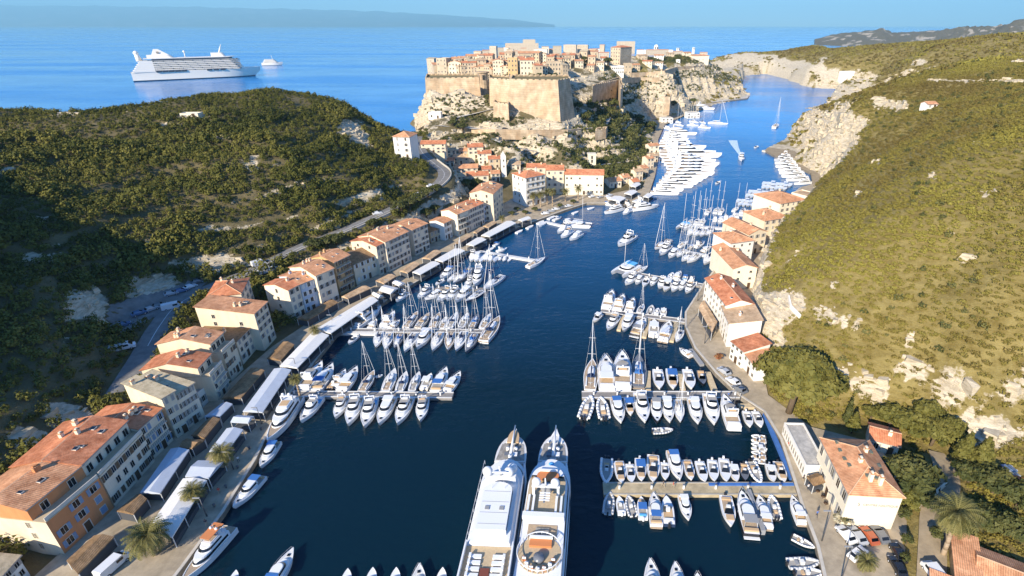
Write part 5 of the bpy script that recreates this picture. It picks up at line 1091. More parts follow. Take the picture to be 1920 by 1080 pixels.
for (x, y, h, r_, lb) in ((1800, 868, 9, 2.8, "pointed conifer nearest the white cliff, left of a pair"), (1832, 878, 9, 3.2, "pointed conifer with spreading tips, right of a pair")):
    tree(lb, x, y, h, r_, M_PINE, 'cypress', 1700, 0.26, name='conifer_tree', cat='conifer')
for (x, y, h, r_, lb) in ((1690, 972, 2.2, 1.7, "round green bush by the hotel's blank wall"), (1697, 1022, 2.5, 1.3, "dark bush on the verge between car park and lane, upper one"), (1693, 1055, 2.2, 1.1, "dark bush on the verge between car park and lane, lower one"), (1752, 1010, 2.6, 1.6, "dark bush right of the lane by the farmhouse")):
    tree(lb, x, y, h, r_, M_TREE, 'round', 700, 0.28, name='bush', cat='bush')
tree("pale variegated bush at the hotel's front corner", 1576, 985, 2.6, 2.0, foliage_mat("variegated_leaves", (0.12, 0.11, 0.04), (0.30, 0.26, 0.16), (0.5, 0.45, 0.33), 0.5), 'round', 700, 0.3, name='bush', cat='bush')
tree("clipped hedge strip before the orange terrace canopy", 1332, 622, 1.6, 1.5, M_PINE, 'round', 500, 0.28, name='hedge', cat='hedge')
tree("flowering red bush on the right quay road", 1347, 678, 1.8, 1.6, foliage_mat("red_bush_leaves", (0.16, 0.07, 0.03), (0.32, 0.12, 0.06), (0.2, 0.15, 0.05), 0.8), 'round', 600, 0.25, name='bush', cat='bush')
for i, (x, y, h, r_) in enumerate(((590, 468, 4, 4.0), (612, 462, 4, 3.6), (632, 458, 4, 3.8), (752, 398, 5, 4.5), (768, 392, 5, 4.2), (785, 383, 5, 4.4), (802, 372, 5, 4.0), (818, 362, 4, 3.6), (875, 352, 4.5, 4.0), (893, 350, 4.5, 4.2), (800, 408, 4, 3.6), (815, 400, 4, 3.2), (700, 428, 4, 3.0))):
    tree(f"rounded dark tree of the belt between hill road and left houses, {ORD[i]} from the camera", x, y, h, r_, M_TREE, 'round', 1300, 0.2, group='trees between the hill road and the left houses')
for i, (x, y, h, r_) in enumerate(((868, 250, 7, 5), (850, 237, 4, 4), (1083, 212, 8, 5), (1100, 230, 8, 6), (1140, 180, 8, 6), (1128, 172, 7, 5), (1163, 188, 8, 6), (1152, 205, 8, 6), (1262, 200, 6, 5), (1300, 195, 6, 5), (1198, 232, 8, 6), (1222, 245, 8, 6), (965, 155, 5, 3), (1012, 150, 5, 3.5), (1040, 150, 5, 3.5), (1140, 124, 8, 6), (1095, 118, 6, 4))):
    tree(f"dark pine on the citadel slopes, {ORD[i]} of the scattered ones", x, y, h, r_, M_TREE, 'round', 800, 0.24, group='pines on the citadel slopes', name='pine_tree', cat='pine')
# palms
def frond_mesh(name, R_, n, seed, droop=1.0):
    g = random.Random(seed); b = MB(); tint = []
    for k in range(n):
        a = 2.399 * k + g.uniform(-.2, .2); el = R(75 - 105 * (k / n) + g.uniform(-8, 8)); L = R_ * g.uniform(0.85, 1.1)
        d = Vector((math.cos(a), math.sin(a), 0)); sd_ = Vector((-math.sin(a), math.cos(a), 0)); p = Vector((0, 0, 0)); e = el; tt = g.uniform(0.1, 0.9)
        seg = 7; pts = [p.copy()]
        for s in range(seg):
            e -= R(13) * droop * (0.5 + s / seg); p = p + (d * math.cos(e) + Vector((0, 0, math.sin(e)))) * (L / seg); pts.append(p.copy())
        for s in range(seg):
            for q in range(2):
                for sg in (-1, 1):
                    c = pts[s] + (pts[s + 1] - pts[s]) * (q / 2); u = (s + q / 2) / seg; wl = L * 0.24 * math.sin(math.pi * min(0.97, 0.12 + u * 0.85)); dn = (pts[s + 1] - pts[s]).normalized()
                    tip = c + sd_ * sg * wl + dn * wl * 0.55 - Vector((0, 0, wl * 0.35)); w2 = dn * (L / seg * 0.30)
                    b.add([c, c + w2, tip], [(0, 1, 2)], M_PALM); tint += [tt] * 3
            r_ = Vector((0, 0, 0.05)); b.add([pts[s] - sd_ * .05, pts[s] + sd_ * .05, pts[s + 1] + sd_ * .04, pts[s + 1] - sd_ * .04], [(0, 1, 2, 3)], M_PALM); tint += [0.9] * 4
    me = b.mesh(name); at = me.attributes.new("tint", 'FLOAT', 'POINT'); at.data.foreach_set("value", np.array(tint, np.float32)); return me
def palm(label, px, py, h, R_, n=70, z=None, group=None, lean=(0, 0)):
    p = hit(px, py, 1.2) if z is None else P(px, py, z)
    t = thing("palm_tree", label, "palm", p, 0, group); b = MB(); r0 = 0.16 + R_ * 0.05
    for k in range(6):
        u0, u1 = k / 6, (k + 1) / 6
        b.tube((lean[0] * u0 ** 1.5, lean[1] * u0 ** 1.5, h * u0 - (.5 if k == 0 else 0)), (lean[0] * u1 ** 1.5, lean[1] * u1 ** 1.5, h * u1), r0 * (1.15 - .35 * u0), r0 * (1.15 - .35 * u1), M_PBARK, 9)
    b.sphere((lean[0], lean[1], h), r0 * 1.5, M_PBARK, 8, 6); b.build("trunk", t)
    put("crown", frond_mesh("crown", R_, n, int(px)), t, (lean[0], lean[1], h + r0 * .8)); return t
G5 = 'palms along the left quay'
palm("big palm on the grass near the orange house, nearest of the quay palms", 292, 1040, 4.6, 4.4, 90, 1.2, G5)
palm("palm rising through the white awning, second of the quay palms", 372, 948, 3.8, 2.9, 70, 1.2, G5)
palm("palm over the shaded blue-white awnings, third of the quay palms", 425, 876, 4.0, 3.2, 70, 1.2, G5)
palm("small palm behind the long white awning, fourth of the quay palms", 562, 740, 5.0, 2.2, 50, 1.2, G5)
palm("small palm behind the long white awning, fifth of the quay palms", 596, 642, 4.6, 2.2, 50, 1.2, G5)
palm("small palm at the awnings' far end, sixth of the quay palms", 942, 424, 4.2, 2.2, 40, 1.2, G5)
G6 = 'palms in front of the white apartment block'
for i, (x, y, h) in enumerate(((1000, 386, 6), (1014, 388, 7), (1026, 384, 7.5), (1036, 386, 8), (1060, 378, 6), (1084, 376, 7))):
    palm(f"tall palm before the white apartment block, {ORD[i]} from the left" if i else "tall palm before the white apartment block, leftmost one", x, y, h, 3.2, 44, 1.2, G6)
palm("lone tall palm with a leaning pale trunk at the lower right", 1768, 1040, 8.6, 4.6, 120, None, None, (0.7, 1.6))
palm("low feathery palm among the parked cars by the quay wall", 1622, 1062, 1.2, 2.4, 60, 1.2)
# hedge bushes round the bay head
for i, (x, y) in enumerate(((970, 398), (985, 404), (1003, 398), (960, 406), (1075, 384), (1050, 392))):
    tree(f"shrub in the planted beds of the bay head, {ORD[i]} of six", x, y, 2.2, 2.0, M_TREE, 'round', 420, 0.28, name='bush', cat='bush', group='shrubs of the bay head')
# ------------------------------------------------------------------ boats
M_GEL = mat("white_gelcoat", (0.79, 0.79, 0.78), 0.28, 0.5)
M_GEL2 = mat("cream_gelcoat", (0.74, 0.70, 0.62), 0.3, 0.5)
M_DECKW = mat("pale_deck", (0.66, 0.65, 0.62), 0.6, 0.3, var=0.06, vscale=2)
M_TEAK = mat("teak_deck", (0.42, 0.32, 0.22), 0.7, 0.2, var=0.2, vscale=3)
M_DKGLASS = mat("tinted_glass", (0.015, 0.018, 0.022), 0.08, 0.6)
M_NAVY = mat("navy_hull_paint", (0.03, 0.05, 0.10), 0.25, 0.5)
M_BLK = mat("black_hull_paint", (0.018, 0.018, 0.02), 0.25, 0.5)
M_GREYH = mat("grey_hull_paint", (0.16, 0.17, 0.19), 0.3, 0.5)
M_BLUEC = mat("blue_canvas", (0.05, 0.16, 0.42), 0.8, 0.1)
M_LBLUEC = mat("light_blue_canvas", (0.12, 0.42, 0.75), 0.8, 0.1)
M_NAVYC = mat("navy_canvas", (0.03, 0.05, 0.11), 0.8, 0.1)
M_TANC = mat("tan_cushion", (0.55, 0.38, 0.22), 0.8, 0.1)
M_ORC = mat("orange_cushion", (0.62, 0.23, 0.09), 0.8, 0.1)
M_GRC = mat("grey_canvas", (0.30, 0.30, 0.30), 0.8, 0.1)
M_ALU = mat("alloy_spar", (0.66, 0.66, 0.66), 0.35, 0.5)
M_OUTB = mat("outboard_black", (0.03, 0.03, 0.033), 0.3, 0.5)
M_RUB = mat("inflatable_grey", (0.55, 0.55, 0.55), 0.5, 0.3)
M_BOOT = mat("boot_stripe", (0.04, 0.07, 0.16), 0.4, 0.4)
M_INNER = mat("cockpit_liner", (0.36, 0.34, 0.31), 0.6, 0.3)
def halfbeam(u, u0=0.42, p=2.0, st=0.86):
    if u < u0: return st + (1 - st) * math.sin(u / u0 * math.pi / 2)
    return max(0.0, 1 - ((u - u0) / (1 - u0)) ** p)
def hull_mb(L, B, fb, m, deckm, sheer=0.45, p=2.0, st=0.86, rim=0.10, n=15, boot=None, u0=0.42):
    h = MB(); d = MB(); rows = []
    for i in range(n):
        u = i / (n - 1); u = 1 - (1 - u) ** 1.25; y = -L / 2 + L * u; b = max(0.015 * B, B / 2 * halfbeam(u, u0, p, st)); z = fb * (1 + sheer * max(0, u - 0.3) ** 1.6)
        fl = 1 - 0.16 * u - 0.25 * max(0, u - 0.6)
        yb = y - L * 0.055 * max(0, u - 0.7) / 0.3
        rows.append([(b, y, z), (b * (0.97 - .05 * u), y * .996, z * 0.62), (b * fl, yb, 0.12 * fb), (b * fl * 0.92, yb, -0.05), (0, yb, -0.35 * fb - .1)])
    for sx in (1, -1):
        vs = [(sx * v[0], v[1], v[2]) for r in rows for v in r]; fs = []; fs2 = []
        for i in range(n - 1):
            for j in range(4):
                a = i * 5 + j; q = (a, a + 5, a + 6, a + 1) if sx == 1 else (a, a + 1, a + 6, a + 5)
                (fs2 if (boot and j == 2) else fs).append(q)
        h.add(vs, fs, m, True)
        if fs2: h.add(vs, fs2, boot, True)
    r = rows[0]; h.add([(v[0], v[1], v[2]) for v in r] + [(-v[0], v[1], v[2]) for v in r[::-1]], [tuple(range(10))], m)
    o = [(r[0][0], r[0][1], r[0][2] - rim) for r in rows]
    vs = [(x * 0.985, y, z) for x, y, z in o] + [(-x * 0.985, y, z) for x, y, z in o]
    d.add(vs, [(i, n + i, n + i + 1, i + 1)[::-1] for i in range(n - 1)], deckm)
    # the rim (gunwale) as a thin capping
    for sx in (1, -1):
        vs = []
        for rr in rows: x, y, z = rr[0]; vs += [(sx * x, y, z), (sx * max(0, x - 0.045 * B), y - (0.02 * L if x < 0.1 * B else 0), z), (sx * max(0, x - 0.045 * B), y - (0.02 * L if x < 0.1 * B else 0), z - rim - .02)]
        fs = []
        for i in range(n - 1):
            a = 3 * i
            for j in (0, 1): q = (a + j, a + j + 1, a + j + 4, a + j + 3); fs.append(q if sx == -1 else q[::-1])
        h.add(vs, fs, m, False)
    return h, d, rows
def outline(w, y0, y1, e, n=7, k=1.0):
    """plan outline: straight stern at y0, rounded front reaching y1 over depth e"""
    pts = [(-w * k, y0), (w * k, y0)]
    for i in range(n + 1):
        a = math.pi / 2 * i / n; pts.append((w * math.cos(a), y1 - e + e * math.sin(a)))
    for i in range(n - 1, -1, -1):
        a = math.pi / 2 * i / n; pts.append((-w * math.cos(a), y1 - e + e * math.sin(a)))
    return pts
def tier(b, w, y0, y1, e, z0, z1, m, mt=None, rake=0.0, inset=0.06):
    lo = outline(w, y0, y1, e); hi = outline(w * (1 - inset), y0 + 0.02, y1 - rake, e * 0.95); n = len(lo)
    b.add([(x, y, z0) for x, y in lo] + [(x, y, z1) for x, y in hi], [(i, (i + 1) % n, n + (i + 1) % n, n + i) for i in range(n)], m, False)
    b.add([(x, y, z1) for x, y in hi], [tuple(range(n))], mt or m)
def band(b, w, y0, y1, e, z0, z1, m, rake=0.0, inset=0.06, grow=0.012):
    tier(b, w + grow, y0 + 0.05, y1 + grow, e + grow, z0, z1, m, m, rake, inset)
_pc = {}
def proto(kind, var):
    """meshes of one kind of boat: list of (part name, mesh, sub-parts); nominal length in metres"""
    k = (kind, var)
    if k in _pc: return _pc[k]
    r = random.Random(str(k)); P_ = []; NL = 10.0
    def done(n, b, subs=()): P_.append((n, b.mesh(n), [(sn, sb.mesh(sn)) for sn, sb in subs]))
    if kind == 'open':
        NL = 6.0; hm = {0: M_GEL, 1: M_GEL, 2: M_GEL2, 3: M_NAVY, 4: M_GEL, 5: M_BLK}[var % 6]
        h, d, R_ = hull_mb(6, 2.3, 0.75, hm, M_GEL if var % 6 != 5 else M_GREYH, 0.35, 2.4, 0.9, 0.04); done("hull", h); done("deck", d)
        b = MB(); fl = [M_INNER, M_TEAK, M_INNER, M_TANC, M_INNER, M_TANC][var % 6]; tier(b, 0.78, -2.55, 0.75, 0.7, 0.70, 0.745, fl, fl, 0, 0)
        b.box(-0.75, -2.5, 0.745, 0.75, -2.0, 1.0, [M_GEL, M_TANC, M_GEL, M_GEL, M_LBLUEC, M_TANC][var % 6]); b.box(-0.34, -0.55, 0.745, 0.34, -0.1, 1.45, M_GEL); done("cockpit", b)
        b = MB(); b.add([(-0.8, 0.72, 0.8), (0.8, 0.72, 0.8), (0.6, 0.2, 1.4), (-0.6, 0.2, 1.4)], [(0, 1, 2, 3), (3, 2, 1, 0)], M_DKGLASS); done("windscreen", b)
        if var % 3 == 1: b = MB(); b.box(-0.62, 1.0, 0.93, 0.62, 2.0, 1.02, M_TANC); done("sun_pad", b)
        b = MB(); b.box(-0.2, -3.35, 0.1, 0.2, -3.0, 1.15, M_OUTB if var % 2 else M_GEL); b.box(-0.1, -3.3, -0.4, 0.1, -3.1, 0.1, M_OUTB); done("outboard_engine", b)
        if var % 6 in (2, 4):
            b = MB(); b.box(-0.95, -1.6, 1.9, 0.95, 0.3, 1.96, [M_GEL, M_GEL, M_GEL, M_NAVYC, M_BLUEC][var % 6])
            for sx in (-.9, .9):
                for yy in (-1.5, .2): b.tube((sx, yy, .75), (sx, yy, 1.9), .03, .03, M_ALU, 4)
            done("bimini", b)
    elif kind == 'rib':
        NL = 6.0; h, d, R_ = hull_mb(5.8, 1.7, 0.5, M_GEL if var < 2 else M_GREYH, M_INNER, 0.5, 2.2, 0.95, 0.08); done("hull", h); done("deck", d)
        b = MB(); pts = [(1.0, -2.9, .55)] + [(1.05 * max(.02, halfbeam(u, .45, 2.2, .95)), -2.9 + 6.0 * u, 0.55 + .35 * max(0, u - .5)) for u in (0.1, .25, .4, .55, .7, .82, .92, .98)]
        q = pts + [(-x, y, z) for x, y, z in pts[::-1]]; tm = [M_RUB, M_GEL, M_GREYH][var % 3]
        for i in range(len(q) - 1): b.tube(q[i], q[i + 1], .27, .27, tm, 8)
        done("inflatable_tube", b)
        b = MB(); b.box(-.35, -.6, .4, .35, .1, 1.25, M_GEL); b.add([(-.35, .1, 1.2), (.35, .1, 1.2), (.28, -.15, 1.6), (-.28, -.15, 1.6)], [(0, 1, 2, 3), (3, 2, 1, 0)], M_DKGLASS); b.box(-.45, -1.6, .4, .45, -1.0, .85, [M_GRC, M_TANC, M_TANC][var % 3]); done("console", b)
        b = MB()
        for sx in ((-.3, .3) if var % 2 else (0,)): b.box(sx - .18, -3.3, 0, sx + .18, -2.9, 1.1, M_OUTB)
        done("outboard_engine", b)
    elif kind == 'motor':
        NL = 11.0; hm = [M_GEL, M_GEL, M_GEL, M_GEL, M_BLK, M_GEL][var % 6]; h, d, R_ = hull_mb(11, 3.6, 1.15, hm, M_DECKW if var % 2 else M_GEL, 0.5, 2.2, 0.9, 0.06, boot=M_BOOT); done("hull", h)
        done("deck", d)
        b = MB(); tier(b, 1.38, -2.3, 2.9, 2.2, 1.1, 1.75, M_GEL, M_GEL, 0.7, .1); tier(b, 1.25, -2.6, 1.3, 1.2, 1.745, 2.55, M_GEL, M_GEL, .8, .12); done("cabin", b)
        b = MB(); band(b, 1.25, -2.2, 1.3, 1.2, 1.86, 2.32, M_DKGLASS, .55, .075, .02); done("windscreen", b)
        b = MB(); fl = [M_TEAK, M_INNER, M_TEAK, M_TANC, M_TEAK, M_LBLUEC][var % 6]; b.box(-1.4, -5.0, 1.09, 1.4, -2.35, 1.16, fl); b.box(-1.35, -5.0, 1.16, 1.35, -4.4, 1.55, [M_GEL, M_TANC, M_GEL, M_GEL, M_TANC, M_GEL][var % 6]); b.box(-1.5, -6.1, .25, 1.5, -5.45, .38, M_TEAK if var % 2 else M_GEL); done("cockpit", b)
        if var % 6 in (0, 2, 5):
            b = MB(); tier(b, 1.15, -2.9, .3, .8, 2.545, 2.95, M_GEL, M_INNER, .2, .05); b.box(-.8, -2.6, 2.95, .8, -2.1, 3.2, [M_GEL, 0, M_TANC, 0, 0, M_GEL][var % 6]); b.add([(-1.0, .15, 2.95), (1.0, .15, 2.95), (.8, -.15, 3.35), (-.8, -.15, 3.35)], [(0, 1, 2, 3), (3, 2, 1, 0)], M_DKGLASS); done("flybridge", b)
            b = MB()
            for sx in (-1.15, 1.15): b.box(sx - .08, -3.0, 2.4, sx + .08, -2.7, 3.7, M_GEL)
            b.box(-1.23, -3.0, 3.7, 1.23, -2.6, 3.82, M_GEL); b.sphere((0, -2.8, 3.95), .22, M_GEL, 8, 5); done("radar_arch", b)
        else:
            b = MB(); b.box(-1.3, -4.2, 2.7, 1.3, -2.2, 2.76, [M_NAVYC, M_BLUEC, M_GEL, M_GEL, M_GRC][var % 5]);
            for sx in (-1.2, 1.2): b.tube((sx, -4.1, 1.1), (sx, -4.1, 2.7), .03, .03, M_ALU, 4)
            done("bimini", b)
        b = MB(); b.box(-.3, 3.2, 1.32, .3, 3.8, 1.44, M_DKGLASS); done("hatch", b)
        b = MB()
        for sx in (-1, 1):
            pr = None
            for u in (.45, .6, .75, .88, .97):
                x = sx * 1.75 * halfbeam(u, .42, 2.2, .9); y = -5.5 + 11 * u; z = 1.15 * (1 + .5 * max(0, u - .3) ** 1.6); b.tube((x, y, z), (x, y, z + .55), .025, .025, M_ALU, 4)
                if pr: b.tube(pr, (x, y, z + .55), .025, .025, M_ALU, 4)
                pr = (x, y, z + .55)
        done("railing", b)
    elif kind == 'sail':
        NL = 12.0; hm = [M_GEL, M_GEL, M_GEL, M_NAVY, M_GREYH, M_GEL2][var % 6]; dk = [M_DECKW, M_DECKW, M_TEAK, M_DECKW, M_GREYH, M_TEAK][var % 6]
        h, d, R_ = hull_mb(12, 3.6, 1.05, hm, dk, 0.3, 1.75, 0.72, 0.05, boot=M_BOOT, u0=.45); done("hull", h); done("deck", d)
        b = MB(); tier(b, .95, -1.6, 3.0, 2.6, 1.0, 1.5, M_GEL, M_GEL, .5, .12); band(b, .95, -1.3, 2.2, 2.4, 1.14, 1.34, M_DKGLASS, .12, .05, .015); done("coachroof", b)
        b = MB(); fl = M_TEAK if var % 2 == 0 else M_INNER; b.box(-.85, -5.2, .99, .85, -1.65, 1.07, fl); b.box(-1.15, -5.0, 1.0, -.85, -1.7, 1.3, M_GEL); b.box(.85, -5.0, 1.0, 1.15, -1.7, 1.3, M_GEL); b.tube((-.5, -4.2, 1.5), (.5, -4.2, 1.5), .04, .04, M_ALU, 5); b.tube((0, -4.2, 1.0), (0, -4.2, 1.5), .06, .06, M_ALU, 5); done("cockpit", b)
        cm = [M_NAVYC, M_GRC, M_TANC, M_BLUEC, M_GRC, M_NAVYC][(var * 5 + 1) % 6]
        b = MB(); tier(b, .95, -2.2, -.9, .8, 1.45, 1.95, cm, cm, .3, .1); done("sprayhood", b)
        HM = 15.5; b = MB(); b.tube((0, 1.0, 1.0), (0, .85, HM), .105, .075, M_ALU, 6)
        for zz, ww in ((6.0, 1.0), (10.5, .8)): b.tube((-ww, .9, zz), (ww, .9, zz), .045, .045, M_ALU, 4)
        rg = MB()
        for a_, c_ in (((0, .85, HM), (0, 5.8, 1.35)), ((0, .85, HM), (0, -5.9, 1.1)), ((0, .85, HM - .4), (1.0, .9, 6.0)), ((1.0, .9, 6.0), (1.6, .6, 1.1)), ((0, .85, HM - .4), (-1.0, .9, 6.0)), ((-1.0, .9, 6.0), (-1.6, .6, 1.1))): rg.tube(a_, c_, .022, .022, M_ALU, 3, False)
        rg.tube((0, 1.4, HM * .93), (0, 5.6, 1.7), .07, .075, M_GEL, 5)
        done("mast", b, [("rigging", rg)])
        b = MB(); b.tube((0, .9, 2.15), (0, -3.6, 2.2), .07, .07, M_ALU, 6); b.tube((0, .8, 2.4), (0, -3.4, 2.32), .19, .13, cm if var % 3 else M_GEL, 7); done("boom", b)
        b = MB(); b.box(-1.4, -6.3, .5, 1.4, -5.95, .6, M_TEAK); done("bathing_platform", b)
    elif kind == 'cat':
        NL = 12.0; b = MB()
        for sx in (-1, 1):
            h, d, R_ = hull_mb(12, 1.7, 1.5, M_GEL, M_GEL, .15, 2.0, .8, .04)
            for src in (h, d): b.add([(x + sx * 2.5, y, z) for x, y, z in src.v], src.f, M_GEL)
        done("hull", b)
        b = MB(); b.box(-1.8, -5.2, .8, 1.8, 2.2, 1.5, M_GEL); b.add([(-1.75, 2.2, 1.35), (1.75, 2.2, 1.35), (1.7, 5.2, 1.35), (-1.7, 5.2, 1.35)], [(0, 1, 2, 3)], M_GRC); done("bridge_deck", b)
        b = MB(); tier(b, 2.4, -2.5, 2.2, 1.8, 1.5, 2.6, M_GEL, M_GEL, .9, .08); band(b, 2.4, -2.2, 2.2, 1.8, 1.8, 2.25, M_DKGLASS, .5, .06, .02); b.box(-2.3, -5.0, 2.62, 2.3, -2.0, 2.72, M_GEL if var % 2 else M_LBLUEC); done("cabin", b)
        b = MB(); b.tube((0, 1, 2.5), (0, .8, 17), .12, .09, M_ALU, 6); b.tube((0, .9, 4), (0, -4.2, 4.1), .14, .12, M_GEL, 6); done("mast", b)
    elif kind == 'yacht':
        NL = 26.0; hm = M_GEL if var != 3 else M_NAVY; h, d, R_ = hull_mb(26, 6.2, 2.4, hm, M_DECKW if var % 2 else M_TEAK, .4, 2.1, .9, .12, boot=M_BOOT); done("hull", h); done("deck", d)
        b = MB(); tier(b, 2.6, -9.5, 6.5, 5, 2.3, 4.3, M_GEL, M_GEL, 1.8, .07); done("superstructure", b)
        b = MB(); band(b, 2.6, -8.5, 6.0, 4.6, 2.9, 3.75, M_DKGLASS, .9, .035, .03); done("window_band", b)
        b = MB(); tier(b, 2.3, -8, 2.2, 3, 4.29, 5.6, M_GEL, M_GEL, 1.5, .08); band(b, 2.3, -6, 2.1, 2.8, 4.6, 5.2, M_DKGLASS, .75, .04, .03); done("upper_deck", b)
        b = MB(); b.box(-2.0, -9.2, 5.2, 2.0, -6.2, 5.3, M_GEL);  b.box(-1.7, -5.5, 5.6, 1.7, -1.0, 5.95, M_GEL); b.box(-1.4, -5.2, 5.95, 1.4, -2.0, 6.05, [M_TANC, M_GRC, M_TEAK, M_TANC][var % 4]); done("sun_deck", b); b = MB(); b.box(-1.9, -12.2, 2.39, 1.9, -9.45, 2.46, M_TEAK); done("aft_cockpit", b)
        b = MB()
        for sx in (-1.9, 1.9): b.box(sx - .15, -6.6, 5.5, sx + .15, -5.7, 7.2, M_GEL)
        b.box(-2.05, -6.6, 7.2, 2.05, -5.6, 7.45, M_GEL)
        for sx in (-1.1, 1.1): b.sphere((sx, -6.1, 7.95), .55, M_GEL, 8, 6)
        b.tube((0, -6.1, 7.4), (0, -6.3, 10), .1, .05, M_ALU, 5); done("radar_arch", b)
    _pc[k] = (NL, P_); return _pc[k]
NB_ = 0
CATN = dict(open='motorboat', rib='inflatable boat', motor='motor yacht', sail='sailing yacht', cat='catamaran', yacht='motor yacht')
NAMEN = dict(open='motorboat', rib='inflatable_boat', motor='motor_cruiser', sail='sailing_yacht', cat='catamaran', yacht='motor_yacht')
LOOK = {('open', 0): "white open motorboat", ('open', 1): "white motorboat with teak floor", ('open', 2): "cream motorboat under a white bimini", ('open', 3): "dark blue motorboat", ('open', 4): "white motorboat under a blue bimini", ('open', 5): "black motorboat with tan seats",
        ('rib', 0): "pale grey inflatable boat", ('rib', 1): "white twin-engine inflatable boat", ('rib', 2): "dark grey inflatable boat", ('motor', 0): "white flybridge cruiser", ('motor', 1): "white cruiser with blue bimini", ('motor', 2): "white flybridge cruiser with tan seats", ('motor', 3): "white hardtop cruiser",
        ('motor', 4): "black hulled cruiser", ('motor', 5): "cruiser with light blue cover", ('sail', 0): "white sailing yacht", ('sail', 1): "white sailing yacht with pale deck", ('sail', 2): "white sailing yacht with teak deck", ('sail', 3): "dark blue sailing yacht", ('sail', 4): "grey sailing yacht", ('sail', 5): "cream sailing yacht",
        ('cat', 0): "white catamaran", ('cat', 1): "white catamaran with white awning", ('yacht', 0): "large white motor yacht", ('yacht', 1): "large white motor yacht", ('yacht', 2): "large white motor yacht", ('yacht', 3): "large navy hulled motor yacht"}
def boat(kind, var, bow, stern, label, group=None, zd=0.9, beam=1.0, lite=False, mast=1.0):
    global NB_
    a = P(bow[0], bow[1], zd); c = P(stern[0], stern[1], zd); d = a - c; L = max(2.0, d.length); NL, parts = proto(kind, var); s = L / NL
    m = (a + c) / 2; t = thing(NAMEN[kind], label, CATN[kind], (m.x, m.y, 0), math.atan2(-d.x, d.y), group); NB_ += 1
    # beam follows length to the power 0.75 so that stretched boats stay slender
    sx = beam * s ** 0.8; sz = s ** 0.7
    for n, me, subs in parts:
        if lite and n in ('railing', 'hatch', 'bathing_platform', 'sun_pad', 'outboard_engine', 'windscreen', 'cockpit', 'deck') and not (n == 'deck'): continue
        o = put(n, me, t, scale=(sx, s, sz * (mast if n == 'mast' else 1)))
        for sn, sm in subs:
            if not lite: put(sn, sm, o)
    return t
def row(desc, lst, end="from outer end", kind=None, **k):
    """lst: (kind, variant, bow, stern[, extra look])"""
    g = "boats moored on the " + desc
    for i, e in enumerate(lst):
        o = ("first" if i == 0 else ORD[i]) if i < len(ORD) else f"number {i + 1}"
        lb = f"{e[4] if len(e) > 4 else LOOK[(e[0], e[1])]}, {o} {end}, {desc}"
        boat(e[0], e[1], e[2], e[3], lb, g, **k)
def z2(x, y): return (480 + x / 4, 540 + y / 4)
def z4(x, y): return (960 + x / 4, 540 + y / 4)
def z5(x, y): return (960 + x / 4, 810 + y / 4)
def z7(x, y): return (960 + x / 4, 270 + y / 4)
def zr(x, y): return (1440 + x / 4, 810 + y / 4)
def zf(x, y): return (640 + x / 5.144, 430 + y / 5.144)
def zh(x, y): return (1120 + x / 4.155, 320 + y / 4.155)
def zy(x, y): return (1180 + x / 4.32, 150 + y / 4.32)
# nearest left pontoon
row("nearest left pontoon, far side", [('motor', 0, z2(500, 560), z2(350, 760)), ('motor', 1, z2(580, 575), z2(450, 765)), ('open', 5, z2(620, 655), z2(545, 755), "dark launch with cream seats"), ('motor', 2, z2(672, 612), z2(590, 735)), ('motor', 3, z2(762, 595), z2(640, 768)), ('sail', 2, z2(888, 615), z2(790, 770)),
    ('sail', 0, z2(1045, 602), z2(968, 775)), ('sail', 1, z2(1130, 622), z2(1070, 775)), ('sail', 3, z2(1228, 618), z2(1165, 775), "white sailing yacht with blue covers"), ('open', 2, z2(1315, 638), z2(1255, 752)), ('motor', 1, z2(1430, 602), z2(1345, 775)), ('motor', 3, z2(1535, 632), z2(1430, 770))], "from quay")
row("nearest left pontoon, near side", [('motor', 5, z2(335, 1005), z2(475, 820), "flybridge cruiser with blue side"), ('motor', 2, z2(592, 975), z2(668, 815)), ('motor', 0, z2(690, 1032), z2(768, 815)), ('motor', 5, z2(812, 1048), z2(875, 830)), ('motor', 3, z2(920, 1026), z2(1015, 822)), ('motor', 0, z2(1058, 1026), z2(1148, 820)), ('motor', 2, z2(1230, 1000), z2(1260, 825))], "from quay")
boat('yacht', 0, (500, 826), (556, 742), "big white cruiser lying between the left quay and the nearest pontoon", zd=2, beam=1.0)
boat('open', 0, z2(945, 640), z2(900, 652), "tiny grey tender afloat beside the first masted yacht of the nearest pontoon")
# second left pontoon
row("second left pontoon, far side", [('motor', 2, z2(940, 145), z2(735, 292)), ('motor', 3, z2(905, 232), z2(850, 298)), ('motor', 0, z2(1040, 178), z2(955, 280)), ('motor', 3, z2(1078, 238), z2(1000, 295)), ('sail', 2, z2(1214, 175), z2(1120, 292)), ('sail', 5, z2(1300, 185), z2(1210, 296)), ('sail', 2, z2(1378, 182), z2(1320, 296)), ('sail', 0, z2(1428, 210), z2(1390, 298)), ('sail', 1, z2(1512, 180), z2(1445, 300)), ('sail', 3, z2(1592, 180), z2(1535, 298)), ('sail', 4, z2(1668, 190), z2(1615, 296)), ('sail', 0, z2(1760, 190), z2(1695, 300))], "from quay")
row("second left pontoon, near side", [('open', 0, z2(690, 412), z2(755, 350)), ('sail', 1, z2(898, 442), z2(930, 325)), ('sail', 0, z2(968, 458), z2(1000, 335)), ('sail', 4, z2(1038, 452), z2(1085, 340)), ('sail', 1, z2(1112, 478), z2(1195, 335)), ('motor', 3, z2(1205, 455), z2(1295, 318)), ('sail', 0, z2(1322, 470), z2(1385, 330)), ('sail', 2, z2(1438, 462), z2(1462, 330), "sailing yacht with orange covers"), ('sail', 1, z2(1498, 472), z2(1565, 325)), ('sail', 4, z2(1572, 485), z2(1645, 340))], "from quay")
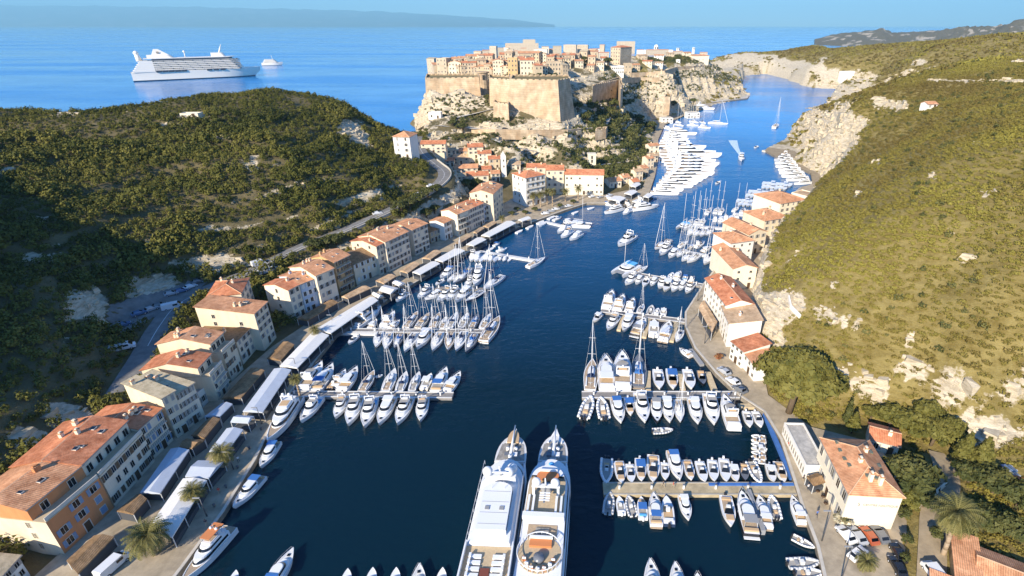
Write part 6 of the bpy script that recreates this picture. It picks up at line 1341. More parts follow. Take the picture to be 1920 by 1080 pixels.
boat('sail', 2, z2(1828, 215), z2(1705, 398), "large two toned sailing yacht lying across the end of the second left pontoon", mast=1.1)
# crowded group beyond
row("third left pontoon, near side", [('motor', 0, zf(735, 660), zf(865, 560)), ('motor', 3, zf(805, 668), zf(965, 600)), ('motor', 2, zf(925, 692), zf(1065, 580)), ('motor', 0, zf(1012, 684), zf(1135, 575)), ('motor', 3, zf(1100, 698), zf(1240, 570)), ('sail', 3, zf(1185, 702), zf(1375, 590), "sailing yacht with bright blue cover")], "from quay")
row("third left pontoon, far side", [('open', 0, zf(905, 525), zf(985, 478)), ('motor', 1, zf(955, 475), zf(1075, 375)), ('sail', 0, zf(1020, 500), zf(1130, 420)), ('sail', 1, zf(1080, 520), zf(1200, 400)), ('sail', 4, zf(1115, 520), zf(1245, 375)), ('motor', 0, zf(1190, 540), zf(1270, 470)), ('yacht', 1, zf(1285, 555), zf(1345, 395)), ('sail', 1, zf(1370, 580), zf(1555, 445))], "from quay")
row("fourth left pontoon, near side", [('open', 0, zf(1255 + 44 * i, 300 - 2 * i + (i % 3) * 8), zf(1275 + 44 * i, 232 + 5 * i)) if i % 3 == 2 else ('motor', (0, 3)[i % 2], zf(1250 + 44 * i, 306 - 2 * i + (i % 3) * 8), zf(1278 + 44 * i, 228 + 5 * i)) for i in range(9)], "from quay", lite=True)
row("fourth left pontoon, far side", [('open', 0, zf(1470, 165), zf(1420, 195)), ('motor', 0, zf(1600, 175), zf(1500, 205)), ('open', 4, zf(1530, 120), zf(1470, 150))], "from quay", lite=True)
boat('sail', 0, z7(250, 850), z7(118, 918), "lone white sailing yacht at the outer end of the fourth left pontoon", mast=1.15)
boat('motor', 0, zf(525, 690), zf(632, 605), "small white cruiser tied along the left quay near the third pontoon")
row("short pontoon at the bay head", [('open', 0, z7(200, 615), z7(248, 582)), ('open', 2, z7(370, 545), z7(310, 568)), ('motor', 0, z7(340, 668), z7(425, 610)), ('open', 2, z7(395, 560), z7(440, 585)), ('cat', 1, z7(595, 610), z7(440, 600)), ('motor', 2, z7(365, 700), z7(450, 650), "cruiser with a yellow canopy"), ('motor', 3, z7(430, 718), z7(520, 670))], "from quay", lite=True)
row("corner of the bay head", [('yacht', 0, z7(690, 520), z7(830, 480)), ('yacht', 1, z7(1098, 465), z7(900, 490)), ('motor', 0, z7(830, 525), z7(890, 490)), ('motor', 3, z7(790, 425), z7(690, 405)), ('motor', 2, z7(900, 470), z7(840, 440)), ('open', 0, z7(870, 430), z7(820, 425)), ('motor', 0, z7(1010, 420), z7(930, 405)), ('motor', 3, z7(1090, 400), z7(1020, 395)), ('open', 0, z7(620, 470), z7(570, 480)), ('open', 0, z7(500, 500), z7(455, 515)), ('motor', 1, z7(760, 460), z7(690, 440))], "from the left", lite=True)
row("left quay wall near bay head", [('open', 0, (1040 - 20 * i, 404 + 8.6 * i), (1028 - 20 * i, 409.5 + 8.6 * i)) for i in range(4)], "from the bay head", lite=True)
# motor yachts under the citadel
ys = [(432, 288, 548), (452, 282, 470), (474, 270, 480), (496, 255, 490), (518, 245, 470), (545, 240, 622), (568, 240, 600), (592, 240, 700), (612, 244, 748), (636, 250, 660), (658, 262, 700), (684, 282, 728), (706, 300, 700), (728, 305, 690), (754, 300, 690), (778, 285, 640), (802, 265, 600), (826, 240, 560), (852, 220, 520), (880, 195, 440), (908, 172, 405)]
row("far quay under the citadel", [('yacht', (i * 7) % 3, zy(bx, y), zy(sx_, y - 14)) for i, (y, sx_, bx) in enumerate(ys)], "from the far end", zd=2.2, beam=0.72)
row("far quay beyond motor yachts", [('yacht', 0, zy(660, 388), zy(560, 380)), ('yacht', 1, zy(690, 240), zy(520, 225)), ('sail', 0, zy(440, 372), zy(370, 355)), ('sail', 1, zy(420, 345), zy(350, 330)), ('sail', 0, zy(560, 345), zy(490, 330)), ('sail', 1, zy(620, 350), zy(575, 335)), ('motor', 0, zy(560, 370), zy(470, 362)), ('motor', 3, zy(350, 400), zy(280, 385))], "from channel side", lite=True, mast=1.5)
boat('sail', 0, zy(800, 356), zy(640, 345), "tall three stayed sailing ship at the end of the far quay, highest masts", mast=1.05)
# right bank, far moorings
row("right quay by sandy path", [('yacht', i % 3, (1440 + x / 4, 270 + y / 4), (1440 + x2 / 4, 270 + y2 / 4)) for i, (x, y, x2, y2) in enumerate(((45, 118, 155, 92), (50, 140, 185, 120), (55, 165, 210, 148), (75, 190, 232, 172), (82, 212, 250, 198), (100, 236, 272, 224), (135, 262, 300, 252), (195, 290, 322, 276)))], "from the far end", zd=1.8, beam=0.8)
for q, (y, x0, x1) in enumerate(((100, 1300, 1500), (126, 1295, 1490), (163, 1190, 1420), (192, 1170, 1425), (232, 1100, 1300), (258, 1110, 1390))):
    row(("farthest", "second", "third", "fourth", "fifth", "nearest")[q] + " row of far right small moorings", [('open', (0, 0, 2)[i % 3], zh(x - 8, y + 13 + i * 2), zh(x + 8, y - 13 + i * 2)) for i, x in enumerate(range(x0, x1, 33))], "from left", lite=True, beam=0.9)
row("tall mast pontoon, near side", [('cat', 0, zh(640, 455), zh(705, 415)), ('sail', 0, zh(705, 505), zh(770, 440)), ('sail', 1, zh(752, 508), zh(812, 450)), ('sail', 0, zh(800, 512), zh(850, 455)), ('sail', 1, zh(850, 505), zh(890, 445)), ('sail', 0, zh(905, 535), zh(975, 480)), ('sail', 1, zh(955, 505), zh(1010, 465)), ('sail', 0, zh(1005, 550), zh(1085, 495)), ('motor', 0, zh(1040, 500), zh(1090, 460))], "from outer end", lite=True, mast=1.25)
row("tall mast pontoon, far side", [('sail', 0, zh(740, 375), zh(715, 410)), ('sail', 1, zh(790, 370), zh(765, 415)), ('sail', 0, zh(830, 370), zh(805, 420)), ('sail', 1, zh(880, 290), zh(850, 330)), ('sail', 0, zh(945, 285), zh(915, 325)), ('sail', 1, zh(980, 290), zh(955, 330)), ('motor', 0, zh(930, 360), zh(915, 385)), ('motor', 3, zh(975, 355), zh(955, 388)), ('motor', 0, zh(1010, 350), zh(995, 390)), ('motor', 3, zh(1050, 350), zh(1035, 392)), ('motor', 0, zh(1090, 350), zh(1080, 392)), ('sail', 0, zh(1100, 280), zh(1060, 310)), ('sail', 1, zh(1150, 290), zh(1120, 325)), ('motor', 0, zh(1190, 315), zh(1160, 350)), ('motor', 3, zh(1235, 325), zh(1205, 358)), ('motor', 0, zh(1285, 330), zh(1250, 362)), ('motor', 3, zh(1180, 380), zh(1150, 405)), ('motor', 0, zh(1230, 375), zh(1200, 402))], "from outer end", lite=True, mast=1.25)
row("fifth right pontoon, near side", [('sail', 2, zh(445, 608), zh(565, 540)), ('motor', 0, zh(485, 655), zh(560, 585)), ('motor', 3, zh(555, 675), zh(615, 620)), ('sail', 0, zh(618, 668), zh(680, 612)), ('sail', 1, zh(655, 700), zh(745, 640)), ('sail', 0, zh(697, 712), zh(795, 652)), ('sail', 1, zh(828, 730), zh(905, 645))], "from outer end", mast=1.2)
row("fifth right pontoon, far side", [('sail', 0, zh(705, 545), zh(640, 585)), ('sail', 4, zh(760, 560), zh(720, 600)), ('motor', 0, zh(835, 555), zh(765, 590)), ('motor', 3, zh(885, 590), zh(820, 622)), ('motor', 0, zh(950, 608), zh(905, 650)), ('motor', 3, zh(1020, 600), zh(970, 648))], "from outer end", mast=1.1)
row("fourth right pontoon, near side", [('motor', 0, zh(215, 885), zh(300, 815)), ('motor', 3, zh(300, 880), zh(340, 825)), ('open', 0, zh(360, 895), zh(390, 835)), ('motor', 3, zh(415, 890), zh(455, 838)), ('motor', 0, zh(480, 915), zh(520, 845)), ('open', 2, zh(525, 935), zh(560, 855)), ('motor', 0, zh(585, 940), zh(625, 865)), ('motor', 3, zh(640, 925), zh(675, 870)), ('motor', 2, zh(690, 950), zh(740, 880))], "from outer end")
row("fourth right pontoon, far side", [('open', 0, zh(590, 790), zh(560, 832)), ('motor', 3, zh(648, 785), zh(610, 838)), ('open', 4, zh(695, 805), zh(680, 845)), ('motor', 0, zh(755, 820), zh(725, 852))], "from outer end")
boat('cat', 0, zh(148, 812), zh(290, 735), "bulky white catamaran across the outer end of the fourth right pontoon")
boat('sail', 0, zh(395, 740), zh(300, 785), "white sailing yacht behind the bulky catamaran")
boat('motor', 0, zh(158, 588), zh(285, 508), "white cruiser under way in mid channel off the fifth right pontoon")
# third right pontoon
row("third right pontoon, far side", [('motor', 0, z4(752, 28), z4(708, 152)), ('motor', 2, z4(835, 58), z4(785, 170)), ('motor', 0, z4(912, 82), z4(872, 178)), ('sail', 1, z4(988, 115), z4(950, 180)), ('rib', 0, z4(1052, 128), z4(1032, 188)), ('open', 0, z4(1098, 145), z4(1080, 188)), ('open', 2, z4(1142, 143), z4(1132, 202))], "from outer end")
row("third right pontoon, near side", [('motor', 2, z4(712, 312), z4(790, 210)), ('motor', 3, z4(835, 325), z4(888, 210)), ('motor', 4, z4(1000, 225), z4(918, 352), "white cruiser with dark cockpit"), ('open', 2, z4(1068, 238), z4(1060, 355), "boxy white houseboat-like launch"), ('motor', 3, z4(1182, 258), z4(1130, 392)), ('sail', 1, z4(1232, 402), z4(1272, 312))], "from outer end")
boat('open', 2, z4(612, 245), z4(668, 188), "small white launch at the outer end of the third right pontoon")
boat('motor', 3, z4(1255, 448), z4(1345, 505), "white cruiser tied to the right quay wall beside a grey float")
# second right pontoon
row("second right pontoon, far side", [('sail', 2, z4(604, 535), z4(585, 765), "classic wooden decked sailing yacht"), ('motor', 3, z4(700, 515), z4(712, 765), "white hardtop cruiser with round bow"), ('motor', 2, z4(825, 490), z4(828, 760)), ('sail', 4, z4(950, 500), z4(948, 745)), ('open', 0, z4(1112, 755), z4(1090, 612)), ('open', 4, z4(1215, 755), z4(1190, 608), "white motorboat with dark windscreen"), ('open', 0, z4(1352, 755), z4(1312, 612)), ('open', 5, z4(1438, 725), z4(1412, 615), "small white motorboat with dark cockpit")], "from outer end")
row("second right pontoon, near side", [('rib', 1, z4(592, 812), z4(535, 970)), ('rib', 1, z4(665, 820), z4(695, 972)), ('motor', 1, z4(822, 1012), z4(775, 825)), ('open', 4, z4(895, 948), z4(868, 820)), ('motor', 0, z4(1002, 1012), z4(955, 790)), ('motor', 4, z4(1090, 1015), z4(1078, 835)), ('motor', 3, z4(1188, 1008), z4(1152, 825)), ('sail', 0, z4(1266, 1002), z4(1240, 835)), ('motor', 3, z4(1400, 1018), z4(1355, 828)), ('motor', 0, z4(1522, 1028), z4(1475, 800)), ('motor', 2, z4(1585, 808), z4(1668, 1045)), ('open', 0, z4(1792, 1035), z4(1755, 918)), ('open', 0, z4(1875, 1035), z4(1822, 920))], "from outer end")
boat('rib', 0, z4(1205, 1055), z4(1055, 1065), "pale inflatable boat crossing the water below the second right pontoon")
# nearest right pontoon
N1 = [(706, 375, 712, 190, 'rib', 1), (825, 382, 800, 215, 'open', 1), (900, 376, 882, 235, 'open', 0), (975, 366, 958, 195, 'open', 4), (1060, 376, 1058, 172, 'open', 1), (1155, 352, 1142, 222, 'open', 0), (1262, 362, 1198, 140, 'motor', 1), (1350, 356, 1310, 205, 'open', 1), (1450, 372, 1405, 215, 'open', 0), (1522, 366, 1500, 205, 'open', 0), (1612, 370, 1586, 196, 'open', 0), (1690, 368, 1650, 232, 'open', 2), (1752, 364, 1738, 228, 'open', 5), (1862, 376, 1790, 212, 'rib', 1)]
row("nearest right pier, far side", [(k, v, z5(a, b), z5(c, d)) for a, b, c, d, k, v in N1] + [('open', 2, zr(45, 372), zr(10, 236)), ('open', 1, zr(128, 372), zr(72, 218))], "from outer end")
row("nearest right pier, near side", [('rib', 0, z5(738, 448), z5(718, 605)), ('open', 0, z5(802, 472), z5(825, 605)), ('rib', 0, z5(872, 472), z5(912, 618)), ('open', 4, z5(968, 478), z5(985, 640)), ('motor', 1, z5(1060, 455), z5(1085, 695), "white boat with twin black outboards"), ('open', 3, z5(1155, 468), z5(1180, 690), "white motorboat with navy canopy"), ('motor', 3, z5(1328, 658), z5(1280, 468)), ('open', 1, z5(1648, 705), z5(1600, 475)), ('motor', 4, z5(1715, 435), z5(1800, 772), "black sports cruiser with tan sun pads"), ('motor', 3, z5(1850, 475), z5(1915, 712)), ('rib', 1, zr(25, 470), zr(68, 640))], "from outer end")
boat('motor', 3, zr(178, 475), zr(262, 682), "white cruiser with dark cockpit moored along the quay before the hotel")
row("blue float by nearest right pier", [('open', (0, 1, 0, 2)[i % 4], z5(1795, y), z5(1908, y + 12)) if i % 2 else ('rib', 1, z5(1800, y), z5(1905, y + 12)) for i, y in enumerate((18, 48, 78, 108, 140, 172, 200))], "from the top")
boat('rib', 1, zr(350, 856), zr(185, 772), "white inflatable with a black engine below the hotel quay, uppermost of three")
boat('rib', 0, zr(385, 968), zr(150, 978), "white inflatable lying crosswise at the lower right quay, middle of three")
boat('rib', 1, zr(415, 1048), zr(205, 1046), "white inflatable at the picture's bottom right, lowest of three")
row("bottom edge moorings, right group", [('motor', 3, z5(1035, 955), z5(1075, 1330), "white bow with round hatch"), ('motor', 5, z5(1222, 978), z5(1265, 1330), "white bow with blue shaded side"), ('motor', 4, z5(1388, 1045), z5(1420, 1330), "dark bow barely in view")], "from the left")
row("bottom edge moorings, left group", [('open', 0, (652, 1064), (645, 1110)), ('open', 0, (699, 1062), (692, 1110)), ('open', 0, (743, 1062), (737, 1110)), ('motor', 3, (787, 1058), (780, 1150)), ('open', 0, (830, 1062), (824, 1110))], "from the left")
boat('motor', 1, (551, 1028), (498, 1112), "white cruiser with blue side heading up from the bottom edge")
boat('open', 0, (442, 1066), (432, 1100), "white bow peeping in at the bottom edge beside the ferry")
boat('motor', 1, (437, 952), (490, 892), "blue and white cruiser along the left quay near the second palm")
boat('motor', 1, (488, 876), (518, 828), "white cruiser with dark cockpit along the left quay above the blue one")
t = boat('yacht', 2, (338, 1092), (432, 986), "white tour boat with an orange canopy along the left quay", zd=1.5)
b = MB(); b.box(-1.9, -9.0, 7.6, 1.9, -1.2, 7.75, M_ORC)
for sx in (-1.8, 1.8):
    for yy in (-8.8, -5, -1.4): b.tube((sx, yy, 5.5), (sx, yy, 7.6), .06, .06, M_ALU, 5)
cst = t.children[0].scale; o = b.build("canopy", t); o.scale = (cst[0], cst[1], cst[2])
# boats under way
boat('sail', 0, (1458, 233), (1451, 239), "tiny sailing yacht alone in the channel near the right cliffs", mast=1.2)
t = boat('motor', 0, zy(912, 655), zy(905, 620), "white motor launch with a long foaming wake in the channel")
boat('open', 0, zy(1010, 545), zy(1040, 535), "small motorboat near the right edge of the channel")
boat('open', 0, zy(695, 835), zy(730, 820), "small dinghy leaving the motor yacht quay")
M_FOAM = mat("wake_foam", (0.55, 0.68, 0.82), 0.5, 0.3, var=0.3, vscale=0.6)
wk = [P(*zy(908, 622), 0), P(*zy(880, 575), 0), P(*zy(862, 545), 0), P(*zy(850, 520), 0), P(*zy(838, 490), 0)]
b = MB(); vs = []
for i, p in enumerate(wk): vs += [(p.x - (1.0 + i * .7), p.y, 0.05), (p.x + (1.0 + i * .7), p.y, 0.05), (p.x, p.y + 0.4, 0.14)]
b.add(vs, [q for i in range(4) for q in ((3 * i + 1, 3 * i + 4, 3 * i + 5, 3 * i + 2), (3 * i + 2, 3 * i + 5, 3 * i + 3, 3 * i))], M_FOAM); prop(b.build("wake"), kind="structure")
# ------------------------------------------------------------------ pontoons
M_PONT = mat("grey_pontoon_deck", (0.26, 0.24, 0.22), 0.85, 0.1, var=0.2, vscale=0.8)
M_PONTY = mat("sandy_concrete", (0.46, 0.37, 0.23), 0.9, 0.1, var=0.3, vscale=0.5)
M_PLANK = mat("pale_planks", (0.58, 0.46, 0.29), 0.85, 0.1, var=0.15, vscale=1.2)
M_BLUEP = mat("blue_painted_strip", (0.06, 0.16, 0.42), 0.6, 0.3, var=0.15)
def pontoon(label, a, b_, wid, m, name="pontoon", cat="pontoon", zt=0.75, posts=0, edge=None, group=None):
    A, B = P(*a, zt), P(*b_, zt); d = B - A; L = d.length; t = thing(name, label, cat, (A.x, A.y, 0), math.atan2(d.y, d.x), group)
    q = MB(); q.box(0, -wid / 2, -0.6, L, wid / 2, zt, m); q.build("deck", t)
    if edge:
        q = MB(); q.box(0, wid / 2 - .35, zt + .002, L, wid / 2, zt + .12, edge); q.box(0, -wid / 2, zt + .002, L, -wid / 2 + .35, zt + .12, edge); q.build("kerb", t)
    for k in range(posts):
        q = MB(); x = L * (k + .5) / posts; q.box(x - .18, -.18, zt, x + .18, .18, zt + 1.1, M_GEL); q.box(x - .24, -.24, zt + 1.1, x + .24, .24, zt + 1.2, M_GREYH); q.build("service_post", t)
    return t
pontoon("grey walkway pontoon nearest on the left bank", (529, 738), (849, 741), 2.6, M_PONT, posts=7, edge=M_DECKW)
pontoon("narrow grey pontoon second on the left bank, crowded with masts", (636, 619), (905, 621), 2.4, M_PONT, posts=6, edge=M_DECKW)
pontoon("white edged double pontoon beam below the second left pontoon", (637, 624), (730, 625), 0.8, M_DECKW)
pontoon("pontoon hidden among the third crowded group on the left bank", zf(850, 560), zf(1400, 575), 2.0, M_PONT, posts=3)
pontoon("pale pontoon fourth on the left bank", zf(1310, 205), (1012, 489), 2.0, M_DECKW, posts=3)
pontoon("short pale pontoon at the bay head", z7(250, 580), z7(425, 622), 1.8, M_DECKW)
pontoon("sandy concrete pier nearest on the right bank", (1131, 916), (1492, 916), 3.5, M_PONTY, posts=6, edge=M_CONC, name='pier', cat='pier')
pontoon("blue painted strip along the nearest right pier", (1329, 907.5), (1490, 907.5), 0.7, M_BLUEP, name='mooring_strip', cat='mooring strip', zt=0.95)
pontoon("long blue painted float slanting along the hotel quay", (1434, 775), (1486, 897), 1.0, M_BLUEP, name='mooring_strip', cat='mooring strip')
pontoon("grey pontoon second on the right bank", (1091, 740), (1400, 740), 3.0, M_PONT, posts=7, edge=M_DECKW)
pontoon("grey pontoon third on the right bank", (1127, 582), (1288, 602), 2.6, M_PONT, posts=5, edge=M_DECKW)
pontoon("grey pontoon fourth on the right bank", zh(230, 790), zh(835, 895), 2.6, M_PONT, posts=5, edge=M_DECKW)
pontoon("pale pontoon fifth on the right bank", zh(600, 610), zh(1025, 690), 2.4, M_DECKW)
pontoon("pale pontoon sixth on the right bank under the tall masts", zh(700, 425), zh(1100, 455), 2.4, M_DECKW)
pontoon("pale pontoon seventh on the right bank beside the small boats", zh(1060, 330), zh(1300, 365), 2.4, M_DECKW)
for i, (a, b_, w_) in enumerate(((z4(1020, 762), z4(1020, 620), 1.5), (z4(1285, 762), z4(1255, 622), 1.3), (z4(1520, 762), z4(1468, 628), 1.6))):
    pontoon(f"pale planked finger pier of the second right pontoon, {ORD[i] if i else 'first'} from its outer end", a, b_, w_, M_PLANK, name='finger_pier', cat='finger pier', group='finger piers of the second right pontoon')
for i, (a, b_, w_) in enumerate(((z4(845, 195), z4(800, 312), 1.3), (z4(1025, 230), z4(990, 365), 1.5), (z4(1235, 258), z4(1195, 395), 1.5))):
    pontoon(f"pale planked finger pier of the third right pontoon, {ORD[i] if i else 'first'} from its outer end", a, b_, w_, M_PLANK, name='finger_pier', cat='finger pier', group='finger piers of the third right pontoon')
pontoon("grey metal float against the right quay wall", z4(1340, 455), z4(1428, 572), 1.3, M_GRC, name='float', cat='float')
pontoon("long grey gangway board beside the black sports cruiser", z5(1775, 428), z5(1888, 738), 0.9, M_GRC, name='gangway', cat='gangway', zt=1.3)
pontoon("sandy landing stage where the second right pontoon meets the quay", z4(1700, 880), z4(1830, 880), 1.6, M_PLANK, name='landing_stage', cat='landing stage')
pontoon("pale rock jetty at the mouth of the right bank quay", (1432, 281), (1462, 288), 4.0, M_KERB, name='jetty', cat='jetty', zt=1.2)
print("BOATS", NB_)
# ------------------------------------------------------------------ the two superyachts
M_TEAKL = mat("bleached_teak", (0.52, 0.40, 0.25), 0.7, 0.2, var=0.12, vscale=2)
M_WELL = mat("dark_mooring_deck", (0.30, 0.28, 0.25), 0.7, 0.3, var=0.45, vscale=1.2)
def superyacht(label, bow, stern, which):
    a, c = P(*bow, 6.3), P(*stern, 6.3); d = (a - c).normalized(); L = 49.0; B = 9.4 if which == 1 else 8.9
    m = a - d * (L / 2); t = thing("superyacht", label, "superyacht", (m.x, m.y, 0), math.atan2(-d.x, d.y))
    h, dk, R_ = hull_mb(L, B, 4.3, M_GEL, M_DECKW, 0.5, 2.7, 0.9, 0.8, 24, boot=M_BOOT); h.build("hull", t); dk.build("deck", t)
    f = L / 2      # local y of the bow; s metres aft of it
    def y(s): return f - s
    q = MB(); tier(q, B * .36, y(10.4), y(2.2), 7.0, 4.6, 5.3, M_DECKW, M_DECKW, 0, 0)
    for sx in (-1, 1): q.prism([(sx * .7, y(10.2)), (sx * B * .33, y(10.0)), (sx * B * .26, y(5.2)), (sx * .7, y(4.2))], 5.3, 5.36, M_WELL)
    for sx in (-.9, .9): q.tube((sx, y(7), 5.4), (sx, y(7), 6.1), .45, .4, M_GEL, 10); q.box(sx - .5, y(9.3), 5.46, sx + .5, y(8.2), 6.0, M_GEL if sx > 0 else M_GREYH)
    for k in range(7): q.box(-1.6 + k * .5, y(5 + (k % 3)), 5.46, -1.3 + k * .5, y(4.6 + (k % 3)), 5.8, (M_GEL, M_GREYH, M_TANC)[k % 3])
    q.build("mooring_deck", t)
    q = MB(); q.tube((0, y(9.5), 6.1), (0, y(0.6), 6.9), .32, .14, M_GEL, 8)
    if which == 1: q.tube((0, y(9.8), 5.5), (0, y(9.8), 6.6), .5, .4, M_GEL, 10); tier(q, 1.3, y(5.4), y(1.4), 3.4, 5.9, 6.2, M_TANC, M_TANC, 0, 0)
    q.build("foredeck_crane" if which == 1 else "bow_spine", t)
    q = MB(); tier(q, B * .485, y(43), y(11), 6.5, 4.2, 7.4, M_GEL, M_GEL, .9, .03); q.build("main_deckhouse", t)
    q = MB(); band(q, B * .485, y(38), y(14), 6.5, 5.0, 6.3, M_DKGLASS, .35, .012, .02); q.build("window_band", t)
    q = MB(); tier(q, B * .45, y(42), y(13.6 if which == 1 else 15.0), 5.5, 7.39, 9.9, M_GEL, M_GEL, 1.6, .04); q.build("upper_deckhouse", t)
    q = MB(); band(q, B * .45, y(34), y(13.6 if which == 1 else 15.0), 5.5, 8.2, 9.3, M_DKGLASS, 1.0, .03, .02); q.build("bridge_windows", t)
    q = MB(); q.sphere((-.4 if which == 1 else 0, y(13.3), 7.4), .62, M_LBLUEC, 12, 5, .25); q.build("skylight", t)
    if which == 1:
        q = MB(); tier(q, B * .38, y(35), y(17.0), 4.5, 9.89, 11.0, M_GEL, M_GEL, 1.2, .05); tier(q, B * .29, y(33.6), y(22.5), 2, 11.0, 12.3, M_GEL, M_GEL, .3, .03)
        for k in range(4): q.box(-B * .26, y(25.2 + k * 2.4), 12.302, B * .26, y(25.13 + k * 2.4), 12.33, M_GRC)
        for sx in (-1.3, 1.3): q.box(sx - .4, y(29.4), 12.31, sx + .4, y(28.6), 12.45, M_GRC); q.tube((sx * .9, y(24.4), 12.3), (sx * .9, y(24.6), 14.6), .05, .03, M_ALU, 4)
        q.build("hardtop", t)
        q = MB(); band(q, B * .29, y(33.0), y(22.5), 2, 11.3, 11.95, M_DKGLASS, .2, .012, .02); q.build("hardtop_glazing", t)
        q = MB()
        for sx in (-1, 1):
            for k in range(9): q.tube((sx * B * .44, y(16 + k * 2.4), 9.9), (sx * B * .44, y(16 + k * 2.4), 10.9), .04, .04, M_ALU, 4)
            q.tube((sx * B * .44, y(16), 10.9), (sx * B * .44, y(35.2), 10.9), .05, .05, M_ALU, 4)
        q.build("railing", t)
        q = MB(); q.box(-2.9, y(21.8), 11.0, 2.9, y(20.6), 12.4, M_GEL); q.tube((0, y(21.2), 12.4), (0, y(22.2), 15.6), .3, .12, M_GEL, 8)
        for sx in (-2.5, 1.6): q.sphere((sx, y(21.2), 13.2), 1.0, M_GEL, 14, 9)
        q.sphere((1.9, y(18.9), 11.9), 1.05, M_GEL, 14, 9); q.box(-1.3, y(22.6), 14.2, 1.3, y(22.3), 14.4, M_GEL); q.build("radar_mast", t)
        q = MB(); q.box(-B * .42, y(41.8), 9.9, B * .42, y(35.1), 10.0, M_TEAKL); q.build("sun_deck", t)
        for k in range(4):
            for sx in (-1, 1):
                l = MB(); x0 = sx * 2.0; l.box(x0 - 1.05, y(37.6 + k * 1.15), 10.0, x0 + 1.05, y(36.9 + k * 1.15), 10.4, M_GEL); l.box(x0 + sx * .65, y(37.6 + k * 1.15), 10.4, x0 + sx * 1.05, y(36.9 + k * 1.15), 10.75, M_GEL); l.build("lounger", t)
        q = MB(); q.box(-.75, y(41.2), 10.0, .75, y(39.4), 10.35, mat("dark_red_mat", (0.20, 0.06, 0.04), 0.8)); q.build("sun_pad", t)
        q = MB()
        for sx in (-1, 1): q.box(sx * B * .43 - .14, y(42), 9.9, sx * B * .43 + .14, y(34.6), 10.9, M_GEL)
        q.box(-B * .43, y(42.6), 9.9, B * .43, y(41.85), 10.7, M_GEL); q.build("bulwark", t)
    else:
        q = MB(); tier(q, B * .40, y(30), y(16.6), 4.6, 9.89, 10.9, M_GEL, M_TEAKL, .8, .02); q.build("sun_deck", t)
        q = MB(); tier(q, B * .37, y(20.5), y(17.6), 3.4, 10.9, 11.4, M_GEL, M_GEL, .1, .04); q.build("coaming", t)
        q = MB(); tier(q, B * .24, y(21.8), y(19.2), 1.4, 11.4, 11.6, M_ORC, M_ORC, 0, 0); q.box(-B * .2, y(19.6), 11.6, B * .2, y(19.2), 11.95, M_GEL); q.build("sun_pad", t)
        q = MB(); q.tube((0, y(23.3), 10.9), (0, y(23.3), 11.5), 1.2, 1.2, M_GRC, 16); q.build("table", t)
        q = MB(); q.box(-2.6, y(25.2), 13.2, 2.6, y(24.5), 13.5, M_GEL)
        for sx in (-2.3, 2.3): q.box(sx - .22, y(25.2), 10.9, sx + .22, y(24.5), 13.2, M_GEL)
        for sx in (-1.75, 1.75): q.sphere((sx, y(24.8), 14.2), .85, M_GEL, 14, 9)
        for k in range(4): q.box(-.95, y(26.6 + k * .55), 13.2, .95, y(26.35 + k * .55), 13.36, M_GEL)
        q.box(-.16, y(28.6), 13.1, .16, y(24.6), 13.3, M_GREYH); q.tube((0, y(24.9), 13.4), (0, y(25.6), 16), .22, .1, M_GEL, 8); q.build("radar_mast", t)
        q = MB()
        for sx in (-3.0, -2.1, 2.1, 3.0): q.box(sx - .2, y(29.6), 11.2, sx + .2, y(25.4), 11.6, M_GEL)
        q.box(-B * .42, y(30.6), 11.0, B * .42, y(29.5), 11.9, M_GEL); q.build("side_arch", t)
        q = MB(); q.prism([(3.7 * math.cos(k * math.pi / 14), y(36.6) + 3.6 * math.sin(k * math.pi / 14)) for k in range(28)], 9.9, 10.02, M_TEAKL); q.box(-2.6, y(33.6), 9.9, 2.6, y(30.7), 10.01, M_TEAK); q.build("aft_deck", t)
        q = MB(); ring = [(3.8 * math.cos(k * math.pi / 14), y(36.6) + 3.7 * math.sin(k * math.pi / 14), 10.9) for k in range(29)]
        for k in range(28):
            q.tube(ring[k], ring[k + 1], .09, .09, M_GEL, 5); q.tube(ring[k], (ring[k][0], ring[k][1], 9.9), .05, .05, M_ALU, 4)
        q.build("railing", t)
        q = MB(); q.box(-1.9, y(35.4), 10.02, 1.9, y(34.0), 10.5, M_ORC); q.box(-2.0, y(34.0), 10.02, 2.0, y(33.6), 10.9, M_GEL); q.build("sofa", t)
        q = MB(); q.box(-1.2, y(33.2), 10.02, 1.2, y(31.6), 10.3, M_WELL); q.build("hot_tub", t)
        q = MB(); q.tube((0, y(37.6), 10.02), (0, y(37.6), 10.75), .95, .95, M_GREYH, 14); q.build("table", t)
        for k in range(7):
            a_ = math.pi * (1.08 + .84 * k / 6); l = MB(); cx_, cy_ = 2.5 * math.cos(a_), y(37.2) + 2.4 * math.sin(a_); l.box(cx_ - .3, cy_ - .3, 10.02, cx_ + .3, cy_ + .3, 10.55, M_GEL if k % 2 else M_ORC); l.box(cx_ - .3, cy_ - .3, 10.55, cx_ + .3, cy_ - .18, 11.0, M_GEL); l.build("chair", t)
    q = MB()
    for sx in (-1, 1):
        for k in range(3): q.box(sx * (B * .5 + .02) - .22, y(20 + k * 7), 1.4, sx * (B * .5 + .02) + .22, y(19.4 + k * 7), 3.2, M_GREYH)
    q.build("fender", t) if False else None
    return t
superyacht("long white superyacht with blank hardtop roof and foredeck crane, left of the pair", (967, 798), (915, 1080), 1)
superyacht("long white superyacht with round orange cushioned aft deck, right of the pair", (1043, 798), (1011, 1080), 2)
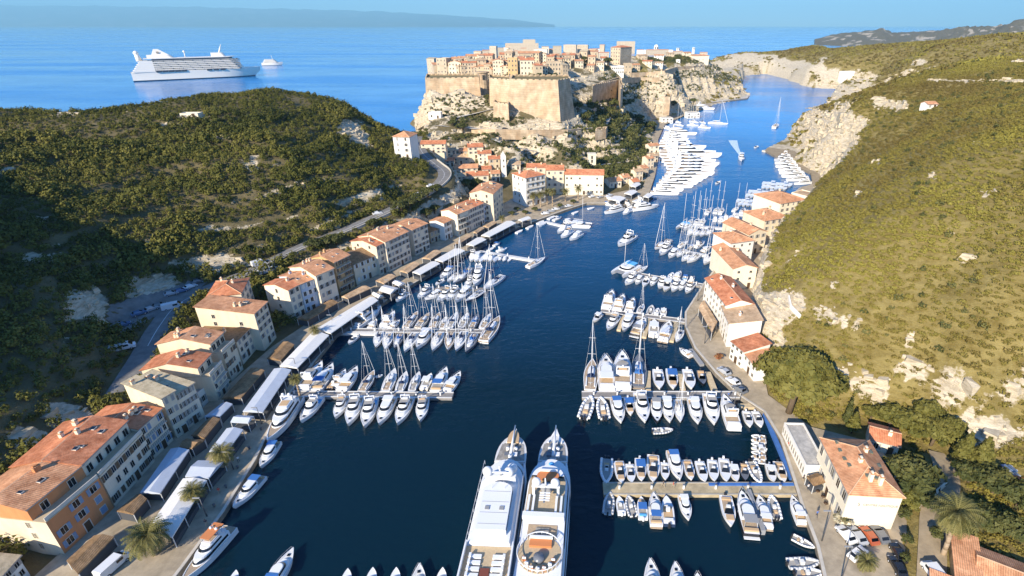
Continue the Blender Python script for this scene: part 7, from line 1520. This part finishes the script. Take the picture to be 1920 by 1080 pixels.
# ------------------------------------------------------------------ cruise ship and small ship at sea
M_SHIPW = mat("ship_white", (0.86, 0.79, 0.68), 0.4, 0.4)
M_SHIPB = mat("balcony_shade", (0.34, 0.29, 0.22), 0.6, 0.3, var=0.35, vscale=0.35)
M_SHIPD = mat("ship_dark_window", (0.05, 0.055, 0.065), 0.3, 0.5)
def cruise():
    a, c = Vector((-603, 1146, 0)), Vector((-772, 1024, 0)); d = a - c; L = d.length; m = (a + c) / 2
    t = thing("cruise_ship", "big white cruise ship with a pointed aft funnel at anchor on the open sea", "cruise ship", m, math.atan2(-d.x, d.y))
    h, dk, R_ = hull_mb(L, 30, 15, M_SHIPW, M_DECKW, .30, 2.6, .9, .8, 24, boot=M_NAVY, u0=.62); h.build("hull", t); dk.build("deck", t)
    f = L / 2
    def y(s): return f - s
    for k in range(6):
        z0 = 15 + k * 3.1; q = MB(); tier(q, 14.6 - .15 * k, y(L - 4 - k * 2.6), y(26 + k * 2.2), 14, z0, z0 + 3.1, M_SHIPW, M_SHIPW, 1.5, .0); q.build("deck_tier", t)
        w_ = 14.6 - .15 * k
        for sx in (-1, 1):
            n = 46; q = MB()
            for i in range(n):
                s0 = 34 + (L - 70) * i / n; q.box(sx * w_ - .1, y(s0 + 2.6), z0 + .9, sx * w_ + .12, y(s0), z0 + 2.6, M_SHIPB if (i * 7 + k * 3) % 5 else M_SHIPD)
            q.build("balcony_row", t)
    q = MB(); band(q, 13.9, y(L - 36), y(44), 12, 33.7, 36.4, M_SHIPD, .5, .0, .1); q.build("promenade_windows", t)
    q = MB(); tier(q, 14.4, y(L - 24), y(40), 12, 36.4, 37.4, M_SHIPW, M_DECKW, 0, 0); q.build("sun_deck", t)
    q = MB(); tier(q, 8, y(L - 30), y(L - 72), 8, 37.4, 42.5, M_SHIPW, M_SHIPW, 6, .2); q.box(5.02, y(L - 50), 45, 5.4, y(L - 46), 48, M_SHIPB); q.box(-5.4, y(L - 50), 45, -5.02, y(L - 46), 48, M_SHIPB)
    n = [(-5, y(L - 38), 42.5), (5, y(L - 38), 42.5), (5, y(L - 64), 42.5), (-5, y(L - 64), 42.5), (-3, y(L - 43), 52), (3, y(L - 43), 52), (3, y(L - 50), 52), (-3, y(L - 50), 52)]
    q.add(n, [(0, 4, 5, 1), (1, 5, 6, 2), (2, 6, 7, 3), (3, 7, 4, 0), (4, 7, 6, 5)], M_SHIPW); q.build("funnel", t)
    q = MB(); q.tube((0, y(L - 18), 33), (0, y(L - 16), 46), 5, 3, M_SHIPW, 12); q.sphere((0, y(L - 16), 46), 4, M_SHIPW, 12, 8); q.build("radome", t)
    q = MB(); tier(q, 6, y(78), y(54), 6, 37.4, 44, M_SHIPW, M_SHIPW, 4, .3); q.tube((0, y(64), 44), (0, y(58), 58), 1.6, .5, M_SHIPW, 8); q.box(-5, y(62), 51, 5, y(61), 51.6, M_SHIPW); q.build("mast", t)
    q = MB(); q.tube((0, y(120), 37), (0, y(120), 47), .9, .5, M_SHIPW, 8); q.sphere((0, y(120), 47), 2, M_SHIPW, 10, 6); q.build("signal_mast", t)
    for sx in (-1, 1):
        for i in range(8):
            s0 = (62 + i * 11) if i < 3 else (96 + i * 9.5); q = MB(); q.box(sx * 15.0 - 1.2, y(s0 + 8.4), 14.2, sx * 15.0 + 1.2, y(s0), 16.6, M_SHIPD); q.box(sx * 15.0 - 1.25, y(s0 + 7.6), 16.6, sx * 15.0 + 1.25, y(s0 + .8), 17.6, M_GREYH); q.build("lifeboat", t)
    return t
cruise()
p0, p1 = P(491, 123, 0), P(531, 122, 0); dd_ = p1 - p0
t = thing("passenger_ship", "small white passenger ship on the sea to the right of the cruise ship", "ship", (p0 + p1) / 2, math.atan2(-dd_.x, dd_.y)); L_ = dd_.length
h, dk, R_ = hull_mb(L_, 11, 6, M_SHIPW, M_DECKW, .5, 2.3, .9, .3, 16, boot=M_NAVY); h.build("hull", t); dk.build("deck", t)
for k in range(3):
    q = MB(); tier(q, 5 - .2 * k, -L_ * .42 + 2 * k, L_ * (.30 - .06 * k), 5, 6 + 2.7 * k, 8.7 + 2.7 * k, M_SHIPW, M_SHIPW, 1.5, .02); band(q, 5 - .2 * k, -L_ * .38 + 2 * k, L_ * (.29 - .06 * k), 4.8, 7 + 2.7 * k, 8 + 2.7 * k, M_SHIPB, .8, .01, .05); q.build("deckhouse", t)
q = MB(); q.tube((0, L_ * .05, 14), (0, L_ * .03, 24), .6, .3, M_SHIPW, 6); q.build("mast", t)
# ------------------------------------------------------------------ cars and street things
M_TYRE = mat("tyre", (0.02, 0.02, 0.02), 0.9, 0.1)
_cm = {}
def car(label, px, py, yaw, col, kind='car', group=None, z=None, L=4.2):
    p = P(px, py, z) if z is not None else hit(px, py, 1.2); name, cat = ('van', 'van') if kind == 'van' else (('coach', 'coach') if kind == 'coach' else ('parked_car', 'car'))
    t = thing(name, label, cat, p, R(yaw), group); w_ = {'car': .88, 'van': 1.0, 'coach': 1.25}[kind]; s = L / 4.2
    k = (kind, col)
    if k not in _cm:
        pc = dict(white=(.75, .75, .74), silver=(.42, .43, .44), red=(.42, .10, .04), black=(.02, .02, .022), blue=(.10, .17, .30), grey=(.17, .175, .18))[col]
        m = mat(col + "_car_paint", pc, 0.25, 0.5, coat=0.5)
        if kind == 'car': pr = [(-2.1, .35), (-2.1, .85), (-1.75, .98), (-1.25, 1.42), (.25, 1.46), (1.0, .98), (1.9, .85), (2.1, .6), (2.1, .35)]
        else: pr = [(-2.1, .35), (-2.1, 1.95), (-1.9, 2.05), (1.05, 2.05), (1.65, 1.25), (2.05, 1.1), (2.1, .35)]
        b = MB(); n = len(pr); vs = []
        for sx in (-1, 1): vs += [(yy, sx * (w_ - (.16 if zz > 1.0 and kind == 'car' else .03 if zz > 1.2 else 0)), zz) for yy, zz in pr]
        b.add(vs, [tuple(range(n)), tuple(range(2 * n - 1, n - 1, -1))] + [(i, n + i, n + (i + 1) % n, (i + 1) % n) for i in range(n)], m)
        g = MB()
        if kind == 'car':
            g.add([(.3, -.66, 1.435), (.3, .66, 1.435), (.95, .74, 1.03), (.95, -.74, 1.03)], [(0, 1, 2, 3), (3, 2, 1, 0)], M_DKGLASS); g.add([(-1.3, -.66, 1.41), (-1.3, .66, 1.41), (-1.72, .72, 1.02), (-1.72, -.72, 1.02)], [(0, 1, 2, 3), (3, 2, 1, 0)], M_DKGLASS)
            for v in range(len(g.v)): g.v[v] = (g.v[v][0] * 1.012, g.v[v][1], g.v[v][2] + .02)
            for sx in (-1, 1): g.add([(-1.5, sx * .80, 1.03), (.8, sx * .80, 1.03), (.2, sx * .745, 1.36), (-1.2, sx * .745, 1.36)], [(0, 1, 2, 3), (3, 2, 1, 0)], M_DKGLASS)
        else:
            g.add([(1.1, -.9, 2.0), (1.1, .9, 2.0), (1.67, .93, 1.3), (1.67, -.93, 1.3)], [(0, 1, 2, 3), (3, 2, 1, 0)], M_DKGLASS); 
            for sx in (-1, 1): g.box(-1.6 if kind == 'coach' else .1, sx * (w_ + .0) - .02, 1.2, 1.0, sx * (w_ + .0) + .02, 1.75, M_DKGLASS)
        wh = MB(); wh.tube((0, -.1, .32), (0, .1, .32), .32, .32, M_TYRE, 12); wh.tube((0, -.11, .32), (0, .11, .32), .18, .18, M_ALU, 8)
        li = MB(); li.box(2.04, -.16, .62, 2.13, .16, .76, M_GEL)
        _cm[k] = (b.mesh("body"), g.mesh("glazing"), wh.mesh("wheel"), li.mesh("headlight"))
    b, g, wh, li = _cm[k]
    put("body", b, t, scale=(s, 1, 1)); put("glazing", g, t, scale=(s, 1, 1))
    for yy in (-1.3, 1.3):
        for sx in (-1, 1): put("wheel", wh, t, (yy * s, sx * (w_ - .06), 0))
    for sx in (-1, 1): put("headlight", li, t, (0, sx * .6, 0), scale=(s, 1, 1))
    return t
car("white car with dark sunroof parked by the hotel's corner", 1585, 1006, 105, 'white')
car("silver car between the white and the red one before the hotel wall", 1606, 1008, 100, 'silver')
car("orange-red car parked before the hotel's blank wall", 1628, 1008, 98, 'red')
car("dark grey car right of the orange-red one", 1648, 1006, 96, 'grey')
car("white car half hidden by the low feathery palm", 1607, 1042, 30, 'white')
car("black car in the shade of the verge, upper one", 1682, 1040, 85, 'black'); car("black car in the shade of the verge, lower one", 1681, 1066, 88, 'black')
car("white van at the bottom edge beside the lane", 1748, 1078, 95, 'white', 'van')
car("dark blue car under the white cliff, upper of the row", 1884, 884, 8, 'blue'); car("silver car under the white cliff, middle of the row", 1889, 893, 5, 'silver'); car("red car under the white cliff, lowest of the row", 1906, 906, -8, 'red')
car("white van parked beside the big palm at the bottom left", 215, 1064, 75, 'white', 'van', z=1.2, L=5.4)
car("silver car on the right quay road below the red bush", 1357, 699, 118, 'silver'); car("white car on the right quay road, middle of three", 1374, 718, 120, 'white'); car("dark grey car on the right quay road by the second pontoon", 1386, 733, 122, 'grey')
CARS = [(322, 553, 'silver'), (340, 548, 'blue'), (358, 540, 'white'), (300, 575, 'grey'), (262, 590, 'blue'), (285, 582, 'silver'), (372, 530, 'grey'), (232, 612, 'blue')]
for i, (x, y, c) in enumerate(CARS): car(f"{c} car in the shaded car park under the left cliff, {ORD[i]} listed from the road" if False else f"{c} car in the shaded car park, at the {('far middle', 'second far', 'farthest', 'middle', 'left middle', 'central', 'far right', 'leftmost')[i]} spot", x, y, 40 + 10 * (i % 3), c, group='cars in the shaded car park')
car("pale camper van in the shaded car park by the road", 325, 578, 35, 'white', 'van', L=6.0)
car("blue-white camper van in the shaded car park's lower corner", 232, 655, 35, 'white', 'van', L=6.0)
car("white van on the hill road at the rock cutting", 486, 497, 50, 'white', 'van', L=5.0); car("long pale lorry parked beside the hill road", 505, 510, 48, 'white', 'van', L=8.0)
car("white car driving on the straight of the hill road", 708, 402, 35, 'white'); car("small white car higher up the hill road", 786, 366, 35, 'white'); car("white car at the start of the road's bend", 808, 350, 45, 'white')
car("dark car on the road under the great bastion", 947, 243, 0, 'black')
# white market stalls of the bay head car park
for i, (x, y) in enumerate(((1022, 402), (1032, 398), (1042, 394), (1054, 391), (1066, 388), (1110, 370), (1125, 371), (1143, 368), (1156, 372))):
    car(f"{('white', 'silver', 'white', 'grey', 'white', 'white', 'silver', 'white', 'white')[i]} car parked at the bay head, {ORD[i] if i else 'first'} from the left", x, y, 25 + i * 3, ('white', 'silver', 'white', 'grey', 'white', 'white', 'silver', 'white', 'white')[i], group='cars parked at the bay head')
for i, (a, b_, c, d) in enumerate((((1140, 373), (1152, 367), (1174, 371), (1162, 378)), ((1170, 362), (1182, 356), (1196, 359), (1184, 366)), ((1180, 348), (1192, 342), (1202, 345), (1192, 351)), ((1185, 377), (1194, 373), (1206, 376), (1196, 381)), ((1206, 368), (1214, 362), (1226, 365), (1216, 371)))):
    pavilion(f"white canvas marquee on the bay head corner, {ORD[i] if i else 'first'} from the left", (a, b_, c, d), 4.0, 'white', 'marquees on the bay head corner', 'marquee', 'marquee')
# lamps
def lamp(label, px, py, h, z=1.2, group=None):
    p = P(px, py, z); t = thing("street_lamp", label, "lamp post", p, 0, group); b = MB(); b.tube((0, 0, 0), (0, 0, h), .13, .07, M_METAL, 8); b.build("pole", t)
    b = MB(); b.box(-1.4, -.12, h, 0, .12, h + .16, M_GRC); b.build("lamp_head", t); return t
lamp("tall grey lamp post on the hotel quay near the three inflatables", 1541, 1014, 8.0); lamp("tall grey lamp post at the bottom right, nearest the camera", 1576, 1090, 9.0)
for i, (x, y) in enumerate(((1357, 765), (1303, 640), (1290, 560))): lamp(f"thin lamp post on the right quay edge, {ORD[i] if i else 'nearest'} of three" if i else "thin lamp post on the right quay edge, nearest of three", x + 18, y + 4, 6.0)
b = MB(); prop(lowwall("garden_wall", [hit(1716, 959), hit(1745, 935), hit(1771, 913)], 1.4, .35, W['pale'], "low pale garden wall slanting beside the dirt lane", "wall"))
lowwall("cutting_wall", [hit(x, y) for x, y in ((1478, 560), (1482, 578), (1500, 597))], 1.2, .4, W['white'], "short white wall stub on the cliff ledge above the right quay", "wall")
# terrace tables by the hotel, solar panel
def tset(label, px, py, group):
    p = P(px, py, 1.2); t = thing("cafe_table", label, "table", p, 0.3, group); b = MB(); b.tube((0, 0, 0), (0, 0, .7), .05, .05, M_METAL, 6); b.tube((0, 0, .7), (0, 0, .75), .45, .45, M_DOOR, 12); b.build("table", t)
    return t
for i, (x, y) in enumerate(((1524, 916), (1532, 925), (1542, 935), (1547, 948))): tset(f"dark cafe table on the hotel terrace, {ORD[i] if i else 'first'} from the white shed", x, y, 'cafe tables on the hotel terrace')

# ------------------------------------------------------------------ people on the quays
def person_mesh(top, legs, stride):
    me = bpy.data.meshes.new("body"); V = [(0, 0, .95), (0, 0, 1.18), (0, 0, 1.42), (0, 0, 1.52), (0, .02, 1.64), (0, .02, 1.74), (.19, 0, 1.42), (.26, .03, 1.15), (.27, .12, .92), (-.19, 0, 1.42), (-.26, -.03, 1.15), (-.27, .02, .9), (.1, 0, .92), (.11, stride, .5), (.11, stride * 1.2, .06), (.11, stride * 1.2 + .16, .03), (-.1, 0, .92), (-.11, -stride * .7, .5), (-.11, -stride * 1.5, .08), (-.11, -stride * 1.5 + .16, .03)]
    E_ = [(0, 1), (1, 2), (2, 3), (3, 4), (4, 5), (2, 6), (6, 7), (7, 8), (2, 9), (9, 10), (10, 11), (0, 12), (12, 13), (13, 14), (14, 15), (0, 16), (16, 17), (17, 18), (18, 19)]
    me.from_pydata(V, E_, []); o = bpy.data.objects.new("tmp", me); COL.objects.link(o); md = o.modifiers.new("s", 'SKIN'); o.modifiers.new("u", 'SUBSURF').levels = 1
    rad = [.15, .15, .16, .06, .10, .09, .07, .05, .04, .07, .05, .04, .09, .07, .05, .04, .09, .07, .05, .04]
    for v, q in zip(me.skin_vertices[0].data, rad): v.radius = (q, q * .85)
    me.skin_vertices[0].data[0].use_root = True
    bpy.context.view_layer.update(); r = bpy.data.meshes.new_from_object(o.evaluated_get(bpy.context.evaluated_depsgraph_get())); bpy.data.objects.remove(o)
    sk = mat("skin", (.42, .25, .17), .6)
    for m_ in (sk, top, legs, mat("hair", (.04, .025, .015), .7)): r.materials.append(m_)
    for p_ in r.polygons: z = p_.center.z; x = abs(p_.center.x); p_.material_index = 3 if z > 1.70 or (z > 1.6 and p_.center.y < -.02) else 0 if z > 1.47 or (x > .2 and z < 1.1) or z < .0 else 1 if z > .95 else 2
    return r
PC = [mat("shirt_" + n, c, .8) for n, c in (("white", (.7, .7, .68)), ("red", (.5, .08, .06)), ("blue", (.08, .16, .4)), ("dark", (.05, .05, .06)))]
PT = [mat("trousers_" + n, c, .8) for n, c in (("dark", (.04, .045, .06)), ("tan", (.4, .32, .22)))]
PM = [person_mesh(PC[k], PT[k % 2], .16 + .05 * k) for k in range(4)]
for (x, y, rz, k, lb) in ((1514, 918, 200, 0, "person in a white shirt walking on the hotel quay by the terrace"), (1505, 903, 20, 3, "person in dark clothes walking towards the white quay shed"), (1531, 968, 190, 2, "person in a blue shirt on the quay beside the moored cruiser"), (1478, 838, 10, 1, "person in a red shirt walking beside the white quay shed"),
    (1243, 913, 80, 3, "person in dark clothes standing on the sandy concrete pier, outer one"), (1262, 914, 260, 1, "person in a red shirt standing on the sandy concrete pier"), (412, 925, 20, 1, "person in a red shirt on the left quay under the awning edge"), (448, 866, 200, 0, "person in a white shirt on the left quay near the moored cruiser"), (388, 985, 30, 3, "person in dark clothes on the left quay by the tour boat"), (1365, 745, 150, 2, "person in a blue shirt near the thin lamp post on the right quay")):
    t = thing("person", lb, "person", P(x, y, 0.75 if 'pier' in lb else 1.2), R(rz)); put("body", PM[k], t)

# bollards and lamps on the left quay
for i in range(12):
    u = i / 11; a_, c_ = ((410, 950), (520, 770)) if i < 6 else ((606, 655), (850, 484)); uu = (i % 6) / 5; p = P(a_[0] + (c_[0] - a_[0]) * uu - 8, a_[1] + (c_[1] - a_[1]) * uu, 1.2)
    b = MB(); b.tube((0, 0, 0), (0, 0, .55), .2, .16, M_METAL, 10); b.tube((0, 0, .55), (0, 0, .72), .28, .28, M_METAL, 10); prop(b.build("bollard", loc=p), f"black iron bollard on the left quay edge, {ORD[i]} along the quay" if i else "black iron bollard on the left quay edge, first along the quay", "bollard", "bollards on the left quay edge")
for i, (x, y) in enumerate(((402, 968), (452, 880), (505, 795), (572, 700), (640, 616), (745, 548))): lamp(f"dark lamp post on the left promenade, {ORD[i]} from the camera" if i else "dark lamp post on the left promenade, nearest to the camera", x - 14, y, 5.0, group='lamp posts of the left promenade')
